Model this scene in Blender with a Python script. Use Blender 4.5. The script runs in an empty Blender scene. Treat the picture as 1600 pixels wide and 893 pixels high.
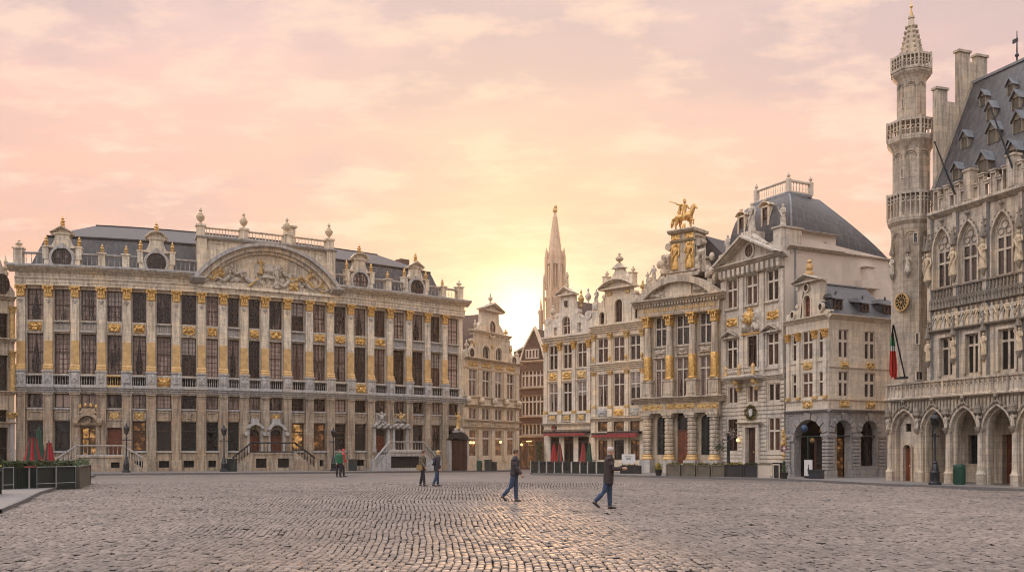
import bpy, math, random
import numpy as np
from math import sin, cos, pi, radians
from mathutils import Vector, Matrix
random.seed(7)
SC = bpy.context.scene
COL = SC.collection
FOC, HOR, CAMZ = 1450.0, 700.0, 1.8        # focal length in photo pixels, horizon row, eye height

def at(px, Y, py=None):
    """a point of the place: column px seen at depth Y metres"""
    x = (px - 800.0) / FOC * Y
    return (x, Y) if py is None else (x, Y, CAMZ + (HOR - py) / FOC * Y)

def smooth(a, b, t):
    t = min(1, max(0, (t - a) / (b - a)))
    return t * t * (3 - 2 * t)

def zg(x, y):
    """the square falls a little towards the lane in the middle"""
    return -0.42 * smooth(62, 95, y) * smooth(-38, -6, x) * (1 - .8 * smooth(1, 8, x))

# ---------------------------------------------------------------- materials
def mat(name):
    m = bpy.data.materials.new(name); m.use_nodes = True
    nt = m.node_tree; b = nt.nodes['Principled BSDF']
    return m, nt, b
def N(nt, t, **kw):
    n = nt.nodes.new(t)
    for k, v in kw.items():
        if k.startswith('i_'):
            n.inputs[k[2:].replace('_', ' ')].default_value = v
        else: setattr(n, k, v)
    return n
def L(nt, a, b): nt.links.new(a, b)
def ramp(nt, fac, stops):
    r = N(nt, 'ShaderNodeValToRGB'); L(nt, fac, r.inputs[0])
    e = r.color_ramp.elements
    while len(e) < len(stops): e.new(0.5)
    for el, (p, c) in zip(e, stops):
        el.position = p; el.color = (*c, 1) if len(c) == 3 else c
    return r.outputs[0]
def mix(nt, fac, a, b, mode='MIX'):
    m = N(nt, 'ShaderNodeMix', data_type='RGBA', blend_type=mode)
    if isinstance(fac, (int, float)): m.inputs[0].default_value = fac
    else: L(nt, fac, m.inputs[0])
    for i, v in ((6, a), (7, b)):
        if isinstance(v, tuple): m.inputs[i].default_value = (*v, 1)
        else: L(nt, v, m.inputs[i])
    return m.outputs[2]
def pos(nt, scale=(1, 1, 1)):
    g = N(nt, 'ShaderNodeNewGeometry'); mp = N(nt, 'ShaderNodeMapping'); mp.inputs['Scale'].default_value = scale
    L(nt, g.outputs['Position'], mp.inputs['Vector']); return mp.outputs[0]
def noise(nt, vec, scale, detail=4, rough=.55):
    n = N(nt, 'ShaderNodeTexNoise'); n.inputs['Scale'].default_value = scale
    n.inputs['Detail'].default_value = detail; n.inputs['Roughness'].default_value = rough
    L(nt, vec, n.inputs['Vector']); return n.outputs[0]
def math_(nt, op, a, b=None, clamp=False):
    m = N(nt, 'ShaderNodeMath', operation=op, use_clamp=clamp)
    for i, v in enumerate((a, b)):
        if v is None: continue
        if isinstance(v, (int, float)): m.inputs[i].default_value = v
        else: L(nt, v, m.inputs[i])
    return m.outputs[0]

def stone(name, base, grime=(.12, .10, .085), amount=.5, joints=.35, row=.42, course=.9, axis=(.9, .43), brick=None, rough=.85, bump=.25):
    m, nt, b = mat(name)
    p = pos(nt)
    big = noise(nt, p, .35, 5, .6); small = noise(nt, p, 4.5, 6, .65)
    streak = noise(nt, pos(nt, (3.2, 3.2, .3)), 1.6, 6, .65)
    d = tuple(c * .66 for c in base); l = tuple(min(1, c * 1.16) for c in base)
    col = ramp(nt, small, [(.3, d), (.7, l)])
    warm = (base[0] * 1.04, base[1] * .95, base[2] * .82)
    col = mix(nt, ramp(nt, big, [(.42, (0, 0, 0)), (.62, (.8, .8, .8))]), col, warm)
    if joints:
        g = N(nt, 'ShaderNodeSeparateXYZ'); L(nt, p, g.inputs[0])
        u = math_(nt, 'ADD', math_(nt, 'MULTIPLY', g.outputs[0], axis[0]), math_(nt, 'MULTIPLY', g.outputs[1], axis[1]))
        cv = N(nt, 'ShaderNodeCombineXYZ'); L(nt, u, cv.inputs[0]); L(nt, g.outputs[2], cv.inputs[1])
        br = N(nt, 'ShaderNodeTexBrick'); L(nt, cv.outputs[0], br.inputs['Vector'])
        br.inputs['Scale'].default_value = 1; br.inputs['Brick Width'].default_value = course
        br.inputs['Row Height'].default_value = row; br.inputs['Mortar Size'].default_value = .012 if not brick else .008
        br.inputs['Mortar Smooth'].default_value = .3
        br.inputs['Color1'].default_value = (.84, .84, .84, 1); br.inputs['Color2'].default_value = (1.1, 1.06, 1, 1)
        br.inputs['Mortar'].default_value = (1 - joints, 1 - joints, 1 - joints, 1)
        col = mix(nt, .8, col, br.outputs[0], 'MULTIPLY')
        if brick:
            pm = ramp(nt, noise(nt, p, .9, 3, .5), [(.5, (0, 0, 0)), (.58, (.6, .6, .6))])
            col = mix(nt, pm, col, mix(nt, 1.0, brick, br.outputs[0], 'MULTIPLY'))
    col = mix(nt, ramp(nt, streak, [(.44, (0, 0, 0)), (.66, (min(.9, amount * 1.25),) * 3)]), col, grime)
    L(nt, col, b.inputs['Base Color']); b.inputs['Roughness'].default_value = rough
    bp = N(nt, 'ShaderNodeBump'); bp.inputs['Strength'].default_value = bump; bp.inputs['Distance'].default_value = .03
    hh = noise(nt, p, 9, 5, .7)
    L(nt, hh, bp.inputs['Height']); L(nt, bp.outputs[0], b.inputs['Normal'])
    return m

def plain(name, c, rough=.6, metal=0, var=.25, scale=3, bump=.1, spec=None):
    m, nt, b = mat(name); p = pos(nt)
    n = noise(nt, p, scale, 5, .6)
    L(nt, ramp(nt, n, [(.3, tuple(v * (1 - var) for v in c)), (.7, tuple(min(1, v * (1 + var)) for v in c))]), b.inputs['Base Color'])
    b.inputs['Roughness'].default_value = rough; b.inputs['Metallic'].default_value = metal
    if spec is not None: b.inputs['Specular IOR Level'].default_value = spec
    if bump:
        bp = N(nt, 'ShaderNodeBump'); bp.inputs['Strength'].default_value = bump; bp.inputs['Distance'].default_value = .02
        L(nt, noise(nt, p, scale * 5, 3), bp.inputs['Height']); L(nt, bp.outputs[0], b.inputs['Normal'])
    return m

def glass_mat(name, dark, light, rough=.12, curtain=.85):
    """old window glass; dim room, drapes and some sky reflection are painted into its colour"""
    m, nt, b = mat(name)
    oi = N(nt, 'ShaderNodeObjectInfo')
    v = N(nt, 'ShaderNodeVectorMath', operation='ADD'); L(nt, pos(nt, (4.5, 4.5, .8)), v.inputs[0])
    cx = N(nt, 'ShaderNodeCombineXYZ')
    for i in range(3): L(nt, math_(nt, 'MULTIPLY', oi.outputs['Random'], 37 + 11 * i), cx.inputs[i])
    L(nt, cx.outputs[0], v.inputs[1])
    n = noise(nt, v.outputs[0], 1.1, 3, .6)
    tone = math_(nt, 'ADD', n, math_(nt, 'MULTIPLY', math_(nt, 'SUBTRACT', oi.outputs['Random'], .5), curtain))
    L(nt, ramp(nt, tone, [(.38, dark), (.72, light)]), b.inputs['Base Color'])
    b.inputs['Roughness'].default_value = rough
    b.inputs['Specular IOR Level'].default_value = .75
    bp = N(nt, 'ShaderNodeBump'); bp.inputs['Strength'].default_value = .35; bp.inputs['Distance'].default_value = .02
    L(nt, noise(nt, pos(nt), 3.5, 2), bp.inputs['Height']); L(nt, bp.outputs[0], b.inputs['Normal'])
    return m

def glow(name, c, strength, base=(.05, .03, .02), scale=2.5, lo=.45, hi=.75):
    m, nt, b = mat(name)
    n = noise(nt, pos(nt), scale, 3, .6)
    b.inputs['Base Color'].default_value = (*base, 1); b.inputs['Roughness'].default_value = .2
    L(nt, ramp(nt, n, [(lo, tuple(x * .06 for x in c)), (hi, c)]), b.inputs['Emission Color'])
    b.inputs['Emission Strength'].default_value = strength
    return m

A_D = (.92, .4)
M = {}
M['duke_stone'] = stone('pale cream limestone', (.70, .62, .50), grime=(.20, .165, .13), joints=.42, row=.38, course=1.1, axis=A_D, amount=.6)
M['duke_low'] = stone('weathered buff stone', (.42, .355, .275), joints=.5, row=.24, course=.6, axis=A_D, amount=.7, brick=(.36, .25, .165))
M['duke_grey'] = stone('blue grey stone', (.42, .41, .40), joints=0, amount=.45)
M['cream'] = stone('cream stone', (.68, .59, .47), joints=.25, row=.36, course=.8, axis=(-.45, .9), amount=.3)
M['cream_b'] = stone('pale cream stone', (.68, .60, .50), joints=.25, row=.36, course=.8, axis=(-.6, .8), amount=.35)
M['warm'] = stone('warm gable stone', (.60, .51, .39), joints=.3, row=.36, course=.8, axis=(.45, .9), amount=.35)
M['oak'] = stone('grey brown carved stone', (.52, .45, .36), joints=.3, row=.34, course=.7, axis=(-.6, .8), amount=.6)
M['cygne'] = stone('light grey ashlar', (.56, .515, .45), joints=.3, row=.4, course=.9, axis=(-.5, .85), amount=.4)
M['render'] = plain('pale rendered wall', (.55, .48, .41), .9, var=.14, scale=.6)
M['star_stone'] = stone('pale star house stone', (.58, .535, .46), joints=.28, row=.36, course=.8, axis=(.3, .9), amount=.3)
M['blue_stone'] = stone('blue grey rusticated stone', (.30, .30, .31), joints=.45, row=.3, course=.7, axis=(.3, .9), amount=.4)
M['gothic'] = stone('pale gothic stone', (.54, .48, .40), joints=.42, row=.3, course=.6, axis=(-.4, .9), amount=.55)
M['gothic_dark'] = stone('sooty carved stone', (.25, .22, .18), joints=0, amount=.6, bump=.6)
M['brick_red'] = stone('brown red brick', (.12, .068, .048), joints=.3, row=.12, course=.26, axis=(1, .1), amount=.3)
M['spire_stone'] = stone('far spire stone', (.60, .45, .32), joints=0, amount=.3)  # orange of the sun glow is partly put into this stone colour
M['gold'] = plain('gilding', (.56, .34, .11), .42, .5, var=.45, scale=7, bump=.5)
M['gold_paint'] = plain('ochre gold paint', (.52, .335, .14), .6, .12, var=.28, scale=2.4, bump=.25)
M['gold_dull'] = plain('worn gilding', (.50, .33, .13), .6, .3, var=.4, scale=6, bump=.4)
M['statue_stone'] = plain('carved stone', (.44, .39, .32), .85, var=.35, scale=5, bump=.5)
M['statue_buff'] = plain('buff statue stone', (.50, .40, .27), .8, var=.3, scale=6, bump=.4)
M['frame_brown'] = plain('dark brown window wood', (.05, .027, .018), .5, var=.3)
M['frame_stone'] = plain('stone mullion', (.50, .44, .36), .8, var=.15)
M['frame_green'] = plain('dark green metal', (.012, .022, .02), .45, var=.3)
M['pane'] = glass_mat('window glass', (.012, .008, .007), (.38, .28, .23))  # lighter tone stands for curtains and for painted sky reflection
M['pane_red'] = glass_mat('window glass with brown shutters', (.012, .007, .006), (.12, .065, .048), curtain=.5)
M['pane_dark'] = glass_mat('dark window glass', (.004, .005, .006), (.03, .027, .026), .08)
M['drape'] = plain('drawn curtain seen through glass', (.20, .145, .12), .25, var=.3, scale=6)
M['blind'] = plain('pale blind seen through glass', (.30, .26, .23), .2, var=.1)
M['slate'] = stone('blue grey slate', (.036, .038, .046), grime=(.10, .095, .09), joints=.55, row=.2, course=.25, amount=.5, rough=.5, bump=.4)
M['slate_brown'] = stone('purple brown slate', (.042, .037, .039), grime=(.05, .04, .04), joints=.5, row=.2, course=.25, amount=.6, rough=.6, bump=.4)
M['tile'] = stone('brown roof tile', (.09, .052, .038), grime=(.07, .05, .04), joints=.35, row=.18, course=.24, amount=.6, bump=.5)
M['lead'] = plain('lead flashing', (.17, .185, .20), .5, .2, var=.3)
M['door'] = plain('red brown door', (.15, .045, .02), .45, var=.3, scale=2)
M['door_dark'] = plain('dark stained door', (.05, .022, .015), .45, var=.3)
M['iron'] = plain('dark painted iron', (.022, .026, .032), .42, .3, var=.3)
M['black'] = plain('black trim', (.012, .012, .013), .5, var=.3)
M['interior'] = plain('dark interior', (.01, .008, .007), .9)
M['awning'] = plain('faded red awning', (.2, .028, .026), .8, var=.2)
M['red_cloth'] = plain('red parasol cloth', (.25, .015, .02), .85, var=.2)
M['green_cloth'] = plain('green parasol cloth', (.02, .055, .035), .85, var=.2)
M['bin_green'] = plain('green bin paint', (.01, .055, .035), .45, var=.2)
M['white'] = plain('white board', (.5, .49, .47), .7, var=.06)
M['leaf'] = plain('hedge leaf', (.035, .055, .012), .7, var=.6, scale=9)
M['leaf_yellow'] = plain('yellow flower', (.42, .30, .03), .7, var=.4, scale=9)
M['planter_wood'] = plain('grey brown planter wood', (.10, .085, .06), .75, var=.3)
M['screen'] = plain('dark glass screen', (.012, .018, .017), .12, 0, var=.3, bump=0)
M['steel'] = plain('brushed steel', (.45, .45, .46), .35, .8, var=.1)
M['lit'] = glow('warm lit room', (1, .50, .16), .8)
M['lit_dim'] = glow('dim lit room', (1, .42, .14), .38, lo=.5, hi=.8)
M['lamp_glow'] = glow('lit lamp bulb', (1, .55, .2), 3, lo=0, hi=.1)

# ---------------------------------------------------------------- meshes
class MB:
    def __init__(s, f=None):
        s.v = []; s.f = []; s.m = []; s.mats = []; s.fn = f; s.cur = 0
    def mat(s, name):
        if name not in s.mats: s.mats.append(name)
        s.cur = s.mats.index(name); return s
    def add(s, vs, fs):
        o = len(s.v)
        s.v += [s.fn(*p) for p in vs] if s.fn else list(vs)
        s.f += [tuple(i + o for i in q) for q in fs]
        s.m += [s.cur] * len(fs)
    def sweep(s, prof, us, caps=True, closed=True):
        """profile of (d, z) points pushed along the facade"""
        n = len(prof); vs = [(u, d, z) for u in us for d, z in prof]; fs = []
        for i in range(len(us) - 1):
            for j in range(n if closed else n - 1):
                a = i * n + j; b = i * n + (j + 1) % n
                fs.append((a, a + n, b + n, b))
        if caps:
            fs += [tuple(range(n)), tuple(range(len(vs) - 1, len(vs) - n - 1, -1))]
        s.add(vs, fs)
    def box(s, u0, u1, d0, d1, z0, z1):
        us = np.linspace(u0, u1, 2 if (abs(u1 - u0) < 3 or not getattr(s, 'curved', 0)) else int(abs(u1 - u0) / 2) + 2)
        s.sweep([(d0, z0), (d1, z0), (d1, z1), (d0, z1)], us)
    def prism(s, poly, d0, d1):
        """outline of (u, z) points given a thickness"""
        n = len(poly)
        s.add([(u, d0, z) for u, z in poly] + [(u, d1, z) for u, z in poly],
              [tuple(range(n)), tuple(range(2 * n - 1, n - 1, -1))] + [(i, (i + 1) % n, n + (i + 1) % n, n + i) for i in range(n)])
    def strip(s, outer, inner, d0, d1):
        """band between two polylines of (u, z)"""
        n = len(outer); vs = []
        for d in (d0, d1): vs += [(u, d, z) for u, z in outer] + [(u, d, z) for u, z in inner]
        fs = []
        for i in range(n - 1):
            o, p, q, r = i, n + i, 2 * n + i, 3 * n + i
            fs += [(o, o + 1, p + 1, p), (q, r, r + 1, q + 1), (o, q, q + 1, o + 1), (p, p + 1, r + 1, r)]
        fs += [(0, n, 3 * n, 2 * n), (n - 1, 3 * n - 1, 4 * n - 1, 2 * n - 1)]
        s.add(vs, fs)
    def lathe(s, u, d, prof, n=8, sx=1, sy=1, rot=0, wob=0, k=5):
        """prof of (radius, z)"""
        vs = []; 
        for r, z in prof:
            for i in range(n):
                a = 2 * pi * i / n + rot; q = r * (1 + wob * sin(k * a + z * 7))
                vs.append((u + q * cos(a) * sx, d + q * sin(a) * sy, z))
        fs = [(j * n + i, j * n + (i + 1) % n, (j + 1) * n + (i + 1) % n, (j + 1) * n + i) for j in range(len(prof) - 1) for i in range(n)]
        fs += [tuple(range(n)), tuple(range(len(vs) - 1, len(vs) - n - 1, -1))]
        s.add(vs, fs)
    def tube(s, pts, rads, n=6, caps=True):
        """round limb through 3-D points of the local frame"""
        P = [Vector(p) for p in pts]; vs = []
        if isinstance(rads, (int, float)): rads = [rads] * len(P)
        for i, p in enumerate(P):
            t = (P[min(i + 1, len(P) - 1)] - P[max(i - 1, 0)]).normalized()
            a = t.cross(Vector((0, 0, 1)) if abs(t.z) < .9 else Vector((0, 1, 0))).normalized(); b = t.cross(a)
            for k in range(n):
                w = 2 * pi * k / n
                vs.append(tuple(p + (a * cos(w) + b * sin(w)) * rads[i]))
        fs = [(j * n + i, j * n + (i + 1) % n, (j + 1) * n + (i + 1) % n, (j + 1) * n + i) for j in range(len(P) - 1) for i in range(n)]
        if caps: fs += [tuple(range(n)), tuple(range(len(vs) - 1, len(vs) - n - 1, -1))]
        s.add(vs, fs)
    def ball(s, u, d, z, r, sz=1, n=6, su=1, sd=1):
        prof = [(r * sin(pi * k / n) + 1e-4, z - r * sz * cos(pi * k / n)) for k in range(n + 1)]
        s.lathe(u, d, prof, n=n + 2, sx=su, sy=sd)
    def relief(s, u0, u1, z0, z1, d, amp, seed=0, nx=18, nz=10, sym=True):
        """carved ornament: a mirrored pattern of scrolls raised from a panel"""
        rnd = random.Random(seed); hw, hh = (u1 - u0) / 2, (z1 - z0) / 2
        bl = [(rnd.uniform(.08, .95), rnd.uniform(-.8, .8), rnd.uniform(.10, .22)) for _ in range(11)]
        k1, k2 = rnd.choice((3, 4, 5)), rnd.uniform(7, 11)
        vs = []
        for j in range(nz + 1):
            for i in range(nx + 1):
                x = -1 + 2 * i / nx; y = -1 + 2 * j / nz; ax = abs(x) if sym else (x + 1) / 2 * 1.0
                h = 0
                for bx, by, br in bl:
                    q = (ax - bx) ** 2 + ((y - by) * .6) ** 2
                    h = max(h, 1 - q / br ** 2 * .6)
                r = math.hypot(ax - .45, y * .7); th = math.atan2(y, ax - .45)
                h = max(h, .75 * max(0, sin(k1 * th + k2 * r)))
                c = math.hypot(x * hw / hh if sym else 9, y); h = max(h, 1.2 - c * 2) if c < .6 else h
                e = min(1, (1 - abs(x)) * 6, (1 - abs(y)) * 5)
                vs.append((u0 + (x + 1) * hw, d + amp * max(0, h) * max(0, e), z0 + (y + 1) * hh))
        W = nx + 1
        s.add(vs, [(j * W + i, j * W + i + 1, (j + 1) * W + i + 1, (j + 1) * W + i) for j in range(nz) for i in range(nx)])
    def build(s, name, parent=None, origin=None, loc=None, sharp=35, **props):
        me = bpy.data.meshes.new(name)
        org = Vector(origin if origin is not None else (parent['org'] if parent is not None and 'org' in parent else (0, 0, 0)))
        me.from_pydata([(p[0] - org[0], p[1] - org[1], p[2] - org[2]) for p in s.v], [], s.f)
        me.polygons.foreach_set('material_index', s.m)
        me.polygons.foreach_set('use_smooth', [True] * len(s.f))
        me.update(); me.set_sharp_from_angle(angle=radians(sharp))
        for k in s.mats: me.materials.append(M[k])
        o = bpy.data.objects.new(name, me); COL.objects.link(o)
        if parent is not None:
            o.parent = parent
            if 'org' in parent: o['org'] = parent['org']
        elif origin is not None:
            o.location = org if loc is None else loc; o['org'] = tuple(org)
        for k, v in props.items(): o[k] = v
        return o

def thing(name, label, cat, loc, group=None, rz=0):
    o = bpy.data.objects.new(name, None); COL.objects.link(o)
    o.location = loc; o.rotation_euler.z = rz; o.empty_display_size = .3
    o['label'] = label; o['category'] = cat; o['org'] = tuple(loc)
    if group: o['group'] = group
    return o
def local(name, label, cat, group=None):
    """a thing modelled round its own origin"""
    o = thing(name, label, cat, (0, 0, 0), group); return o
def copy_tree(o, parent=None):
    c = o.copy(); COL.objects.link(c)
    if parent is not None: c.parent = parent
    for ch in list(o.children): copy_tree(ch, c)
    return c
def place(o, x, y, z=None, rz=0, label=None, s=1):
    o.location = (x, y, zg(x, y) if z is None else z); o.rotation_euler.z = rz; o.scale = (s, s, s)
    if label: o['label'] = label
    return o

# ---------------------------------------------------------------- facades
class Facade:
    """a wall line in plan; u runs along it to the right, d stands out of it, z is height"""
    def __init__(s, pts):
        s.p = [Vector(p) for p in pts]; s.c = [0]
        for a, b in zip(s.p, s.p[1:]): s.c.append(s.c[-1] + (b - a).length)
        s.L = s.c[-1]; s.curved = len(pts) > 2
        seg = [(b - a).normalized() for a, b in zip(s.p, s.p[1:])]
        s.t = [seg[0]] + [((seg[i] + seg[i + 1]) / 2).normalized() for i in range(len(seg) - 1)] + [seg[-1]]
    def __call__(s, u, d, z):
        i = 0
        while i < len(s.c) - 2 and u > s.c[i + 1]: i += 1
        w = (u - s.c[i]) / (s.c[i + 1] - s.c[i]); p = s.p[i].lerp(s.p[i + 1], w)
        wc = min(1, max(0, w)); t = s.t[i].lerp(s.t[i + 1], wc)
        return (p.x + t.y * d, p.y - t.x * d, z)
    def u(s, px, d=0):
        k = (px - 800.0) / FOC; lo, hi = -30.0, s.L + 30
        f = lambda u: s(u, d, 0)[0] - k * s(u, d, 0)[1]
        for _ in range(50):
            m = (lo + hi) / 2
            if f(m) < 0: lo = m
            else: hi = m
        return (lo + hi) / 2
    def z(s, px, py, d=0):
        return CAMZ + (HOR - py) / FOC * s(s.u(px, d), d, 0)[1]
    def mb(s):
        m = MB(s); m.curved = s.curved; return m
    def us(s, u0, u1, step=2.0):
        return list(np.linspace(u0, u1, max(2, int(abs(u1 - u0) / step) + 2 if s.curved else 2)))

def arch_pts(u0, u1, z0, zs, kind='round', n=10, grow=0, rise=None):
    """opening outline above the springing zs, left to right"""
    c = (u0 + u1) / 2; r = (u1 - u0) / 2
    if kind == 'point':
        R = r * 1.9 if rise is None else (r * r + rise * rise) / (2 * r); pts = []
        h = math.sqrt(max(1e-6, R * R - (R - r) ** 2)); a1 = math.atan2(h, R - r)
        R2 = R + grow
        e = math.acos(min(1, (R - r) / R2))
        L_ = [(c + (R - r) - R2 * cos(e * k / (n // 2)), zs + R2 * sin(e * k / (n // 2))) for k in range(n // 2 + 1)]
        return L_ + [(2 * c - x, z) for x, z in reversed(L_[:-1])]
    if kind == 'seg':
        h = rise; R = (r * r + h * h) / (2 * h); a = math.asin(r / R); zc = zs + h - R; R += grow
        return [(c - R * sin(a - 2 * a * k / n), zc + R * cos(a - 2 * a * k / n)) for k in range(n + 1)]
    ry = r if rise is None else rise
    return [(c - (r + grow) * cos(pi * k / n), zs + (ry + grow) * sin(pi * k / n)) for k in range(n + 1)]

def wall(m, F, u0, u1, z0, z1, ops, depth=.35, d=0):
    """wall face with openings (u0, u1, z0, z1[, kind]) cut through it"""
    U = sorted({round(x, 4) for o in ops for x in o[:2] if u0 < x < u1} | {u0, u1}); Z = sorted({round(x, 4) for o in ops for x in o[2:4] if z0 < x < z1} | {z0, z1})
    for a, b in zip(U, U[1:]):
        if b - a < 1e-3: continue
        run = None
        for c, e in list(zip(Z, Z[1:])) + [(None, None)]:
            free = c is not None and not any(o[0] - 1e-3 < (a + b) / 2 < o[1] + 1e-3 and o[2] < (c + e) / 2 < o[3] for o in ops)
            if free: run = (run[0] if run else c, e)
            elif run:
                k = F.us(a, b) if F.curved else [a, b]
                for x, y in zip(k, k[1:]): m.add([(x, d, run[0]), (y, d, run[0]), (y, d, run[1]), (x, d, run[1])], [(0, 1, 2, 3)])
                run = None
    for o in ops:
        a, b, c, e = o[:4]; kind = o[4] if len(o) > 4 else None; w = d - depth
        if not kind:
            m.add([(a, d, c), (b, d, c), (b, d, e), (a, d, e), (a, w, c), (b, w, c), (b, w, e), (a, w, e)],
                  [(0, 1, 5, 4), (1, 2, 6, 5), (2, 3, 7, 6), (3, 0, 4, 7)])
            continue
        zs, rise = spring(o)
        P = arch_pts(a, b, c, zs, kind, 12, rise=rise); n = len(P)
        P = [(min(b, max(a, x)), min(e, z)) for x, z in P]
        mid = n // 2
        m.add([(a, d, e)] + [(x, d, z) for x, z in P[:mid + 1]], [tuple(range(mid + 2))])
        m.add([(b, d, e)] + [(x, d, z) for x, z in P[mid:]], [tuple(range(n - mid + 1))])
        ring = [(a, c)] + P + [(b, c)]; q = len(ring)
        m.add([(x, d, z) for x, z in ring] + [(x, w, z) for x, z in ring], [(i, (i + 1) % q, q + (i + 1) % q, q + i) for i in range(q)])
def spring(o):
    a, b, c, e = o[:4]; kind = o[4]
    if kind == 'round': return e - (b - a) / 2, None
    if kind == 'oval': return e - (e - c) / 2, None
    if kind == 'point': r = (b - a) / 2 * 1.45; return e - r, r
    if kind == 'seg': r = (b - a) * .18; return e - r, r

def window(F, parent, o, d=None, nv=1, nh=2, bars=(0, 0), fm='frame_brown', pm='pane', fw=.06, mw=None, name='window', transom=None, bw=.018, cur=None):
    """frame with mullions and glazing bars, its glass a sub-part"""
    a, b, c, e = o[:4]; kind = o[4] if len(o) > 4 else None
    d = getattr(F, 'wd', -.25) if d is None else d
    mw = mw or fw
    m = F.mb().mat(fm); D = (d - .04, d + .05)
    top = e if not kind else spring(o)[0]
    if kind:
        zs, rise = spring(o)
        P = arch_pts(a, b, c, zs, kind, 12, rise=rise); Q = arch_pts(a + fw, b - fw, c, zs, kind, 12, rise=None if rise is None else max(.05, rise - fw))
        m.strip([(a, c)] + P + [(b, c)], [(a + fw, c)] + Q + [(b - fw, c)], *D)
        m.box(a + fw, b - fw, *D, c, c + fw)
    else:
        m.box(a, a + fw, *D, c, e); m.box(b - fw, b, *D, c, e)
        m.box(a + fw, b - fw, *D, c, c + fw); m.box(a + fw, b - fw, *D, e - fw, e)
    hgt = lambda u: (e - fw) if not kind else top + (e - top) * math.sqrt(max(0, 1 - ((u - (a + b) / 2) / ((b - a) / 2)) ** 2)) - fw * .5
    xs = [a + (b - a) * (k + 1) / (nv + 1) for k in range(nv)]
    for x in xs: m.box(x - mw / 2, x + mw / 2, d - .03, d + .06, c + fw, hgt(x))
    zs_ = [c + (e - c) * (k + 1) / (nh + 1) for k in range(nh)] if transom is None else [c + (e - c) * t for t in transom]
    for z in zs_:
        if z < top: m.box(a + fw, b - fw, d - .035, d + .065, z - mw / 2, z + mw / 2)
    if fm == 'frame_stone' and sum(bars): m.mat('frame_brown')
    for k in range(bars[0]):
        x = a + (b - a) * (k + 1) / (bars[0] + 1)
        m.box(x - bw / 2, x + bw / 2, d - .02, d + .02, c + fw, hgt(x))
    for k in range(bars[1]):
        z = c + (e - c) * (k + 1) / (bars[1] + 1)
        if z < top: m.box(a + fw, b - fw, d - .02, d + .022, z - bw / 2, z + bw / 2)
    w = m.build(name, parent)
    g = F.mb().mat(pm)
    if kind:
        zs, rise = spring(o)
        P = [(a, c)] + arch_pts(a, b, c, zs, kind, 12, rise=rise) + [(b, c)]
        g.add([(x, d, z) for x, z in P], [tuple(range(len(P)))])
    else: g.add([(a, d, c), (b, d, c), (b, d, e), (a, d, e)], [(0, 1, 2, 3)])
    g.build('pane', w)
    if cur:
        q = F.mb().mat('drape' if cur == 'drape' else 'blind'); W = b - a - 2 * fw; H_ = e - c - 2 * fw
        if cur == 'blind': q.box(a + fw, b - fw, d + .002, d + .008, c + fw + H_ * .55, e - fw)
        else:
            for sg in (0, 1):
                rows = []
                for k in range(9):
                    t = k / 8; wd = W * (.16 + .34 * t ** 1.2 if t > .35 else .16 + .12 * (1 - t / .35)) 
                    zz = c + fw + H_ * (.0 if not t else t)
                    rows.append([((a + fw + wd * j / 6) if not sg else (b - fw - wd * j / 6), d + .003 + .012 * (j % 2), zz) for j in range(7)])
                vs = [p for r in rows for p in r]
                q.add(vs, [(k * 7 + j, k * 7 + j + 1, (k + 1) * 7 + j + 1, (k + 1) * 7 + j) for k in range(8) for j in range(6)])
        q.build('curtain', w)
    return w

BAL = [(.30, 0), (.30, .08), (.16, .12), (.28, .22), (.36, .38), (.26, .56), (.14, .70), (.13, .80), (.26, .86), (.26, 1)]
def balusters(m, F, u0, u1, d, z0, z1, n, r=None, base=.13, rail=.13, dw=.13, ns=6):
    h = z1 - z0; sp = (u1 - u0) / n; r = r or min(sp * .9, h * .42)
    for q in (F.us(u0, u1),):
        m.sweep([(d - dw, z0), (d + dw, z0), (d + dw * .85, z0 + h * base), (d - dw * .85, z0 + h * base)], q)
        m.sweep([(d - dw * .8, z1 - h * rail), (d + dw * .8, z1 - h * rail), (d + dw * 1.15, z1 - h * rail * .5), (d + dw * 1.05, z1), (d - dw * 1.05, z1), (d - dw * 1.15, z1 - h * rail * .5)], q)
    za, zb = z0 + h * base, z1 - h * rail
    for k in range(n):
        m.lathe(u0 + sp * (k + .5), d, [(r * p, za + (zb - za) * q) for p, q in BAL], ns)

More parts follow.
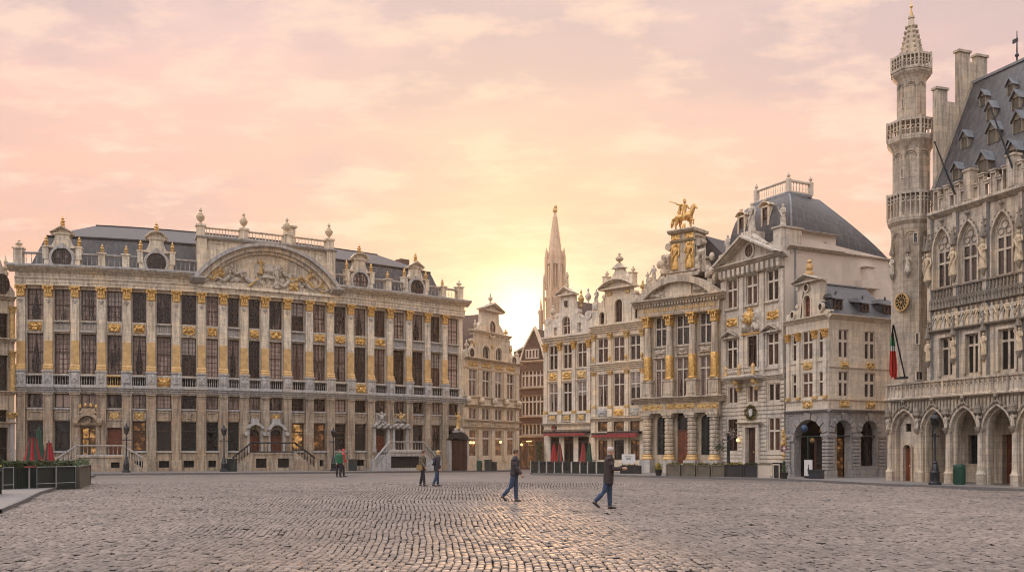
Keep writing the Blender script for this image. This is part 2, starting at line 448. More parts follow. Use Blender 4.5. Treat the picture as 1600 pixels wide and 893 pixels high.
def finial(m, u, d, z0, h, r, n=8):
    P = [(.55, 0), (.55, .06), (.25, .10), (.22, .16), (.7, .26), (1, .40), (.95, .52), (.5, .58), (.62, .62), (.3, .68), (.22, .74), (.42, .82), (.30, .90), (.08, .97), (.02, 1)]
    m.lathe(u, d, [(r * p, z0 + h * q) for p, q in P], n)
def spike(m, u, d, z0, h, r, n=8):
    P = [(.8, 0), (.8, .08), (.4, .12), (.75, .22), (.75, .3), (.35, .36), (.9, .46), (.5, .56), (.35, .62), (.6, .70), (.25, .80), (.12, .9), (.02, 1)]
    m.lathe(u, d, [(r * p, z0 + h * q) for p, q in P], n)
def figure(m, u, d, z0, h, seed=0, n=10):
    """robed standing figure"""
    r = random.Random(seed); k = h; s = r.choice((-1, 1)); lean = r.uniform(-.03, .03) * h
    prof = [(.13, 0), (.15, .03), (.125, .2), (.115, .38), (.10, .52), (.085, .60), (.105, .70), (.12, .78), (.10, .825), (.04, .85), (.035, .87)]
    vs = [(q * k, z0 + z * k) for q, z in prof]
    m.lathe(u + lean, d, vs, n, sx=1.05, sy=.72, wob=.10, k=4)
    m.ball(u + lean, d + .01 * h, z0 + .925 * k, .058 * k, 1.25)
    m.tube([(u + lean - s * .11 * k, d, z0 + .79 * k), (u + lean - s * .17 * k, d + .03 * k, z0 + .64 * k), (u + lean - s * .06 * k, d + .12 * k, z0 + .60 * k)], [.04 * k, .036 * k, .025 * k])
    hi = r.random() < .4
    m.tube([(u + lean + s * .11 * k, d, z0 + .79 * k), (u + lean + s * .19 * k, d + .02 * k, z0 + (.70 if hi else .62) * k), (u + lean + s * (.26 if hi else .15) * k, d + .05 * k, z0 + (.92 if hi else .47) * k)], [.04 * k, .036 * k, .024 * k])
    m.tube([(u + lean + s * .12 * k, d + .06 * k, z0 + .72 * k), (u - s * .02 * k, d + .10 * k, z0 + .45 * k), (u - s * .12 * k, d + .06 * k, z0 + .22 * k)], [.03 * k, .045 * k, .03 * k])
def capital(m, u, z0, z1, w, d, dep, gold='gold'):
    """Corinthian capital: bell of leaves, corner scrolls, abacus"""
    m.mat(gold); h = z1 - z0
    m.sweep([(d - .1, z0), (d + dep * .9, z0), (d + dep, z0 + h * .35), (d + dep * 1.1, z0 + h * .6), (d + dep * 1.5, z1 - h * .14), (d - .1, z1 - h * .14)], [u - w * .45, u + w * .45])
    m.box(u - w * .62, u + w * .62, d - .1, d + dep * 1.75, z1 - h * .13, z1)
    for row, (z, k) in enumerate(((z0 + h * .05, 4), (z0 + h * .36, 3))):
        for i in range(k):
            x = u + w * (-.42 + .84 * (i + .5) / k)
            m.prism([(x - w * .11, z), (x + w * .11, z), (x + w * .09, z + h * .26), (x, z + h * .36), (x - w * .09, z + h * .26)], d + dep * .9, d + dep * 1.35 + .04 * row)
    for sgn in (-1, 1):
        m.tube([(u + sgn * w * .5, d, z1 - h * .26), (u + sgn * w * .5, d + dep * 1.75, z1 - h * .26)], w * .14, 8)
    m.ball(u, d + dep * 1.6, z1 - h * .2, w * .13)
def cornice(m, F, u0, u1, d, z0, z1, out, steps=4, dent=0, ends=True):
    """stepped moulding growing outwards"""
    h = z1 - z0; P = [(d - .15, z0), (d + .03, z0)]
    for k in range(steps):
        o = out * ((k + 1) / steps) ** 1.2; P += [(d + o, z0 + h * (k + .35) / steps), (d + o, z0 + h * (k + 1) / steps)]
    P.append((d - .15, z1))
    e = out * .8 if ends else 0
    m.sweep(P, F.us(u0 - e, u1 + e))
    if dent:
        k = int((u1 - u0) / dent)
        for i in range(k):
            x = u0 + (i + .5) * (u1 - u0) / k
            m.box(x - dent * .28, x + dent * .28, d, d + out * .5, z0 - h * .02, z0 + h * .42)
def pediment(m, F, u0, u1, z0, z1, d, out, tri=True, t=.12, fill=None, n=14):
    """triangular or segmental gable with raking mouldings"""
    if tri: outer = [(u0, z0), ((u0 + u1) / 2, z1), (u1, z0)]; inner = [(u0 + t * 1.6, z0 + t * .3), ((u0 + u1) / 2, z1 - t * 1.3), (u1 - t * 1.6, z0 + t * .3)]
    else:
        outer = arch_pts(u0, u1, z0, z0, 'seg', n, rise=z1 - z0)
        inner = arch_pts(u0 + t * 1.3, u1 - t * 1.3, z0, z0 + t * .2, 'seg', n, rise=z1 - z0 - t * 1.2)
    m.prism(inner, d - .1, d + out * .25)
    m.strip(outer, inner, d - .1, d + out)
    mid = [((a[0] + b[0]) / 2, (a[1] + b[1]) / 2) for a, b in zip(outer, inner)]
    m.strip(outer, mid, d, d + out * 1.35)
    return outer, inner
def volute(m, u0, z0, u1, z1, d0, d1, n=10):
    """concave scroll wall from (u0, z0) low and outside to (u1, z1) high and inside"""
    P = [(u1, z0)]
    for k in range(n + 1):
        t = k / n; P.append((u0 + (u1 - u0) * sin(t * pi / 2) ** 1.1, z0 + .12 * (z1 - z0) + (z1 - z0) * .88 * (1 - cos(t * pi / 2))))
    P.insert(1, (u0, z0))
    m.prism(P, d0, d1)
    r = abs(u1 - u0) * .22
    sg = 1 if u1 > u0 else -1
    m.tube([(u0 + sg * r * .9, d0, z0 + r), (u0 + sg * r * .9, d1 + .06, z0 + r)], r, 12)
    m.tube([(u1 - sg * r * .1, d0, z1 - r * .6), (u1 - sg * r * .1, d1 + .05, z1 - r * .6)], r * .6, 10)
def oculus_ring(m, u, z, ru, rz, w, d0, d1, n=20):
    o = [(u + (ru + w) * cos(2 * pi * k / n), z + (rz + w) * sin(2 * pi * k / n)) for k in range(n + 1)]
    i = [(u + ru * cos(2 * pi * k / n), z + rz * sin(2 * pi * k / n)) for k in range(n + 1)]
    m.strip(o, i, d0, d1)
def oculus(F, parent, u, z, ru, rz, d, pm='pane', bars=True, name='window', n=20, w=.08, fm='frame_brown', ring=None):
    m = F.mb().mat(fm)
    oculus_ring(m, u, z, ru - w, rz - w, w, d - .02, d + .06)
    if bars:
        m.box(u - .03, u + .03, d, d + .05, z - rz + w, z + rz - w); m.box(u - ru + w, u + ru - w, d, d + .052, z - .03, z + .03)
        for q in (-.5, .5):
            m.box(u + ru * q - .012, u + ru * q + .012, d, d + .03, z - rz * .8, z + rz * .8); m.box(u - ru * .8, u + ru * .8, d, d + .031, z + rz * q - .012, z + rz * q + .012)
    if ring: m.mat(ring); oculus_ring(m, u, z, ru, rz, w * 1.8, d - .1, d + .1)
    o = m.build(name, parent)
    g = F.mb().mat(pm); g.add([(u + ru * .98 * cos(2 * pi * k / n), d + .005, z + rz * .98 * sin(2 * pi * k / n)) for k in range(n)], [tuple(range(n))])
    g.build('pane', o); return o
def slab(m, a, b, c, e):
    m.add([a, b, c, e], [(0, 1, 2, 3)])
EXPO = 0.06; BACK = .74; HAZE = .00026
# ================================================================ ground
m = MB().mat('cream')
def setts_material(bricks):
    m_, nt, b = mat('cobbles'); p = pos(nt)
    big = noise(nt, p, .12, 5, .6); mid = noise(nt, p, .7, 5, .6)
    col = ramp(nt, big, [(.35, (.135, .115, .099)), (.65, (.225, .19, .163))])
    col = mix(nt, .35, col, ramp(nt, mid, [(.3, (.08, .072, .068)), (.7, (.27, .225, .20))]))
    if bricks:
        wv = N(nt, 'ShaderNodeVectorMath', operation='ADD'); L(nt, pos(nt), wv.inputs[0])
        nn = N(nt, 'ShaderNodeTexNoise'); nn.inputs['Scale'].default_value = .25; L(nt, p, nn.inputs['Vector'])
        sc_ = N(nt, 'ShaderNodeVectorMath', operation='SCALE'); L(nt, nn.outputs[1], sc_.inputs[0]); sc_.inputs[3].default_value = .9
        L(nt, sc_.outputs[0], wv.inputs[1]); rot = N(nt, 'ShaderNodeMapping'); rot.inputs['Rotation'].default_value = (0, 0, pi / 2); L(nt, wv.outputs[0], rot.inputs[0])
        br = N(nt, 'ShaderNodeTexBrick'); L(nt, rot.outputs[0], br.inputs['Vector']); br.inputs['Scale'].default_value = 1
        br.inputs['Brick Width'].default_value = .215; br.inputs['Row Height'].default_value = .126; br.inputs['Mortar Size'].default_value = .018; br.inputs['Mortar Smooth'].default_value = .8
        br.inputs['Color1'].default_value = (.8, .8, .8, 1); br.inputs['Color2'].default_value = (1.15, 1.12, 1.1, 1); br.inputs['Mortar'].default_value = (.35, .33, .3, 1)
        col = mix(nt, .9, col, br.outputs[0], 'MULTIPLY')
        bp = N(nt, 'ShaderNodeBump'); bp.inputs['Strength'].default_value = .7; bp.inputs['Distance'].default_value = .03
        h = math_(nt, 'ADD', math_(nt, 'MULTIPLY', br.outputs['Fac'], -1), math_(nt, 'MULTIPLY', noise(nt, p, 3, 4), 1.2))
        L(nt, h, bp.inputs['Height']); L(nt, bp.outputs[0], b.inputs['Normal'])
    else:
        at_ = N(nt, 'ShaderNodeAttribute', attribute_name='tone')
        t = ramp(nt, at_.outputs['Fac'], [(0, (.74, .72, .70)), (.9, (1.16, 1.13, 1.1)), (1, (.6, .6, .62))])
        col = mix(nt, 1, col, t, 'MULTIPLY')
        bp = N(nt, 'ShaderNodeBump'); bp.inputs['Strength'].default_value = .3; bp.inputs['Distance'].default_value = .01
        L(nt, noise(nt, p, 30, 4), bp.inputs['Height']); L(nt, bp.outputs[0], b.inputs['Normal'])
    L(nt, col, b.inputs['Base Color']); L(nt, ramp(nt, mid, [(.3, (.64,) * 3), (.7, (.82,) * 3)]), b.inputs['Roughness'])
    b.inputs['Specular IOR Level'].default_value = .35
    return m_
M['cobbles'] = setts_material(True); M['sett'] = setts_material(False)
M['joint'] = plain('dark sand joints', (.018, .015, .013), .9, var=.4)
M['kerb'] = stone('dark kerb stone', (.12, .12, .125), joints=0, amount=.3, rough=.6)
M['pavement'] = stone('grey paving slabs', (.20, .19, .185), joints=.4, row=.4, course=.6, axis=(0, 0), amount=.3, rough=.6)
def mesh_np(name, V, F, mats, kind, tone=None, mi=None):
    me = bpy.data.meshes.new(name); me.from_pydata(V.tolist() if isinstance(V, np.ndarray) else V, [], F.tolist() if isinstance(F, np.ndarray) else F)
    if tone is not None:
        a = me.attributes.new('tone', 'FLOAT', 'FACE'); a.data.foreach_set('value', tone)
    for k in mats: me.materials.append(M[k])
    if mi is not None: me.polygons.foreach_set('material_index', mi)
    me.update(); o = bpy.data.objects.new(name, me); COL.objects.link(o); o['kind'] = kind; return o
YN = 50.0
def und(x, y): return .022 * np.sin(x * .9 + y * .35) * np.cos(y * .8 - x * .2) + .014 * np.sin(y * 2.1 + x * .7)
# one sheet out to the horizon, finer near the square
xs = np.concatenate([[-900, -300, -120], np.arange(-60, 61, 1.5), [120, 300, 900]]); ys = np.concatenate([[-300, -60, -20], np.arange(0, 130, 1.5), [200, 500, 1500]])
V = []; 
for y in ys:
    for x in xs:
        z = zg(x, y) - (.11 if y < YN - 1 and abs(x) < 60 else 0)
        V.append((x, y, z))
W = len(xs); F_ = [(j * W + i, j * W + i + 1, (j + 1) * W + i + 1, (j + 1) * W + i) for j in range(len(ys) - 1) for i in range(W - 1)]
mi = [1 if (ys[j] < YN - 2.1 and ys[j] >= 0 and abs(xs[i]) < 59) else 0 for j in range(len(ys) - 1) for i in range(W - 1)]
g = mesh_np('ground', V, F_, ['cobbles', 'joint'], 'structure', mi=mi)
# every sett of the nearer square laid as a small domed stone, in bent courses
R = np.random.default_rng(3)
cols = np.arange(-31.5, 31.5, .126); Vs = []; Ts = []
for j, c0 in enumerate(cols):
    ymin = max(9.6, (abs(c0) - 3.0) / .62); 
    n = max(2, int((YN + 1 - ymin) / .215)); wd = R.uniform(.16, .275, n); yc = ymin + np.cumsum(wd)
    y0, y1 = yc - wd + .022, yc - .022
    hw = .060 + R.uniform(-.006, .002, n); hgt = R.normal(0, .006, n); keep = (R.random(n) > .004) & (yc < YN + .5)
    bend = lambda y: c0 + 1.1 * np.sin(y * .10 + .4) + .06 * np.sin(y * .55 + c0 * .2) + .012 * np.sin(y * 2.3 + c0) + .012 * c0 * (y - 20) * .3
    jit = R.normal(0, .006, n); xa, xb = bend(y0) + jit, bend(y1) + jit; tilt = R.normal(0, .0038, (2, n)); q = .018; ring = []
    for (yy, cx, sy) in ((y0, xa, 1), (y1, xb, -1)):
        for sx in (-1, 1):
            ring.append((cx + sx * hw, yy, np.full(n, -.09)))
            ring.append((cx + sx * (hw - .003), yy + sy * .004, hgt - .013 + tilt[0] * sx + tilt[1] * sy))
            ring.append((cx + sx * (hw - q * .8), yy + sy * q * 1.4, hgt + tilt[0] * sx + tilt[1] * sy + .006))
    A = np.stack([np.stack(r, -1) for r in ring], 1)[keep]                     # n,12,3
    Vs.append(A[:, [0, 1, 2, 6, 7, 8, 3, 4, 5, 9, 10, 11]]); Ts.append(R.random(keep.sum()))
A = np.concatenate(Vs); T = np.concatenate(Ts)
A[:, :, 2] += und(A[:, :, 0], A[:, :, 1])
n = len(A)
# corners: 0-2 left front, 3-5 left back, 6-8 right front, 9-11 right back
lf, lb, rf, rb = (0, 1, 2), (3, 4, 5), (6, 7, 8), (9, 10, 11)
Fq = [(lf[2], rf[2], rb[2], lb[2]), (lf[1], rf[1], rf[2], lf[2]), (rf[1], rb[1], rb[2], rf[2]), (rb[1], lb[1], lb[2], rb[2]), (lb[1], lf[1], lf[2], lb[2]),
      (lf[0], rf[0], rf[1], lf[1]), (rf[0], rb[0], rb[1], rf[1]), (rb[0], lb[0], lb[1], rb[1]), (lb[0], lf[0], lf[1], lb[1])]
Fa = (np.arange(n)[:, None, None] * 12 + np.array(Fq)[None]).reshape(-1, 4)
me = bpy.data.meshes.new('cobbled_ground'); me.vertices.add(n * 12); me.vertices.foreach_set('co', A.reshape(-1).astype(np.float32))
me.loops.add(len(Fa) * 4); me.loops.foreach_set('vertex_index', Fa.reshape(-1).astype(np.int32))
me.polygons.add(len(Fa)); me.polygons.foreach_set('loop_start', np.arange(0, len(Fa) * 4, 4, dtype=np.int32))
try: me.polygons.foreach_set('loop_total', np.full(len(Fa), 4, dtype=np.int32))
except Exception: pass
me.update(calc_edges=True); a_ = me.attributes.new('tone', 'FLOAT', 'FACE'); a_.data.foreach_set('value', np.repeat(T, 9).astype(np.float32))
me.polygons.foreach_set('use_smooth', np.ones(len(Fa), dtype=bool))
me.materials.append(M['sett']); me.materials.append(M['joint']); me.polygons.foreach_set('material_index', np.tile(np.array([0, 0, 0, 0, 0, 1, 1, 1, 1], dtype=np.int32), n)); o = bpy.data.objects.new('cobbled_ground', me); COL.objects.link(o); o['kind'] = 'structure'
# pavements with a kerb
def pavement(name, inner, outer, h=.12, lift=None):
    n = len(inner); V = []; F_ = []
    for (a, b) in zip(inner, outer):
        for t in (0, .33, .66, 1):
            x, y = a[0] + (b[0] - a[0]) * t, a[1] + (b[1] - a[1]) * t; V.append((x, y, zg(x, y) + h))
        d = Vector((b[0] - a[0], b[1] - a[1])).normalized() * .16
        x, y = b[0] + d.x, b[1] + d.y
        V += [(b[0], b[1], zg(*b) + h + .006), (x, y, zg(x, y) + h + .006), (x, y, zg(x, y) - .2)]
    mi = []
    for i in range(n - 1):
        for k in (0, 1, 2, 4, 5):
            F_.append((i * 7 + k, i * 7 + k + 1, (i + 1) * 7 + k + 1, (i + 1) * 7 + k)); mi.append(1 if k > 2 else 0)
    return mesh_np(name, V, F_, ['pavement', 'kerb'], 'structure', mi=mi)
# ================================================================ the long palace front
def duke_Y(p):
    return 68 * 131.6 / (131.8 - .012 * (p - 34) - .0000375 * (p - 34) ** 2)
FD = Facade([at(p, duke_Y(p)) for p in np.linspace(25.5, 723, 25)])
DK = thing('palace', 'long pale stone palace front with gilded pilasters, arched pediment and slate mansard roof', 'palace', (*at(380, duke_Y(380)), 0))
Zl = lambda py: CAMZ + (HOR - py) / FOC * 68.0           # heights read at the left end
PIL = [33.8, 76.5, 118, 159, 198.6, 236.5, 275.5, 314.6, 348.6, 381, 413.5, 448, 482.3, 515.3, 547, 578.4, 608.4, 638, 666.8, 693.7]
PU = [FD.u(p) for p in PIL] + [FD.L - .35]
ZB = -.8; Z1, Z1b = Zl(613), Zl(602.3); Z2 = Zl(577.4); ZC0, ZC1 = Zl(463.5), Zl(445.5); ZF = Zl(433); ZK = Zl(414.3)
bays = []
for i in range(20):
    a, b = PU[i], PU[i + 1]; pw = .58
    wa = a + pw / 2 + .08; wb = b - (pw / 2 + .08 if i < 19 else .16)
    bays.append((wa, wb))
WU = (Zl(498.8), Zl(450)); WL = (Zl(582.5), Zl(519.7)); WM = (Zl(636), Zl(614)); WG = (Zl(704), Zl(657)); WB = (Zl(731), Zl(720))
ops = []; doors = {2: 'round', 3: None, 9: 'round', 10: 'round', 15: 'seg', 16: 'round', 19: None}
for i, (a, b) in enumerate(bays):
    ops += [(a, b, *WU), (a, b, *WL), (a, b, *WM)]
    if i == 2: ops.append((a, b, Zl(712), Zl(666), 'seg'))
    elif i == 3: ops.append((a, b, Zl(712), Zl(667)))
    elif i in (9, 10): ops.append((a + .02, b - .02, Zl(707), Zl(668), 'round'))
    elif i in (15, 16): ops.append((a + .02, b - .02, Zl(707), Zl(664), 'seg'))
    elif i == 19: ops.append((a, b, Zl(680), WG[1]))
    else:
        ops.append((a, b, *WG)); 
        if i not in (0, 2): ops.append((a + .15, b - .15, *WB))
m = FD.mb().mat('duke_low')
wall(m, FD, 0, FD.L, ZB, Z1, [o for o in ops if o[3] < Z1 + .1])
m.mat('duke_stone'); wall(m, FD, 0, FD.L, Z1 + .001, ZC1, [o for o in ops if o[2] > Z1])
# side returns and plinth
m.mat('duke_low'); m.box(0, .3, -12, -.001, ZB, Z1); m.mat('duke_stone'); m.box(FD.L - .3, FD.L, -12, -.001, ZB, ZK)
m.box(0, .3, -12, -.001, Z1 + .001, ZK)
for i, (a, b) in enumerate(bays):              # plinth courses, recessed panels
    if i not in (2, 3, 9, 10, 15, 16):
        m.mat('duke_grey'); m.sweep([(0, WG[0] - .16), (.12, WG[0] - .14), (.12, WG[0] - .03), (0, WG[0])], [a - .08, b + .08])
    m.mat('duke_grey'); m.sweep([(0, WM[0] - .14), (.1, WM[0] - .12), (.1, WM[0] - .02), (0, WM[0])], [a - .05, b + .05])
    m.mat('duke_low')
    if i not in (2,): 
        z0, z1 = Zl(655.5), Zl(640.5)
        for q in ((a, b, z0, z0 + .1), (a, b, z1 - .1, z1), (a, a + .12, z0, z1), (b - .12, b, z0, z1)): m.box(q[0], q[1], .001, .07, q[2], q[3])
    m.mat('duke_grey'); 
    for (w0, w1) in (WU, WL):
        m.box(a - .06, a - .001, .001, .05, w0, w1); m.box(b + .001, b + .06, .001, .05, w0, w1)
m.build('wall', DK)
m = FD.mb().mat('duke_grey')                   # mezzanine cornice breaking forward over each pilaster
cornice(m, FD, -.15, FD.L + .15, .04, Zl(612), Z1b, .3, 3)
for u in PU[:20]: cornice(m, FD, u - .42, u + .42, .2, Zl(613), Z1b - .004, .32, 3, ends=False)
m.build('cornice', DK)
for i, u in enumerate(PU[:20]):
    m = FD.mb().mat('duke_low')
    m.box(u - .37, u + .37, 0, .34, ZB, Zl(719)); m.box(u - .30, u + .30, 0, .22, Zl(719), Zl(613))
    for q in (-1, 1): m.box(u + q * .27 - .045, u + q * .27 + .045, .2, .27, Zl(715), Zl(616))
    m.box(u - .28, u + .28, .2, .27, Zl(618.5), Zl(616)); m.box(u - .36, u + .36, 0, .34, Zl(615.8), Zl(613.1))
    m.build('pier', DK)
    m = FD.mb().mat('duke_grey')
    m.box(u - .37, u + .37, 0, .33, Z1b, Z2 - .12); m.box(u - .41, u + .41, 0, .39, Z2 - .12, Z2); m.box(u - .40, u + .40, 0, .38, Z1b + .001, Z1b + .13)
    m.relief(u - .26, u + .26, Z1b + .2, Z2 - .2, .335, .09, seed=i, nx=8, nz=12)
    m.build('pedestal', DK)
    m = FD.mb().mat('gold_paint')
    g0 = Zl(532.8 - 1.2 * (i % 3))
    m.sweep([(0, Z2), (.32, Z2), (.32, Z2 + .16), (.26, Z2 + .22), (.27, Z2 + .32), (.20, Z2 + .42), (0, Z2 + .42)], [u - .34, u + .34])
    m.box(u - .29, u + .29, 0, .18, Z2 + .42, g0)
    m.mat('duke_stone'); m.box(u - .29, u + .29, 0, .18, g0, ZC0)
    for q in range(4): m.box(u - .27 + q * .15, u - .18 + q * .15, .2, .245, Z2 + .6, g0) if 0 else None
    m.mat('duke_grey'); m.box(u - .17, u + .17, .17, .23, ZC0 - .24, ZC0 - .17); m.ball(u, .2, ZC0 - .33, .08); 
    capital(m, u, ZC0, ZC1 - .002, .62, 0, .2)
    m.build('pilaster', DK)
# panels between the two tall storeys and below them
REL = {0, 3, 4, 6, 7, 9, 10, 12, 13, 14, 15 - 1, 15}
for i, (a, b) in enumerate(bays):
    z0, z1 = Zl(517.2), Zl(500.2)
    if i in REL:
        m = FD.mb().mat('duke_grey'); m.box(a - .02, b + .02, .002, .06, z0, z1)
        m.mat('gold'); m.relief(a + .08, b - .08, z0 + .08, z1 - .08, .062, .16, seed=30 + i); m.build('gilded_panel', DK)
    else:
        m = FD.mb().mat('duke_grey'); m.box(a - .02, b + .02, .002, .03, z0, z1); balusters(m, FD, a, b, .12, z0, z1, 6, r=.075, dw=.11); m.build('balustrade', DK)
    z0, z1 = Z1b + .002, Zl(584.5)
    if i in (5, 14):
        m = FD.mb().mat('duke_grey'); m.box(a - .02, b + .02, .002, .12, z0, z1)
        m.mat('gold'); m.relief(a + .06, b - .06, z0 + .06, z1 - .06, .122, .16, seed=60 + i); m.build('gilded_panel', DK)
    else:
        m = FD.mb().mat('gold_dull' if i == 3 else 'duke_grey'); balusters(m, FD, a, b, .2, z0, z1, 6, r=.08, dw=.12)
        m.mat('interior'); m.box(a, b, -.2, .02, z0, z1); m.build('balustrade', DK)  # near-black sheet on solid wall paints the shade between the balusters
    # small carved tablet under the mezzanine window
    if i in (3, 4, 6, 9, 10, 15):
        m = FD.mb().mat('gold_dull' if i in (3, 4, 10) else 'duke_low')
        m.relief(a + .16, b - .16, Zl(654), Zl(642), .004, .1, seed=90 + i); m.build('carved_tablet', DK)
LITW = {4: 'lit_dim', 2: 'lit', 12: 'lit', 11: 'lit_dim', 13: 'lit_dim'}
for i, (a, b) in enumerate(bays):
    pm = ('pane', 'pane', 'pane_red', 'pane', 'pane', 'pane', 'pane_red')[i * 5 % 7] if i < 13 else ('pane_red', 'pane', 'pane_dark')[i % 3]
    cu_ = (['drape', 'drape', None, 'blind', None, None, None, 'drape', None, None, None, 'blind', None, None, 'drape', None, None, 'drape', None, None])
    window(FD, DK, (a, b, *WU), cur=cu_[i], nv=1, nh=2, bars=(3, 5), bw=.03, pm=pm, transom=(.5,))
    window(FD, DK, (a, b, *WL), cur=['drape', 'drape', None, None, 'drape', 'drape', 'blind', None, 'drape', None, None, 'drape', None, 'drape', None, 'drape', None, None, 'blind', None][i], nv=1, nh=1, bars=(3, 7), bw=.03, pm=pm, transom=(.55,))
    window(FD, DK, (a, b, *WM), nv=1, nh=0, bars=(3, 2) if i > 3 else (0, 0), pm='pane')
    if i in (2, 3, 9, 10, 15, 16): continue
    gz = WG[0] if i != 19 else Zl(680)
    fm = 'frame_green' if i in (1, 6, 7, 8) else 'frame_brown'
    window(FD, DK, (a, b, gz, WG[1]), nv=0, nh=1, fm=fm, pm={4: 'lit_dim', 11: 'lit', 12: 'lit_dim', 18: 'pane', 13: 'pane_dark'}.get(i, 'pane_dark'), transom=(.68,), bars=(3, 3) if i in (13, 17, 18) else (0, 0), fw=.09)
    if i != 0 and i != 19:
        m = FD.mb().mat('interior'); m.box(a + .15, b - .15, -.4, -.3, *WB); m.mat('iron')
        for k in range(7): x = a + .2 + (b - a - .4) * k / 6; m.box(x - .02, x + .02, -.2, -.16, *WB)
        m.build('cellar_grille', DK)
# doors
def leaf_door(F, par, o, mt='door', panels=3, top=None, d=None, name='door'):
    a, b, c, e = o[:4]; kind = o[4] if len(o) > 4 else None; d = getattr(F, 'wd', -.3) if d is None else d
    zt = (spring(o)[0] if kind else e) if top is None else top
    m = F.mb().mat(mt); mid = (a + b) / 2
    for x0, x1 in ((a, mid - .012), (mid + .012, b)):
        m.box(x0, x1, d - .05, d, c, zt); st = .09
        for k in range(panels):
            p0 = c + .1 + (zt - c - .1) * k / panels; p1 = c + (zt - c - .1) * (k + 1) / panels
            m.box(x0 + st, x1 - st, d, d + .03, p0, p1); m.box(x0 + st * 1.6, x1 - st * 1.6, d + .029, d + .05, p0 + .06, p1 - .06)
    m.mat('black'); m.box(mid - .012, mid + .012, d - .06, d - .02, c, zt); 
    o_ = m.build(name, par)
    h = F.mb().mat('gold_dull'); h.ball(mid + .07, d + .07, c + (zt - c) * .48, .045); h.build('handle', o_)
    if zt < e - .02:
        if kind:
            g = F.mb().mat(mt); g.box(a, b, d - .02, d + .06, zt, zt + .07); P = arch_pts(a, b, c, spring(o)[0], kind, 12, rise=spring(o)[1])
            base = [(a, zt + .07)] + [(x, max(z, zt + .07)) for x, z in P] + [(b, zt + .07)]
            g.mat('pane_dark'); g.add([(x, d, z) for x, z in base], [tuple(range(len(base)))]); g.mat(mt); g.box(mid - .02, mid + .02, d, d + .04, zt + .07, e - .05)
        else:
            g = F.mb().mat(mt); g.box(a, b, d - .02, d + .06, zt, zt + .08); g.mat('pane_dark'); g.box(a, b, d - .04, d - .001, zt + .08, e)
        g.build('fanlight', o_)
    return o_
D = lambda i: [o for o in ops if abs(o[0] - bays[i][0]) < .05 and o[3] < Z1 and o[3] > Zl(690) and o[3] < Zl(650)][0]
o2 = D(2); w = window(FD, DK, o2, nv=1, nh=1, pm='lit', transom=(.6,), fw=.08, name='glazed_door'); 
leaf_door(FD, DK, (*D(3)[:4],), 'door', 3)
for i in (9, 10): leaf_door(FD, DK, D(i), 'door', 3, top=Zl(680))
leaf_door(FD, DK, D(15), 'door', 3, top=Zl(678)); window(FD, DK, D(16), nv=1, nh=2, bars=(5, 8), pm='pane_dark', name='glazed_door')
def portal(F, par, o, mt='duke_grey', crest='shell', w=.28, mtop='gold_dull', name='door_surround'):
    a, b, c, e = o[:4]; m = F.mb().mat(mt); 
    m.box(a - w, a - .01, .001, .32, c, e + .1); m.box(b + .01, b + w, .001, .32, c, e + .1)
    m.box(a - w * 1.2, a + .02, .001, .38, c, c + .3); m.box(b - .02, b + w * 1.2, .001, .38, c, c + .3)
    cu = (a + b) / 2
    if crest == 'arch':
        m.sweep([(0, e + .1), (.5, e + .12), (.6, e + .3), (0, e + .3)], [a - w * 1.6, b + w * 1.6])
        P = arch_pts(a - w * 1.1, b + w * 1.1, 0, e + .3, 'seg', 12, rise=.75); Q = arch_pts(a - w * .4, b + w * .4, 0, e + .3, 'seg', 12, rise=.52)
        m.prism(P, .001, .2); m.strip(P, Q, .1, .58)
        oculus_ring(m, cu, e + .52, .17, .17, .07, .1, .34); m.prism([(a - w * .3, e + 1.0), (a + .1, e + 1.35), (b - .1, e + 1.35), (b + w * .3, e + 1.0)], .0, .25)
        m.mat(mtop)
        for q in (-.55, -.18, .18, .55): m.ball(cu + q, .2, e + 1.5 + .1 * (abs(q) < .3), .12, 1.5)
        m.mat(mt)
        for q in (-1, 1): m.tube([(cu + q * ((b - a) / 2 + w), .1, e + .45), (cu + q * ((b - a) / 2 + w), .5, e + .45)], .2, 10)
    elif crest == 'wave':
        P = arch_pts(a - .25, b + .25, 0, e - .42, 'seg', 12, rise=.95); Q = arch_pts(a - .02, b + .02, 0, e - .38, 'seg', 12, rise=.72)
        m.strip(P, Q, .002, .55)
        for q in (-1, 1): m.tube([(cu + q * ((b - a) / 2 + .28), .05, e - .35), (cu + q * ((b - a) / 2 + .28), .6, e - .35)], .16, 10)
        m.prism([(a + .1, e + .4), (cu - .3, e + .85), (cu + .3, e + .85), (b - .1, e + .4)], 0, .3)
    else:
        m.sweep([(0, e + .05), (.45, e + .1), (.6, e + .3), (0, e + .34)], [a - w * 1.7, b + w * 1.7])
        for k in range(9):
            x = a - w + (b - a + 2 * w) * k / 8; m.ball(x, .45, e + .2 + .13 * sin(k * 2.1), .17, .8)
        m.relief(a - .1, b + .1, e + .3, e + .95, .05, .3, seed=int(a * 7) % 50, nx=14, nz=8)
        m.mat(mtop); m.ball(cu, .3, e + .95, .2, 1.3); m.ball(cu, .3, e + 1.3, .11, 1.2)
        for q in (-1, 1): m.tube([(cu + q * .15, .3, e + 1.0), (cu + q * .42, .32, e + 1.25), (cu + q * .5, .3, e + .95)], [.09, .07, .04])
    return m.build(name, par)
portal(FD, DK, D(2), crest='arch', mt='duke_low')
for i in (9, 10): portal(FD, DK, D(i), crest='wave', w=.2)
for i in (15, 16): portal(FD, DK, D(i), crest='shell', w=.24, mtop='gold_dull' if i == 16 else 'duke_grey')
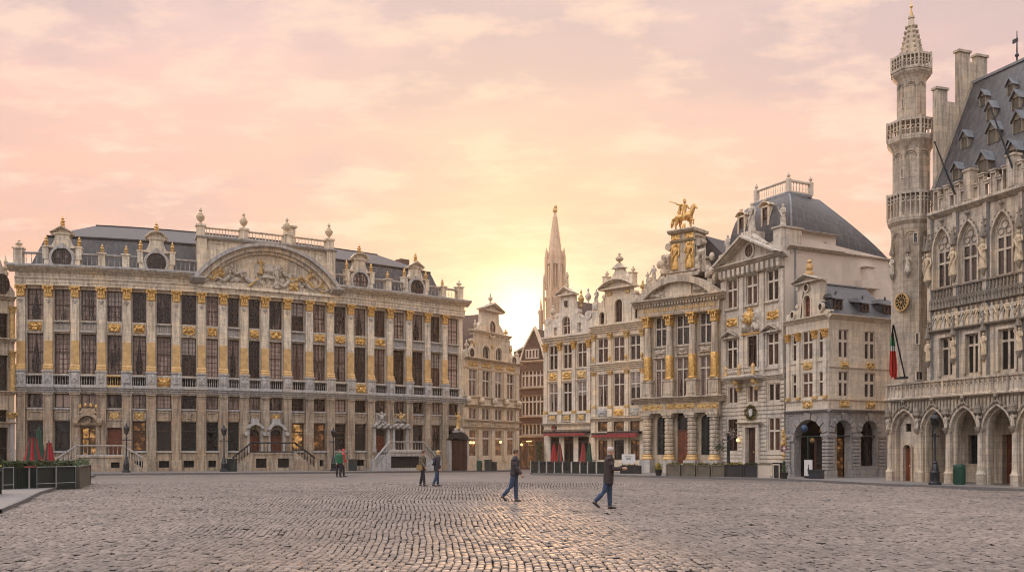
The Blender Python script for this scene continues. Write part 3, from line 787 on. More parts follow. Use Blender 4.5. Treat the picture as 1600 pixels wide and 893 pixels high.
# entablature
m = FD.mb().mat('duke_stone')
m.sweep([(-.1, ZC1), (.30, ZC1), (.30, ZC1 + .22), (.34, ZC1 + .22), (.34, ZC1 + .46), (.42, ZC1 + .5), (.42, ZC1 + .58), (.26, ZC1 + .6), (.26, ZF + .35), (-.1, ZF + .35)], FD.us(0, FD.L))
for q0, q1 in ((-.4, FD.u(308)), (FD.u(521), FD.L + .4)): m.mat('duke_stone'); cornice(m, FD, q0, q1, .28, ZF + .35, ZK - .16, .5, 3, ends=False); m.mat('duke_grey'); m.box(q0, q1, .1, .86, ZK - .155, ZK)
m.build('entablature', DK)
# top balustrade, piers, dormers
ZBt = Zl(393)
def FDu(px): return FD.u(px)
dorm = [97.5, 244.5, 561.6, 649.6]; ctr = (FDu(307.5), FDu(521.5))
gaps = [(u - 1.22, u + 1.22) for u in map(FDu, dorm)] + [(ctr[0] - .02, ctr[1] + .02)]
small = [159.3, 197, 606, 692]
edges = sorted([(FDu(29) - .3, FDu(29) + .3, 'end'), (FDu(718) - .3, FDu(718) + .3, 'end')] + [(FDu(p) - .24, FDu(p) + .24, 'pier') for p in small] + [(a, b, 'gap') for a, b in gaps])
for (a0, a1, ka), (b0, b1, kb) in zip(edges, edges[1:]):
    if b0 - a1 > .5:
        m = FD.mb().mat('duke_grey'); balusters(m, FD, a1, b0, -.1, ZK + .001, ZBt, max(2, int((b0 - a1) / .31)), r=.10, dw=.17); m.build('balustrade', DK)
for a, b, k in edges:
    if k == 'gap': continue
    c = (a + b) / 2; m = FD.mb().mat('duke_stone'); zt = Zl(387) if k == 'end' else ZBt + .1
    m.box(a, b, -.35, .2, ZK, zt - .1); m.box(a - .08, b + .08, -.43, .28, zt - .1, zt)
    p = m.build('pier', DK); m = FD.mb()
    if k == 'end': m.mat('duke_stone'); finial(m, c, -.08, zt, .62, .26)
    else: m.mat('gold_dull'); spike(m, c, -.08, zt, .75, .19)
    m.build('finial', p)
for n, px in enumerate(dorm):
    u = FDu(px); zc = Zl(402 if n != 9 else 402); z = ZK + .002
    m = FD.mb().mat('duke_stone')
    P = arch_pts(u - .92, u + .92, 0, Zl(402.5), 'round', 16)
    m.prism([(u - 1.22, z), (u - 1.22, z + .55), (u - .92, z + .95)] + P + [(u + .92, z + .95), (u + 1.22, z + .55), (u + 1.22, z)], -.45, .12)
    zt = Zl(362); m.box(u - .50, u + .50, -.45, .08, Zl(386), zt)
    volute(m, u - .9, Zl(386), u - .49, zt - .1, -.4, .1); volute(m, u + .9, Zl(386), u + .49, zt - .1, -.4, .1)
    m.mat('duke_grey'); oculus_ring(m, u, Zl(402.5), .70, .78, .16, .1, .26); m.box(u - .14, u + .14, .1, .34, Zl(402.5) + .72, Zl(402.5) + 1.1)
    m.mat('duke_stone'); pediment(m, FD, u - .82, u + .82, zt, Zl(351), -.02, .25, tri=(n in (0, 3)), t=.13); m.box(u - .78, u + .78, -.45, .16, zt - .1, zt)
    d_ = m.build('dormer', DK)
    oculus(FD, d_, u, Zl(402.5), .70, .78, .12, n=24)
    m = FD.mb().mat('gold'); spike(m, u, -.05, Zl(351) - .05, .85, .22); m.build('finial', d_)
    for q in (-1, 1):
        m = FD.mb().mat('duke_stone'); m.box(u + q * 1.13 - .2, u + q * 1.13 + .2, -.42, .16, z + .5, Zl(385)); m.box(u + q * 1.13 - .25, u + q * 1.13 + .25, -.46, .2, Zl(385), Zl(383))
        m.mat('gold'); spike(m, u + q * 1.13, -.1, Zl(383), .85, .2); m.build('pinnacle', d_)
# central attic with segmental pediment
ca, cb = ctr; ca += .0; ZA = Zl(363.5); ZT = Zl(345)
# heights of the attic measured at its left end, depth there
Yc = duke_Y(312); Zc = lambda py: CAMZ + (HOR - py) / FOC * Yc
ZAt, ZAb, ZAp = Zc(353), Zc(372.5), Zc(352)
ZS = Zc(437.0)
m = FD.mb().mat('duke_stone')
m.box(ca, cb, -.8, .10, ZC1 + .3, ZAb)                                # attic wall
for u0, u1 in ((ca, ca + .72), (cb - .72, cb)): m.box(u0, u1, -.9, .32, ZC1 + .45, ZAb + .02)
m.box(ca - .02, cb + .02, .0, .36, ZC1 + .6, Zc(449)); 
m.mat('duke_grey'); m.sweep([(-.85, ZAb), (.35, ZAb), (.48, ZAb + .12), (.48, ZAb + .2), (-.95, ZAb + .2)], FD.us(ca - .1, cb + .1))
m.mat('duke_stone')
for u0, u1 in ((ca + .95, (ca + cb) / 2 - 3.5), ((ca + cb) / 2 + 3.5, cb - .95)):
    m.box(u0, u1, .1, .17, ZAb - .28, ZAb - .2); 
m.build('attic', DK)
rise = Zc(386.5 - 12) - ZS; um = (ca + cb) / 2
m = FD.mb().mat('duke_stone')
O = arch_pts(ca - .35, cb + .35, 0, ZS, 'seg', 36, rise=rise); I = arch_pts(ca + .55, cb - .55, 0, ZS + .02, 'seg', 36, rise=rise - .5); I2 = arch_pts(ca + .9, cb - .9, 0, ZS, 'seg', 36, rise=rise - .72)
m.strip(O, I, .05, .62); m.mat('duke_grey'); m.strip(arch_pts(ca - .35, cb + .35, 0, ZS + .03, 'seg', 36, rise=rise + .05), arch_pts(ca + .0, cb - .0, 0, ZS + .03, 'seg', 36, rise=rise - .2), .4, .95); m.mat('duke_stone'); m.strip(I, I2, .05, .36)
m.prism([(ca, ZS - .55)] + I2 + [(cb, ZS - .55)], .09, .16)
m.sweep([(.1, ZC1 + .6), (.42, ZC1 + .62), (.46, Zc(449)), (.1, Zc(448))], FD.us(ca + .1, cb - .1))
for q in (-1, 1):                                                    # short returns of the cornice at the foot of the arch
    u0 = ca - .5 if q < 0 else cb - .5
    m.mat('duke_grey'); m.sweep([(.1, ZS - .35), (.7, ZS - .25), (1.05, ZS + .02), (1.05, ZS + .12), (.1, ZS + .12)], [u0, u0 + 1.0])
m.build('pediment', DK)
# carved group in the tympanum
rnd = random.Random(5); m = FD.mb().mat('statue_stone'); W = (cb - ca) / 2 - 1.3
hz = lambda x: (rise - .9) * (1 - (x / (W + .8)) ** 2)
def lie(m, u, z, s, q, seed):
    r = random.Random(seed)
    m.tube([(u - q * .5 * s, .2, z + .15 * s), (u, .3, z + .25 * s), (u + q * .3 * s, .3, z + .55 * s), (u + q * .34 * s, .32, z + .8 * s)], [.1 * s, .16 * s, .17 * s, .06 * s], 8)
    m.ball(u + q * .36 * s, .34, z + .92 * s, .13 * s, 1.2); m.tube([(u + q * .3 * s, .4, z + .7 * s), (u + q * .6 * s, .46, z + .55 * s), (u + q * .72 * s, .45, z + .8 * s)], [.07 * s, .06 * s, .04 * s])
    m.tube([(u - q * .1 * s, .32, z + .22 * s), (u - q * .55 * s, .4, z + .42 * s), (u - q * .9 * s, .35, z + .1 * s)], [.12 * s, .1 * s, .05 * s])
zb = Zc(447)
for k in range(46):
    x = rnd.uniform(-W, W); h = hz(x)
    if h < .3: continue
    z = zb + rnd.uniform(0, max(.1, h * .55)); m.ball(um + x, .18, z, rnd.uniform(.08, .2), rnd.uniform(.7, 1.4), 5, rnd.uniform(.8, 1.8))
for j, (x, z, s, q) in enumerate([(-4.9, .15, .8, 1), (-3.4, .3, 1, 1), (-2.6, .95, .8, -1), (-1.5, .3, 1.1, -1), (1.2, .2, 1.1, 1), (1.3, 1.1, .9, -1), (3.3, .2, 1, -1), (4.4, .15, .8, -1)]):
    lie(m, um + x, zb + z, s, q, j)
m.relief(um - 1.1, um + 1.1, zb + .9, zb + 2.1, .15, .25, seed=3); figure(m, um + .6, .3, zb + .2, 1.7, 4)
m.box(um - 2.6, um + 2.6, .16, .34, zb - .1, zb + .12)
for j in range(24): m.ball(um - 2.5 + j * .22, .3, zb - .16, .09, 1)
m.mat('gold_dull')
for j, (x, z, s, q) in enumerate([(-4.2, .35, 1.05, 1), (3.0, .9, 1, 1), (3.5, .3, 1.1, -1)]): lie(m, um + x, zb + z, s, q, 20 + j)
m.relief(um - 4.6, um - 3.5, zb + .7, zb + 1.6, .2, .25, seed=8, nx=10); m.relief(um + 1.5, um + 2.3, zb + .1, zb + 1.2, .3, .2, seed=9, nx=10); figure(m, um - .65, .3, zb + 1.25, 1.25, 2)
m.tube([(um - 1.6, .35, zb + .2), (um - .9, .4, zb + .9)], .1, 8); figure(m, um + 4.3, .3, zb + .15, 1.2, 6)
m.build('tympanum_relief', DK)
ur = [FDu(p) for p in (313.8, 381.5, 449.6, 515.5)]
for a, b in zip(ur, ur[1:]):
    m = FD.mb().mat('duke_stone'); balusters(m, FD, a + .3, b - .3, -.2, ZAb + .2, ZAt, 11 if a < ur[1] - .1 or 1 else 10, r=.115, dw=.17); m.build('balustrade', DK)
for u in ur:
    m = FD.mb().mat('duke_stone'); m.box(u - .3, u + .3, -.5, .12, ZAb + .2, ZAt); m.box(u - .38, u + .38, -.58, .2, ZAt, ZAt + .14)
    p = m.build('pier', DK); m = FD.mb().mat('statue_buff'); finial(m, u, -.2, ZAt + .14, 1.35, .33, 10); m.build('urn', p)
# mansard roof
def ridge(zpy, px, d): return FD(FD.u(px), d, CAMZ + (HOR - zpy) / FOC * (FD(FD.u(px), d, 0)[1]))
m = FD.mb().mat('slate')
UL, UR = FDu(40) - .3, FDu(705) + .2
e0, e1, e2 = (-1.0, ZK - .4), (-2.0, Zl(366) + .35), (-6.2, Zl(343) + 1.15)
us = FD.us(UL + 1.1, UR - 1.1, 2)
us0 = [UL + (UR - UL) * k / (len(us) - 1) for k in range(len(us))]
A = [(u, *e0) for u in us0]; B = [(u, *e1) for u in us]; n = len(us)
m.add(A + B, [(i, i + 1, n + i + 1, n + i) for i in range(n - 1)])
m.add([A[0], B[0], (us[0], -11.5, e1[1]), (us0[0], -12.5, e0[1])], [(0, 1, 2, 3)]); m.add([A[-1], B[-1], (us[-1], -11.5, e1[1]), (us0[-1], -12.5, e0[1])], [(0, 1, 2, 3)])
m.mat('slate_brown'); ra, rb = UL + 3.9, UR - 4.2
C_ = [(ra + (rb - ra) * k / (n - 1), *e2) for k in range(n)]; B2 = [(u, e1[0] - .02, e1[1] + .02) for u in us]; Dk = [(u, -11.4, e1[1] + .02) for u in us]
m.add(B2 + C_ + Dk, [(i, i + 1, n + i + 1, n + i) for i in range(n - 1)] + [(n + i, n + i + 1, 2 * n + i + 1, 2 * n + i) for i in range(n - 1)] + [(0, n, 2 * n), (n - 1, 2 * n - 1, 3 * n - 1)])
m.mat('black'); m.sweep([(e1[0] - .1, e1[1] - .06), (e1[0] + .12, e1[1] - .06), (e1[0] + .12, e1[1] + .05), (e1[0] - .1, e1[1] + .05)], us)
m.sweep([(e2[0] - .08, e2[1] - .05), (e2[0] + .08, e2[1] - .05), (e2[0] + .08, e2[1] + .06), (e2[0] - .08, e2[1] + .06)], [p[0] for p in C_])
m.mat('lead')
m.build('roof', DK)
m = FD.mb().mat('duke_stone'); uc = FDu(494); m.box(uc - .45, uc + .45, -6.8, -6, e2[1] - .6, e2[1] + 1.3); m.box(uc - .6, uc + .6, -6.95, -5.85, e2[1] + 1.3, e2[1] + 1.45); m.build('chimney', DK)
m = FD.mb().mat('brick_red'); uc = FDu(683); m.box(uc - .5, uc + .5, -6.0, -5, e1[1] + .2, e1[1] + 1.6); m.build('chimney', DK)
# flights of steps
def steps_thing(F, par, ul, uc0, uc1, ur, ztop, d0, d1, mt, mrail, name='double_stairs', left=True, right=True, grilles=(), red=()):
    """landing between uc0 and uc1, flights down to ul and ur"""
    g = zg(*F((uc0 + uc1) / 2, d1, 0)[:2]) + .12
    m = F.mb().mat(mt); wallops = [(a, b, g + .25, ztop - .45) for a, b in grilles]
    wall(m, F, uc0, uc1, g - .5, ztop - .12, wallops, .15, d1); m.box(uc0, uc1, d0, d1 - .16, ztop - .14, ztop - .121)
    m.box(uc0 - .05, uc1 + .05, d0, d1 + .08, ztop - .12, ztop)
    for u in (uc0, uc1): m.box(u - .14, u + .14, d1 - .2, d1 + .1, g - .4, ztop)
    N_ = 8
    for q, ue, us_ in ((-1, ul, uc0), (1, ur, uc1)):
        if ue is None: m.box(us_ - .1, us_ + .1, d0, d1, g - .4, ztop - .13); continue
        w = (ue - us_) / N_
        for k in range(N_):
            z = ztop - .12 - (ztop - .12 - g) * (k + 1) / (N_ + 1)
            x0, x1 = sorted((us_ + w * k, us_ + w * (k + 1))); m.box(x0, x1, d0, d1, g - .4, z)
        m.prism([(us_, g - .3), (us_, ztop + .02), (ue, g + .22), (ue, g - .3)], d1, d1 + .14)
        m.box(min(ue, ue + q * .35), max(ue, ue + q * .35), d1 - .12, d1 + .22, g - .3, g + 1.05)
    s = m.build(name, par)
    m = F.mb().mat(mrail); H = .82
    balusters(m, F, uc0, uc1, d1 - .05, ztop, ztop + H, max(6, int((uc1 - uc0) / .26)), r=.075, dw=.09)
    for q, ue, us_ in ((-1, ul, uc0), (1, ur, uc1)):
        if ue is None: continue
        n = 7; zt = lambda t: ztop * (1 - t) + (g + .22) * t
        for k in range(n):
            t = (k + .5) / n; x = us_ + (ue - us_) * t
            m.lathe(x, d1 + .06, [(.075 * p * 1.6, zt(t) + H * .9 * z) for p, z in BAL], 6)
        m.prism([(us_, ztop + H - .1), (us_, ztop + H + .02), (ue, g + .22 + H + .02), (ue, g + .22 + H - .1)], d1 - .06, d1 + .18)
    m.build('railing', s)
    if grilles:
        for a, b in grilles:
            m = F.mb().mat('interior'); m.box(a, b, d1 - .3, d1 - .15, g + .25, ztop - .45)
            m.build('cellar_opening', s)
    return s
u = FDu
steps_thing(FD, DK, u(98), u(126), u(196), u(225), Zl(712), .05, 1.25, 'duke_low', 'duke_grey', grilles=[(u(177), u(190))])
steps_thing(FD, DK, u(358), u(387), u(452), u(482), Zl(707), .05, 1.35, 'duke_low', 'iron', grilles=[(u(394), u(410)), (u(427), u(444))])
steps_thing(FD, DK, u(572), u(594), u(645), u(667), Zl(704.5), .05, 1.5, 'duke_grey', 'duke_grey', grilles=[(u(597), u(641))])
# dark pedimented street portal at the last bay
m = FD.mb().mat('door_dark'); a, b = u(699), u(720.5); g = zg(*FD(a, 0, 0)[:2]) + .12; zt = Zl(684.5)
m.box(a, b, .3, .85, g - .3, zt); 
for k in range(11): x = a + (b - a) * (k + .5) / 11; m.box(x - .05, x + .03, .85, .88, g, zt - .1)
m.mat('black'); m.sweep([(0, zt), (1.0, zt), (1.15, zt + .12), (0, zt + .14)], [a - .25, b + .25])
P = arch_pts(a - .15, b + .15, 0, zt + .14, 'seg', 10, rise=.62); m.prism(P, .1, .95)
m.mat('duke_grey'); m.box(a - .28, a - .02, .05, .7, g - .3, zt); m.box(b + .02, b + .28, .05, .7, g - .3, zt)
c = (a + b) / 2; m.ball(c - .3, .6, zt + .9, .2, 1.1); m.ball(c + .3, .6, zt + .9, .2, 1.1); m.box(c - .5, c + .5, .3, .8, zt + .7, zt + .82)
p = m.build('street_portal', DK); m = FD.mb().mat('gold_dull'); figure(m, c, .55, zt + 1.0, 1.55, 3); m.build('gilded_figure', p)
# slim house cut by the edge of the view
FX = Facade([at(-60, 64.5), at(22.5, 67.6)])
GH = thing('guild_house', 'narrow guild house with gold columns and scrolled gable, left of the long palace', 'house', (*at(5, 66.8), 0))
zx = lambda py: CAMZ + (HOR - py) / FOC * 67.2
fu = FX.u; m = FX.mb().mat('oak'); o1 = [(fu(-16), fu(13), zx(528), zx(490)), (fu(-16), fu(13), zx(612), zx(555)), (fu(-16), fu(12), zx(660), zx(640)), (fu(-16), fu(13), zx(733), zx(667))]
wall(m, FX, 0, FX.L, -.5, zx(470), o1)
for pyy, h in ((469, .3), (536, .35), (617, .3), (663, .2)): cornice(m, FX, 0, FX.L, 0, zx(pyy), zx(pyy) + h, .35, 3, ends=False)
m.box(FX.L - .3, FX.L, -10, -.001, -.5, zx(459)); m.box(0, .3, -10, -.001, -.5, zx(463))
m.prism([(0, zx(462)), (0, zx(395)), (fu(0), zx(408)), (fu(12), zx(440)), (FX.L, zx(455)), (FX.L, zx(462))], -.3, .05); m.build('wall', GH)
for o in o1: window(FX, GH, o, nv=1, nh=1, pm='pane_dark')
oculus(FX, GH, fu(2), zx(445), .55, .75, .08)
for pyy0, pyy1 in ((530, 478), (612, 548)):
    m = FX.mb().mat('gold_dull'); capital(m, fu(18), zx(pyy1) - .5, zx(pyy1), .4, 0, .2, 'gold_dull'); m.lathe(fu(18), .12, [(.2, zx(pyy0)), (.18, zx(pyy1) - .5)], 10); m.build('column', GH)
m = FX.mb().mat('gold_dull'); capital(m, fu(17), zx(653), zx(644), .5, 0, .2, 'gold_dull'); m.mat('duke_grey'); m.box(fu(14), fu(21), 0, .2, -.4, zx(653)); m.build('pier', GH)
m = FX.mb().mat('statue_buff'); spike(m, fu(10), -.1, zx(438), 1.9, .25); m.build('pinnacle', GH)
m = FX.mb().mat('slate'); c_ = FX.L / 2; m.add([(0, -.3, zx(462)), (c_, -.3, zx(398)), (FX.L, -.3, zx(458)), (0, -10, zx(462)), (c_, -10, zx(398)), (FX.L, -10, zx(458))], [(0, 1, 4, 3), (1, 2, 5, 4), (0, 1, 2), (3, 4, 5)]); m.build('roof', GH)
m = FX.mb().mat('gold_dull')
# ================================================================ gabled houses round the lane
def shell(m, F, z0, z1, depth=9, left=True, right=True, t=.3, mt=None):
    if mt: m.mat(mt)
    if left: m.box(0, t, -depth, -.002, z0, z1)
    if right: m.box(F.L - t, F.L, -depth, -.002, z0, z1)
def gable_roof(F, par, u0, u1, zE, zR, d0=-.3, d1=-10, mt='tile', name='roof'):
    m = F.mb().mat(mt); c = (u0 + u1) / 2
    m.add([(u0, d0, zE), (c, d0, zR), (c, d1, zR), (u0, d1, zE), (u1, d0, zE), (u1, d1, zE)], [(0, 1, 2, 3), (1, 4, 5, 2), (3, 2, 5), (0, 1, 4)])
    return m.build(name, par)
def outline_gable(m, pts, d0=-.4, d1=0): m.prism(pts, d0, d1)
def sill_line(m, F, u0, u1, z, h=.16, out=.14, d=0): m.sweep([(d, z), (d + out * .5, z), (d + out, z + h * .5), (d + out, z + h), (d, z + h)], F.us(u0, u1))
def frame_round(m, o, w=.1, d0=.002, d1=.07):
    a, b, c, e = o[:4]
    if len(o) > 4:
        zs, rise = spring(o); P = arch_pts(a - w, b + w, c, zs, 'round' if o[4] == 'round' else o[4], 12, rise=None if rise is None else rise + w); Q = arch_pts(a, b, c, zs, o[4], 12, rise=rise)
        m.strip([(a - w, c)] + P + [(b + w, c)], [(a, c)] + Q + [(b, c)], d0, d1)
    else:
        m.box(a - w, a, d0, d1, c, e); m.box(b, b + w, d0, d1, c, e); m.box(a - w, b + w, d0, d1 + .01, e, e + w)

# ---- warm gable house at the end of the palace
FA = Facade([at(724, 84.6), at(811.5, 93.3)]); FA.wd = -.12; u = FA.u; Z = lambda py: FA.z(766, py)
HA = thing('gable_house', 'cream gabled house with scrolled top and oval window, right of the long palace', 'house', (*at(766, 88.7), zg(*at(766, 88.7))))
wx = [(732, 744.8), (753.2, 765), (773.2, 784), (791.8, 802.5)]
W_ = [(u(a), u(b)) for a, b in wx]; opsA = []
for i, (a, b) in enumerate(W_):
    opsA += [(a, b, Z(712), Z(671.5)), (a, b, Z(656), Z(638)), (a, b, Z(621), Z(580))]
ga = [(u(752.7), u(764.6), Z(571.5), Z(541), 'round'), (u(773.2), u(784), Z(571.5), Z(541), 'round')]
g0 = zg(*at(766, 88)) - .6
m = FA.mb().mat('warm'); wall(m, FA, 0, FA.L, g0, Z(564), opsA); shell(m, FA, g0, Z(564))
wall(m, FA, u(739), u(797), Z(562.3), Z(527), [(a, b, Z(561), e, k) for a, b, c, e, k in ga])
for a, b in W_: frame_round(m, (a, b, Z(621), Z(580)), .07)
m.build('wall', HA)
m = FA.mb().mat('warm')
for i in range(5):                                                       # piers between the windows with masks
    c = [u(728), (W_[0][1] + W_[1][0]) / 2, (W_[1][1] + W_[2][0]) / 2, (W_[2][1] + W_[3][0]) / 2, u(807)][i]
    m.box(c - .3, c + .3, .002, .16, Z(720), Z(672)); m.box(c - .3, c + .3, .002, .12, Z(655.5), Z(638)); m.box(c - .28, c + .28, .002, .14, Z(621), Z(580))
    m.ball(c, .3, Z(627), .3, 1.1); m.ball(c, .32, Z(633.5), .17)
for pa, pb, o in ((636.5, 633.3, .35), (669, 666.3, .25), (659, 656.6, .3), (565.8, 562.4, .45), (624, 621.6, .15)): cornice(m, FA, 0, FA.L, 0, Z(pa), Z(pb), o, 3, ends=False)
for k in range(4): m.relief(W_[k][0] - .1, W_[k][1] + .1, Z(665.5), Z(659.5), .01, .14, seed=200 + k, nx=14, nz=5)
m.build('cornice', HA)
m = FA.mb().mat('warm'); m.box(0, FA.L, .002, .05, Z(577.5), Z(566)); m.mat('gold_dull')
for k in range(4): m.relief(W_[k][0] - .2, W_[k][1] + .2, Z(575.5), Z(568), .055, .12, seed=210 + k, nx=20, nz=5, sym=False)
m.box(0, FA.L, .05, .09, Z(578.6), Z(577.6)); m.build('gilded_frieze', HA)
for i, (a, b) in enumerate(W_):
    window(FA, HA, (a, b, Z(712), Z(671.5)), nv=0, nh=1, pm={0: 'lit_dim', 2: 'lit_dim', 3: 'lit_dim'}.get(i, 'pane_red'), transom=(.68,), mw=.16, fm='frame_stone' )
    window(FA, HA, (a, b, Z(656), Z(638)), nv=1, nh=0, pm='pane_red', fm='frame_stone', mw=.12)
    window(FA, HA, (a, b, Z(621), Z(580)), cur=('drape', None, 'blind', None)[i % 4], nv=1, nh=1, pm='pane_red', fm='frame_stone', mw=.12, transom=(.62,), bars=(3, 6))
for o in ga: window(FA, HA, (o[0], o[1], Z(561), o[3], 'round'), nv=1, nh=1, pm='pane_red', fm='frame_stone', bars=(3, 4))
m = FA.mb().mat('cream'); c = u(767)
outline_gable(m, [(u(739), Z(526.8)), (u(797), Z(526.8)), (u(794), Z(521.5)), (u(741), Z(521.5))])
P = [(u(744), Z(521.5)), (u(748), Z(511)), (u(752.5), Z(505)), (u(753.5), Z(485)), (u(779), Z(485)), (u(780.5), Z(504)), (u(785), Z(510)), (u(790), Z(521.5))]
outline_gable(m, P); cornice(m, FA, u(739.5), u(796.5), 0, Z(524.5), Z(519.5), .35, 3, ends=False)
pediment(m, FA, u(749.5), u(785), Z(484.5), Z(472.5), 0, .35, t=.2); m.box(u(750), u(784.5), -.4, .3, Z(486.5), Z(484.3))
for q in (u(742.5), u(791.5)):
    pass
volute(m, u(725.5), Z(562), u(739.2), Z(533), -.4, .05); volute(m, u(811), Z(562), u(797), Z(533), -.4, .05)
m.box(u(737), u(743), -.4, .22, Z(521.5), Z(519)); oculus_ring(m, u(767.3), Z(513), .55, .72, .2, .0, .2)
for pa, pb in ((748.6, 766.5), (768.8, 787)): pass
for o in ga: frame_round(m, (o[0], o[1], Z(561), o[3], 'round'), .12, .002, .1)
m.mat('gold_dull')
for q in (739.5, 768, 797): m.ball(u(q), .1, Z(541), .16, 1.5); 
m.build('gable', HA)
oculus(FA, HA, u(767.3), Z(513), .55, .72, .06); oculus(FA, HA, u(735), Z(556), .42, .42, .1, ring='cream'); oculus(FA, HA, u(801), Z(558.5), .42, .42, .1, ring='cream')
for q, y, h in ((743, 519, .95), (791, 519.5, .75), (729.5, 551, .9), (767, 473, .95), (808, 553, .9)):
    m = FA.mb().mat('cream' if q != 791 else 'gold_dull'); finial(m, u(q), -.05, Z(y), h, .24); m.build('urn', HA)
gable_roof(FA, HA, .2, FA.L - .2, Z(560), Z(488), mt='tile')

# ---- red brown house in the lane
FB = Facade([at(808, 99), at(856, 97)]); u = FB.u; Z = lambda py: FB.z(830, py)
HB = thing('lane_house', 'narrow red brown brick house with rows of mullioned windows down the lane', 'house', (*at(832, 98), zg(*at(832, 98))))
g0 = zg(*at(832, 98)) - .6
m = FB.mb().mat('brick_red'); rows = [(594.5, 578.5), (649.5, 617), (679, 662.5)]
opB = [(u(813.3), u(849), Z(a), Z(b)) for a, b in [(604.5, 577.5), (649.5, 616.5), (679.5, 661)]] + [(u(813.5), u(820.5), Z(729), Z(688)), (u(823), u(834), Z(729), Z(687)), (u(838), u(849.5), Z(722), Z(690))]
wall(m, FB, 0, FB.L, g0, Z(566), opB); shell(m, FB, g0, Z(566)); m.build('wall', HB)
for o in opB[:3]: window(FB, HB, o, nv=5, nh=1, pm='pane_red', fm='frame_stone', fw=.12, mw=.15, transom=(.68,) if o is not opB[2] else (.99,))
window(FB, HB, opB[3], nv=0, nh=0, pm='lit_dim', fm='frame_stone'); window(FB, HB, opB[4], nv=0, nh=1, pm='lit_dim', fm='frame_stone', transom=(.82,), name='door'); window(FB, HB, opB[5], nv=1, nh=1, pm='pane_red')
for a, b in ((566, 563), (607, 605.2), (652, 650), (683, 679.8)): m = FB.mb().mat('cream'); cornice(m, FB, 0, FB.L, 0, Z(a), Z(b), .25, 2, ends=False); m.build('cornice', HB)
m = FB.mb().mat('tile'); m.prism([(u(812), Z(563)), (u(819), Z(540)), (u(834.5), Z(512)), (u(845), Z(540)), (u(852), Z(563))], -.5, -.12)
m.mat('cream'); m.strip([(u(811.5), Z(563)), (u(819), Z(538)), (u(834.5), Z(509.5)), (u(846), Z(538)), (u(853), Z(563))], [(u(813), Z(563)), (u(820.5), Z(540)), (u(834.5), Z(514.5)), (u(844), Z(540)), (u(850), Z(563))], -.5, .05); m.build('gable', HB)
ow = (u(822), u(842), Z(560), Z(545.5)); m = FB.mb().mat('brick_red'); m.box(ow[0] - .15, ow[1] + .15, -.11, .0, Z(562), Z(541.5)); m.build('dormer_wall', HB)
window(FB, HB, ow, d=.06, nv=3, nh=0, pm='pane_red', fm='frame_stone', fw=.1, mw=.14)
gable_roof(FB, HB, .3, FB.L - .3, Z(562), Z(512), mt='tile')
FB2 = Facade([at(796, 99.2), at(835, 97.8)]); u = FB2.u; Z = lambda py: FB2.z(815, py)
RB = thing('gable_house', 'plain brown house with a bare sloping tiled roof, behind the lane', 'house', (*at(803, 100), 0))
m = FB2.mb().mat('tile'); m.add([(0, -.8, Z(548)), (FB2.L, -.8, Z(540)), (FB2.L + .3, -5, Z(512)), (0, -6, Z(520))], [(0, 1, 2, 3)]); m.add([(0, -.8, Z(548)), (0, -6, Z(520)), (0, -11, Z(548))], [(0, 1, 2)]); m.build('roof', RB)
m = FB2.mb().mat('brick_red'); m.box(0, u(812), -10, -1, g0, Z(548)); m.build('wall', RB)

# ---- house C: white house with gilt trim on the other corner of the lane
def lower_windows(F, H, spans, z0, z1, **k):
    for a, b in spans: window(F, H, (a, b, z0, z1), **k)
FC = Facade([at(850, 72.8), at(925, 69.2)]); FC.wd = -.12; u = FC.u; Z = lambda py: FC.z(887, py)
HC = thing('corner_house', 'white gable house with red awning and gilded panels, right corner of the lane', 'house', (*at(887, 71), 0))
wc = [(u(858), u(871.2)), (u(879.8), u(893.3)), (u(902), u(916.5))]
opC = []
for a, b in wc: opC += [(a, b, Z(643), Z(597)), (a, b, Z(575.5), Z(537.5))]
shp = [(u(860), u(873.5)), (u(881), u(896)), (u(903), u(920))]
opC += [(a, b, Z(722), Z(682)) for a, b in shp]
m = FC.mb().mat('cream_b'); wall(m, FC, 0, FC.L, -.6, Z(525), opC); shell(m, FC, -.6, Z(525), 14); 
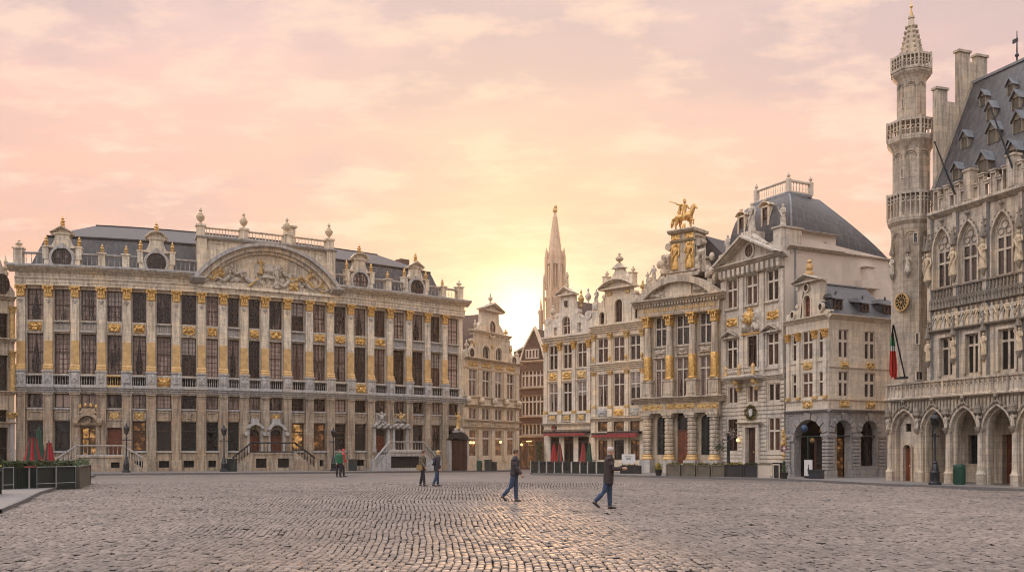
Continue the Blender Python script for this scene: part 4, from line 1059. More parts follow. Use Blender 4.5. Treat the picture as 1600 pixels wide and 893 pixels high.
# pilasters
m.build('wall', HC)
cx = [u(853.5), (wc[0][1] + wc[1][0]) / 2, (wc[1][1] + wc[2][0]) / 2, u(921)]
for c in cx:
    m = FC.mb().mat('cream_b'); m.box(c - .17, c + .17, .002, .13, Z(643.5), Z(545)); m.box(c - .24, c + .24, .002, .16, Z(660), Z(646))
    m.mat('gold_dull'); m.box(c - .2, c + .2, .002, .19, Z(645.5), Z(641)); capital(m, c, Z(546), Z(534.5), .40, 0, .15); m.build('pilaster', HC)
for a, b, o in ((534, 523.5, .4), (665, 660, .3), (596, 594.5, .1), (578.5, 576.8, .1), (673, 670, .15)): m = FC.mb().mat('cream_b'); cornice(m, FC, 0, FC.L, 0, Z(a), Z(b), o, 3, ends=False); m.build('cornice', HC)
for i, (a, b) in enumerate(wc):
    m = FC.mb().mat('cream_b'); m.box(a, b, .002, .05, Z(594), Z(579.5)); m.mat('gold' if i != 2 else 'gold_dull'); m.relief(a + .05, b - .05, Z(592.5), Z(580.5), .052, .13, seed=220 + i, nx=12, nz=8); m.build('gilded_panel', HC)
    m = FC.mb().mat('duke_grey'); balusters(m, FC, a, b, .08, Z(658.5), Z(646), 5, r=.06, dw=.08); m.mat('gold_dull'); m.relief(a + .15, b - .15, Z(656.5), Z(648), .12, .08, seed=230 + i, nx=10, nz=6); m.build('balustrade', HC)
    window(FC, HC, (a, b, Z(643), Z(597)), cur=('drape', None, 'blind', None)[i % 4], nv=1, nh=1, pm='pane_red', fm='frame_stone', fw=.05, mw=.09, transom=(.66,), bars=(3, 7)); window(FC, HC, (a, b, Z(575.5), Z(537.5)), nv=1, nh=1, pm='pane_red', fm='frame_stone', fw=.05, mw=.09, transom=(.62,), bars=(3, 6))
for i, (a, b) in enumerate(shp): window(FC, HC, (a, b, Z(722), Z(682)), nv=0 if i != 1 else 1, nh=1, pm='pane_dark', fm='frame_brown', transom=(.78,), fw=.07, name='shop_window')
def awning(F, par, u0, u1, z0, z1, out=.9, name='awning', red=True, roof=True):
    m = F.mb().mat('black')
    if roof: m.box(u0 - .1, u1 + .1, 0, out * .8, z1, z1 + .14)
    m.mat('awning'); m.prism([(u0, z1 - .02), (u1, z1 - .02), (u1, z1 - .03), (u0, z1 - .03)], .1, out)
    n = 12; m.add([(u0 + (u1 - u0) * k / n, out, z1 - .02) for k in range(n + 1)] + [(u0 + (u1 - u0) * k / n, out + .02, z0 + .05 * (k % 2)) for k in range(n + 1)], [(k, k + 1, n + 2 + k, n + 1 + k) for k in range(n)])
    m.add([(u0, .05, z1 + .1), (u1, .05, z1 + .1), (u1, out, z1 - .015), (u0, out, z1 - .015)], [(0, 1, 2, 3)])
    return m.build(name, par)
awning(FC, HC, u(857), u(921), Z(681), Z(676.5), .55)
m = FC.mb().mat('black'); a, b = u(864.5), u(868.5); cxx = (a + b) / 2; m.tube([(cxx, .02, Z(668)), (cxx, .1, Z(668))], .26, 14); m.mat('awning'); m.tube([(cxx, .1, Z(668)), (cxx, .13, Z(668))], .18, 14); m.build('round_sign', HC)
def text(F, s, uc, z, h, d, mt, parent, name, width=None, rz=0, bold=.0):
    cu = bpy.data.curves.new(name, 'FONT'); cu.body = s; cu.size = h; cu.align_x = 'CENTER'; cu.align_y = 'CENTER'; cu.extrude = .012; cu.offset = bold
    tmp = bpy.data.objects.new('t', cu); COL.objects.link(tmp); dg = bpy.context.evaluated_depsgraph_get(); me = bpy.data.meshes.new_from_object(tmp.evaluated_get(dg)); bpy.data.objects.remove(tmp)
    xs = [v.co.x for v in me.vertices]; k = 1 if not width else width / max(1e-6, max(xs) - min(xs))
    m = F.mb() if F else MB(); m.mat(mt); m.add([((uc + v.co.x * k), d + v.co.z, z + v.co.y) if F else (uc + v.co.x * k, -(d + v.co.z), z + v.co.y) for v in me.vertices], [tuple(p.vertices) for p in me.polygons])
    return m.build(name, parent, sharp=20)
# stepped gable
ag = [(u(879), u(891.5), Z(522), Z(494), 'round'), (u(865.5), u(870.5), Z(522.5), Z(509)), (u(902), u(908), Z(521.5), Z(506))]
m = FC.mb().mat('cream_b'); wall(m, FC, 0.02, FC.L, Z(523.4), Z(503), [(a, b, max(c, Z(523)), min(e, Z(503.2))) for a, b, c, e, *k in ag])
wall(m, FC, u(870), u(901), Z(503), Z(489), [(ag[0][0], ag[0][1], Z(503) - .01, ag[0][3], 'round')])
c = u(885.5)
outline_gable(m, [(u(872.5), Z(489)), (u(875), Z(483)), (u(876), Z(462)), (u(896), Z(462)), (u(897), Z(481)), (u(899), Z(489))])
volute(m, u(852), Z(503), u(870), Z(487), -.4, 0); volute(m, u(924), Z(503), u(901), Z(484), -.4, 0)
pediment(m, FC, u(871), u(900), Z(459), Z(447), 0, .28, t=.14); m.box(u(871.5), u(899.5), -.4, .24, Z(461.5), Z(459)); frame_round(m, ag[0], .12)
m.box(u(882.7), u(887.7), .002, .05, Z(479.5), Z(468.5)); m.build('gable', HC)
for o in ag: window(FC, HC, o, d=-.15, nv=1, nh=1, pm='pane_red', fm='frame_stone', bars=(1, 3))
window(FC, HC, (u(883.2), u(887.2), Z(478.5), Z(469.5)), d=.08, nv=1, nh=1, pm='pane_red')
m = FC.mb().mat('statue_buff'); figure(m, c, -.05, Z(447.5), 1.15, 31); m.build('statue', HC)
for q, y, h, k in ((862, 492, 1.0, 'cream_b'), (906, 481, 1.3, 'gold_dull'), (917, 478, 1.2, 'cream_b')):
    m = FC.mb().mat(k); finial(m, u(q), -.15, Z(y), h, .24); m.build('urn', HC)
gable_roof(FC, HC, .3, FC.L - .1, Z(522), Z(468), mt='tile', d1=-14)
m = FC.mb().mat('cream'); m.lathe(FC.L - .7, -3, [(.25, Z(485)), (.25, Z(455)), (.32, Z(454)), (.32, Z(451))], 8); m.build('chimney', HC)

# ---- house D
FE_ = Facade([at(925, 69.2), at(1009, 65.6)]); FE_.wd = -.12; u = FE_.u; Z = lambda py: FE_.z(966, py)
HD = thing('gable_house', 'cream gable house with three arched attic windows and red awning', 'house', (*at(966, 67.4), 0))
wd = [(u(933.8), u(950)), (u(958.4), u(976)), (u(984.3), u(1001.5))]; opD = []
for a, b in wd: opD += [(a, b, Z(634.5), Z(582.5)), (a, b, Z(564), Z(526)), (a, b, Z(673), Z(658)), (a + .05, b - .05, Z(718), Z(687))]
m = FE_.mb().mat('cream'); wall(m, FE_, 0, FE_.L, -.6, Z(512), opD); shell(m, FE_, -.6, Z(512), 12); m.build('wall', HD)
cx = [u(928.8), (wd[0][1] + wd[1][0]) / 2, (wd[1][1] + wd[2][0]) / 2, u(1004.8)]
for c in cx:
    m = FE_.mb().mat('cream'); m.box(c - .16, c + .16, .002, .13, Z(633), Z(583)); m.box(c - .16, c + .16, .002, .13, Z(563.5), Z(528)); m.box(c - .22, c + .22, .002, .16, Z(650), Z(637)); m.box(c - .2, c + .2, .002, .14, Z(718), Z(659))
    m.mat('gold_dull'); capital(m, c, Z(529), Z(519), .36, 0, .14, 'gold_dull'); capital(m, c, Z(585), Z(578.5), .36, 0, .12, 'gold_dull'); m.box(c - .2, c + .2, .002, .18, Z(636.5), Z(632.5)); m.ball(c, .14, Z(558), .13, 1.6); m.build('pilaster', HD)
for a, b, o in ((518, 505.5, .45), (577, 565.5, .38), (657.5, 651.5, .32), (525.5, 524, .08)): m = FE_.mb().mat('cream'); cornice(m, FE_, 0, FE_.L, 0, Z(a), Z(b), o, 4, ends=False); m.build('cornice', HD)
for i, (a, b) in enumerate(wd):
    m = FE_.mb().mat('duke_grey'); m.box(a, b, .002, .05, Z(650), Z(637.5)); m.mat('gold' if i == 1 else 'duke_grey'); m.relief(a + .06, b - .06, Z(649), Z(638.5), .052, .12, seed=240 + i, nx=14, nz=8); m.build('balcony_panel', HD)
    window(FE_, HD, (a, b, Z(634.5), Z(582.5)), cur=('drape', None, 'blind', None)[i % 4], nv=1, nh=1, pm='pane_red', fm='frame_stone', fw=.05, mw=.09, transom=(.66,), bars=(3, 9)); window(FE_, HD, (a, b, Z(564), Z(526)), nv=1, nh=1, pm='pane_red', fm='frame_stone', fw=.05, mw=.09, transom=(.6,), bars=(3, 7))
    window(FE_, HD, (a, b, Z(673), Z(658)), nv=0, nh=0, pm='lit_dim', fm='black'); window(FE_, HD, (a + .05, b - .05, Z(718), Z(687)), nv=1 if i != 1 else 0, nh=1, pm='lit_dim' if i != 1 else 'pane_dark', fm='frame_brown', transom=(.75,), name='shop_window')
awning(FE_, HD, u(931), u(956), Z(683), Z(678.5), .5); awning(FE_, HD, u(958), u(1004), Z(683.5), Z(676.5), .7, red=False)
gd = [(u(961), u(973), Z(502.5), Z(467.5), 'round'), (u(937.2), u(945.6), Z(503), Z(484), 'round'), (u(987), u(997), Z(500.5), Z(477.5), 'round')]
m = FE_.mb().mat('cream'); sh = Z(477)
wall(m, FE_, u(944) + .05, u(991), Z(505), Z(449), [(gd[0][0], gd[0][1], Z(502.5), gd[0][3], 'round'), ])
for (x0, x1, o) in ((.02, u(944) + .05, gd[1]), (u(991), FE_.L, gd[2])):
    oo = (max(x0 + .05, o[0]), min(x1 - .05, o[1]), *o[2:]); wall(m, FE_, x0, x1, Z(505), Z(476), [oo])
for q0, q1 in ((u(926), u(944)), (u(1009), u(991))): volute(m, q0, Z(476), q1, Z(457), -.4, 0)
for o in gd: frame_round(m, o, .12)
m.prism([(u(942), Z(449)), (u(948), Z(436)), (u(955), Z(432)), (u(960), Z(424)), (u(961.5), Z(419)), (u(972), Z(419)), (u(973.5), Z(424)), (u(979), Z(432)), (u(986), Z(436)), (u(992), Z(449))], -.4, 0)
pediment(m, FE_, u(940), u(994), Z(449), Z(436), .0, .4, tri=False, t=.16); m.sweep([(-.4, Z(451)), (.4, Z(451)), (.4, Z(448.8)), (-.4, Z(448.8))], [u(940), u(994)])
m.prism([(u(957), Z(419)), (u(966.5), Z(411)), (u(976), Z(419))], -.4, .15)
for q in (u(947), u(988)): m.box(q - .17, q + .17, -.35, .2, Z(447), Z(430)); m.box(q - .22, q + .22, -.4, .25, Z(430), Z(428.5))
m.mat('gold_dull')
for q in (u(953), u(981)): m.box(q - .2, q + .2, .002, .1, Z(459), Z(455))
m.build('gable', HD)
for o in gd: window(FE_, HD, o, d=-.2, nv=1, nh=1, pm='pane_red', fm='frame_brown', bars=(3, 6))
m = FE_.mb().mat('statue_buff'); finial(m, u(966.5), -.1, Z(412), .85, .3); m.build('finial', HD)
for q, y in ((947, 428.5), (988, 428.5)):
    m = FE_.mb().mat('cream'); finial(m, u(q), -.1, Z(y), .45, .17); m.build('finial', HD)
m = FE_.mb().mat('statue_stone'); m.box(u(927), u(934), -.4, .1, Z(478), Z(470)); figure(m, u(930.5), -.1, Z(470), 1.15, 11); m.build('statue', HD)
m = FE_.mb().mat('gold_dull'); finial(m, u(1003), -.1, Z(460), .8, .22); m.build('urn', HD)
gable_roof(FE_, HD, .1, FE_.L - .1, Z(500), Z(452), mt='tile', d1=-12)

# ---- house E: segmental pediment and gilded rider
FG = Facade([at(1003, 65.8), at(1128, 61.6)]); FG.wd = -.12; u = FG.u; Z = lambda py: FG.z(1067, py)
HE = thing('guild_hall', 'ornate guild hall with round columns, arched pediment and gilded rider on its top', 'guild hall', (*at(1066, 63.7), 0))
we = [(u(1024), u(1042.3)), (u(1056.8), u(1077.2)), (u(1093.5), u(1112.2))]; opE = []
for a, b in we: opE += [(a, b, Z(620), Z(557.5)), (a, b, Z(538.5), Z(491.5))]
gro = [(u(1027), u(1043), Z(710), Z(648.5), 'round'), (u(1058.5), u(1078), Z(723.5), Z(645.5)), (u(1095.5), u(1112.7), Z(710), Z(648), 'round')]
opE += gro
m = FG.mb().mat('oak'); wall(m, FG, 0, FG.L, -.6, Z(478), opE); shell(m, FG, -.6, Z(478), 12); m.build('wall', HE)
ce = [u(1015.8), (we[0][1] + we[1][0]) / 2, (we[1][1] + we[2][0]) / 2, u(1120)]
for i, c in enumerate(ce):
    m = FG.mb().mat('oak'); m.box(c - .36, c + .36, .002, .5, Z(619), Z(593)); m.box(c - .42, c + .42, .002, .56, Z(595), Z(592)); m.box(c - .42, c + .42, .002, .56, Z(620.5), Z(617.5)); m.box(c - .25, c + .25, .5, .54, Z(615), Z(598))
    m.lathe(c, .3, [(.30, Z(591.8)), (.25, Z(588)), (.25, Z(555)), (.215, Z(508))], 14)
    m.mat('gold'); m.lathe(c, .3, [(.33, Z(592)), (.33, Z(590)), (.27, Z(588.5)), (.285, Z(586)), (.27, Z(570)), (.28, Z(556)), (.25, Z(554))], 18, wob=.07, k=6)
    capital(m, c, Z(508), Z(491), .5, .05, .36, 'gold'); m.build('column', HE)
    m = FG.mb().mat('oak'); m.mat('duke_grey'); m.box(c - .45, c + .45, .002, .75, -.5, Z(718)); m.mat('gold_paint'); m.lathe(c, .36, [(.42, Z(718)), (.44, Z(716)), (.36, Z(713)), (.37, Z(711.5)), (.32, Z(709.5))], 14)
    m.mat('oak')
    n = 9; zs = [Z(709.5) + (Z(652) - Z(709.5)) * k / n for k in range(n + 1)]
    for a, b in zip(zs, zs[1:]): m.lathe(c, .34, [(.25, a), (.31, a + .05), (.31, b - .06), (.25, b)], 14)
    m.box(c - .36, c + .36, .002, .68, Z(652), Z(648.5)); m.box(c - .42, c + .42, .002, .74, Z(648.5), Z(645)); m.build('rusticated_column', HE)
m = FG.mb().mat('oak')
m.sweep([(0, Z(645)), (.55, Z(645)), (.6, Z(640)), (.4, Z(639)), (.4, Z(629)), (0, Z(629))], [0, FG.L]); cornice(m, FG, 0, FG.L, .3, Z(629), Z(619.5), .55, 4); m.build('entablature', HE); m = FG.mb().mat('oak')
m.sweep([(0, Z(491)), (.42, Z(491)), (.46, Z(488)), (.38, Z(487)), (.38, Z(475)), (0, Z(475))], [0, FG.L]); cornice(m, FG, 0, FG.L, .3, Z(475), Z(464.5), .55, 3, dent=.22)
m.build('entablature', HE)
for a, b in we:
    for q0, q1 in ((557, 555), (541, 539)): m = FG.mb().mat('oak'); m.box(a - .1, b + .1, .002, .1, Z(q0), Z(q1)); m.build('window_ledge', HE)
m = FG.mb().mat('gold_dull'); m.relief(u(1045) , u(1090), Z(638.5), Z(630), .405, .12, seed=250, nx=40, nz=6); 
for q in (1016, 1120): m.relief(u(q - 7), u(q + 7), Z(642), Z(630), .405, .14, seed=251, nx=10, nz=8)
m.mat('gold_dull'); m.relief(u(1022), u(1040), Z(641), Z(631), .405, .08, seed=252, nx=16, nz=6); m.relief(u(1094), u(1112), Z(641), Z(631), .405, .08, seed=253, nx=16, nz=6)
m.build('gilded_frieze', HE); m = FG.mb().mat('gold_dull')
for q in range(30):
    x0 = u(1010) + (u(1123) - u(1010)) * q / 30; hh = .26 if q % 4 != 3 else .12; m.box(x0, x0 + .1, .38, .42, Z(484), Z(484) + hh)
m.build('gilded_frieze', HE)
for i, (a, b) in enumerate(we):
    m = FG.mb().mat('oak'); m.relief(a, b, Z(554), Z(543), .01, .16, seed=260 + i, nx=16, nz=8); m.build('carved_panel', HE)
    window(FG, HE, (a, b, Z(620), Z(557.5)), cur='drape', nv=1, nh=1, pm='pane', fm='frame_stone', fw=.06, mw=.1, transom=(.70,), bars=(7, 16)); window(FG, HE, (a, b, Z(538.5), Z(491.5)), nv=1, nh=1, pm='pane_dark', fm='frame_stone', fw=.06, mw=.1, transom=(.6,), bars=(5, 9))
for o in (gro[0], gro[2]): window(FG, HE, o, nv=1, nh=1, pm='pane_dark', fm='frame_green', bars=(4, 9), transom=(.5,))
leaf_door(FG, HE, gro[1], 'door', 3, top=Z(673), name='double_door')
m = FG.mb().mat('oak'); rE = Z(431.5) - Z(465)
O = arch_pts(u(1003) - .2, u(1128.5) + .1, 0, Z(465), 'seg', 26, rise=rE); I = arch_pts(u(1003) + .55, u(1128.5) - .6, 0, Z(464.5), 'seg', 26, rise=rE - .45); m.strip(O, I, 0, .75); m.prism(I, -.3, .25)
I2 = arch_pts(u(1003) + .9, u(1128.5) - .9, 0, Z(464.5), 'seg', 26, rise=rE - .62)
for k in range(1, 34):
    t = k / 34 * 25; i0 = int(t); w_ = t - i0; x = I[i0][0] * (1 - w_) + I[i0 + 1][0] * w_; z = I[i0][1] * (1 - w_) + I[i0 + 1][1] * w_; m.box(x - .045, x + .045, .2, .55, z - .02, z + .12)
m.mat('statue_stone'); m.relief(u(1017), u(1042), Z(463.5), Z(447), .2, .3, seed=270, nx=18, nz=10, sym=False); m.relief(u(1085), u(1115), Z(462), Z(446), .2, .3, seed=271, nx=18, nz=10, sym=False)
m.mat('cream'); m.box(u(1044), u(1084), .22, .36, Z(464), Z(442)); m.mat('oak'); m.box(u(1043), u(1085), .2, .4, Z(442), Z(441)); m.build('pediment', HE)
# attic with gilded terms and flanking scrolls
m = FG.mb().mat('oak'); a, b = u(1048), u(1084)
m.box(a, b, -1.6, -.1, Z(430), Z(361)); m.box(a - .35, b + .35, -1.7, .05, Z(432), Z(426)); m.box(a - .12, b + .12, -1.7, .02, Z(424), Z(420))
m.sweep([(-1.7, Z(363)), (.1, Z(363)), (.28, Z(360)), (.28, Z(358)), (-1.8, Z(358))], [a - .15, b + .15]); m.sweep([(-1.7, Z(376)), (.05, Z(376)), (.12, Z(374)), (-1.7, Z(373))], [a - .06, b + .06])
m.box((a + b) / 2 - .33, (a + b) / 2 + .33, -.1, .0, Z(421), Z(402)); m.tube([((a + b) / 2, -.1, Z(402)), ((a + b) / 2, .02, Z(402))], .38, 16)
for x0, x1, x2, x3, y in ((u(1031), u(1047), u(1017), u(1036), 1), (u(1101), u(1085), u(1118), u(1100), 2)):
    volute(m, x0, Z(428), x1, Z(374 if y == 1 else 366), -.9, -.2); volute(m, x2, Z(438), x3, Z(404), -.8, -.1)
    m.tube([(x1 + (x0 - x1) * .3, -.7, Z(381)), (x1 + (x0 - x1) * .3, -.12, Z(381))], .26, 12); m.relief(min(x0, x1), max(x0, x1), Z(426), Z(392), -.19, .3, seed=int(Z(y)), nx=10, nz=12, sym=False); m.ball(x3 + (x2 - x3) * .5, -.3, Z(406), .2, 1.5, 7)
for k in range(26):
    rr = random.Random(k); x = u(rr.choice((rr.uniform(1012, 1045), rr.uniform(1088, 1122)))); m.ball(x, rr.uniform(-.2, .1), Z(rr.uniform(425, 445)), rr.uniform(.12, .24), rr.uniform(.8, 1.5), 5)
m.box(u(1008), u(1018), -.6, .15, Z(462), Z(436)); m.build('attic', HE)
for x in (a + .33, b - .38):
    m = FG.mb().mat('gold'); figure(m, x, .0, Z(420), Z(378) - Z(420), int(x * 10)); m.relief(x - .34, x + .34, Z(420), Z(378), -.09, .12, seed=280, nx=8, nz=20); m.relief(x - .34, x + .34, Z(374), Z(364), -.06, .1, seed=281, nx=8, nz=6); m.build('gilded_figure', HE)
m = FG.mb().mat('statue_stone'); figure(m, u(1020), -.2, Z(436), 1.35, 15); m.build('statue', HE)
m = FG.mb().mat('statue_stone'); figure(m, u(1011), -.1, Z(436), .9, 16); m.build('statue', HE)
m = FG.mb().mat('tile'); c = (a + b) / 2
m.add([(.3, -.5, Z(462)), (c, -.9, Z(372)), (c, -13, Z(372)), (.3, -13, Z(462)), (FG.L - .1, -.5, Z(470)), (FG.L - .1, -13, Z(470))], [(0, 1, 2, 3), (1, 4, 5, 2), (0, 1, 4)])
m.mat('slate_brown'); m.add([(c + .8, -1.7, Z(364)), (FG.L - .1, -2.2, Z(420)), (FG.L, -9, Z(420)), (c + .8, -9, Z(358))], [(0, 1, 2, 3)]); m.add([(c + .8, -1.7, Z(364)), (FG.L - .1, -2.2, Z(420)), (c + .8, -1.7, Z(430))], [(0, 1, 2)]); m.build('roof', HE)
# gilded horse and rider: one body, modelled by sweeps
m = FG.mb().mat('gold'); x0, zb, s = c - .3, Z(358), .98
T = lambda pts, r, n=8: m.tube([(x0 + x * s, -.75 + y * s, zb + z * s) for x, y, z in pts], [q * s * 1.08 for q in r], n)
m.lathe(x0, -.75, [(.95, zb), (.95, zb + .1), (.8, zb + .16)], 16, sy=.5)
T([(-.72, 0, 1.0), (-.55, 0, 1.08), (-.2, 0, 1.05), (.2, 0, 1.06), (.5, 0, 1.14), (.66, 0, 1.25)], [.08, .23, .24, .24, .25, .12], 12)          # trunk
T([(.48, 0, 1.15), (.66, 0, 1.4), (.78, 0, 1.62), (.84, 0, 1.74)], [.2, .16, .12, .10], 10); T([(.8, 0, 1.74), (.95, 0, 1.62), (1.06, 0, 1.48)], [.10, .08, .05], 8)
T([(.6, 0, 1.55), (.7, 0, 1.74), (.74, 0, 1.84)], [.1, .1, .03], 6); 
for y in (-.05, .05): T([(.8, y, 1.78), (.8, y, 1.9)], [.03, .01], 5)
for y, P in ((.13, [(-.55, 1.0), (-.48, .72), (-.62, .48), (-.58, .2), (-.54, .16)]), (-.13, [(-.5, 1.0), (-.35, .74), (-.42, .48), (-.3, .2), (-.24, .16)])):
    T([(px_, y, pz) for px_, pz in P], [.19, .12, .075, .055, .07], 8)
for y, P in ((.13, [(.5, 1.05), (.62, .78), (.86, .72), (.80, .46), (.85, .42)]), (-.13, [(.46, 1.0), (.44, .62), (.46, .3), (.5, .16)])):
    T([(px_, y, pz) for px_, pz in P], [.15, .09, .06, .05, .06][:len(P)], 8)
T([(-.68, 0, 1.12), (-.88, 0, 1.0), (-.95, 0, .7), (-1.05, 0, .42)], [.07, .12, .13, .04], 8)
T([(.02, 0, 1.2), (0, 0, 1.45), (-.02, 0, 1.75), (.02, 0, 1.95), (.03, 0, 2.0)], [.17, .15, .2, .14, .06], 10); m.ball(x0 + .05 * s, -.75, zb + 2.14 * s, .12 * s, 1.25); T([(-.06, 0, 2.2), (.05, 0, 2.32), (.14, 0, 2.26)], [.05, .06, .03], 6)
for y in (.17, -.17): T([(.02, y, 1.25), (.22, y * 1.5, 1.05), (.16, y * 1.6, .78), (.28, y * 1.6, .72)], [.12, .09, .06, .04], 8)
T([(-.12, .15, 1.9), (-.4, .2, 1.98), (-.62, .2, 2.12)], [.08, .06, .05], 7); T([(-.62, .2, 2.12), (-.95, .2, 2.26), (-1.15, .2, 2.3)], [.03, .04, .01], 5)
T([(-.05, .0, 1.9), (-.3, 0, 1.8), (-.42, 0, 1.45), (-.3, 0, 1.2)], [.1, .12, .13, .06], 8); T([(.12, -.15, 1.9), (.3, -.18, 1.65), (.5, -.08, 1.6)], [.08, .06, .04], 7)
T([(0, 0, .16), (-.02, .02, .4), (.05, 0, .6)], [.16, .12, .06], 8)
m.build('equestrian_statue', HE)
# ================================================================ the tall grey house with the bell roof
FF = Facade([at(1128.5, 61.6), at(1226, 56.5)]); FF.wd = -.1; u = FF.u; Z = lambda py: FF.z(1177, py)
HF = thing('swan_house', 'tall grey stone house with statues, gilded coat of arms and bell shaped slate roof', 'house', (*at(1177, 59), 0))
wf = [(u(1136), u(1152.5)), (u(1166.5), u(1184)), (u(1199), u(1217.5))]
opF = [(a, b, Z(475), Z(429)) for a, b in wf] + [(a, b, Z(573.5), Z(524.5)) for a, b in (wf[0], wf[2])] + [(u(1169), u(1183.5), Z(573), Z(524.5))]
low = [(u(1138), u(1152)), (u(1169), u(1184)), (u(1200.5), u(1218.5))]
opF += [(a, b, Z(628), Z(601)) for a, b in low] + [(a, b, Z(704), Z(653)) for a, b in (low[0], low[2])] + [(u(1168.5), u(1184), .14, Z(667.5))]
m = FF.mb().mat('cygne'); wall(m, FF, 0, FF.L, -.6, Z(414), opF)
for k in range(20):                                                     # channelled courses of the lower storeys
    z0 = Z(722) + (Z(597) - Z(722)) * k / 20; z1 = Z(722) + (Z(597) - Z(722)) * (k + 1) / 20 - .07
    xs = [0] + sorted(x for o in opF if o[2] < z1 and o[3] > z0 and not (o[2] > Z(600)) for x in (o[0] - .12, o[1] + .12)) + [FF.L]
    for a, b in zip(xs[::2], xs[1::2]):
        if b - a > .1: m.box(a, b, .002, .06, z0, z1)
for x in (u(1131), u(1159.5), u(1191.5), u(1222)): m.box(x - .2, x + .2, .002, .1, Z(592), Z(430))
m.build('wall', HF)
m = FF.mb().mat('cygne')
for a, b, o in ((595, 587.5, .25), (581, 579, .12)): cornice(m, FF, 0, FF.L, 0, Z(a), Z(b), o, 3, ends=False)
m.sweep([(0, Z(427)), (.16, Z(427)), (.16, Z(415)), (0, Z(415))], [0, FF.L]); cornice(m, FF, 0, FF.L, .1, Z(414.5), Z(406.5), .5, 3)
for k in range(13): x = .22 + (FF.L - .44) * k / 12; m.prism([(x - .1, Z(426)), (x + .1, Z(426)), (x + .13, Z(415)), (x - .13, Z(415))], .16, .42)
for o in opF[:3]: sill_line(m, FF, o[0] - .12, o[1] + .12, o[2] - .16); frame_round(m, o, .1)
for i, (a, b) in enumerate((wf[0], wf[2])): frame_round(m, (a, b, Z(573.5), Z(524.5)), .1); pediment(m, FF, a - .28, b + .28, Z(521.5), Z(511.5), 0, .3, t=.1); m.box(a - .3, b + .3, .002, .26, Z(523.5), Z(521.4))
frame_round(m, opF[5], .12); m.build('cornice', HF)
for i, (a, b) in enumerate((wf[0], wf[2])):
    m = FF.mb().mat('cygne'); m.box(a - .1, b + .1, .002, .04, Z(506), Z(489.5)); m.mat('gold'); m.relief(a, b, Z(504.5), Z(491), .042, .14, seed=300 + i, nx=18, nz=9); m.build('gilded_panel', HF)
m = FF.mb().mat('statue_stone'); c = u(1175); m.relief(c - .95, c + .95, Z(519), Z(484), .03, .35, seed=305, nx=20, nz=20); m.mat('gold'); m.lathe(c, .2, [(.05, Z(508)), (.36, Z(503)), (.46, Z(494)), (.42, Z(489)), (.2, Z(486)), (.25, Z(483)), (.05, Z(480))], 12, sy=.6)
m.relief(c - .3, c + .3, Z(505), Z(489), .45, .12, seed=306, nx=8, nz=8); m.box(c - .9, c + .9, .02, .14, Z(522), Z(519.5)); m.build('coat_of_arms', HF)
for o in opF: 
    if o in opF[:3]: window(FF, HF, o, nv=1, nh=1, pm='pane_red', fm='frame_stone', fw=.06, mw=.13, transom=(.64,), bars=(3, 6))
for o in opF[3:5]: window(FF, HF, o, nv=1, nh=1, pm='pane_red', fm='frame_stone', fw=.06, mw=.12, transom=(.68,), bars=(3, 9))
window(FF, HF, opF[5], nv=1, nh=1, pm='pane_red', fm='frame_brown', transom=(.75,), name='balcony_door')
for a, b in low: window(FF, HF, (a, b, Z(628), Z(601)), nv=1, nh=0, pm='pane_red', fm='frame_stone', fw=.06, mw=.13, bars=(3, 4))
for a, b in (low[0], low[2]): window(FF, HF, (a, b, Z(704), Z(653)), nv=1, nh=1, pm='pane_red', fm='frame_stone' if a > 2 else 'frame_brown', fw=.06, mw=.12, transom=(.6,), bars=(3, 6))
leaf_door(FF, HF, opF[-1], 'door_dark', 4, name='double_door')
m = FF.mb().mat('cygne'); a, b = opF[-1][:2]; m.box(a - .3, a - .02, .062, .22, -.3, Z(664)); m.box(b + .02, b + .3, .062, .22, -.3, Z(664)); m.box(a - .3, b + .3, .062, .24, Z(667), Z(663.5)); cornice(m, FF, a - .42, b + .42, .06, Z(663.4), Z(658.5), .35, 3); m.build('door_surround', HF)
# balcony
m = FF.mb().mat('cygne'); a, b = u(1147), u(1193.5)
m.sweep([(0, Z(592)), (.75, Z(592)), (.9, Z(589)), (.9, Z(587)), (0, Z(587))], [a - .05, b + .05]); 
for x in (u(1158.5), u(1187)):
    m.mat('cygne'); m.prism([(x - .16, Z(604)), (x + .16, Z(604)), (x + .18, Z(592)), (x - .18, Z(592))], .0, .5); m.mat('gold_dull'); m.ball(x, .5, Z(595.5), .2, 1.2); m.ball(x, .3, Z(604), .16, 1.6); m.tube([(x - .18, .35, Z(599)), (x + .18, .35, Z(599))], .13, 8)
p = m.build('balcony', HF); m = FF.mb().mat('frame_stone'); balusters(m, FF, a + .1, b - .1, .78, Z(587), Z(574), 13, r=.08, dw=.08)
m.mat('gold_paint'); 
for x in (a + .1, (a + b) / 2, b - .12): m.lathe(x, .78, [(.1, Z(587)), (.13, Z(583)), (.08, Z(579)), (.12, Z(574)), (.1, Z(571)), (.02, Z(569))], 8)
m.build('railing', p)
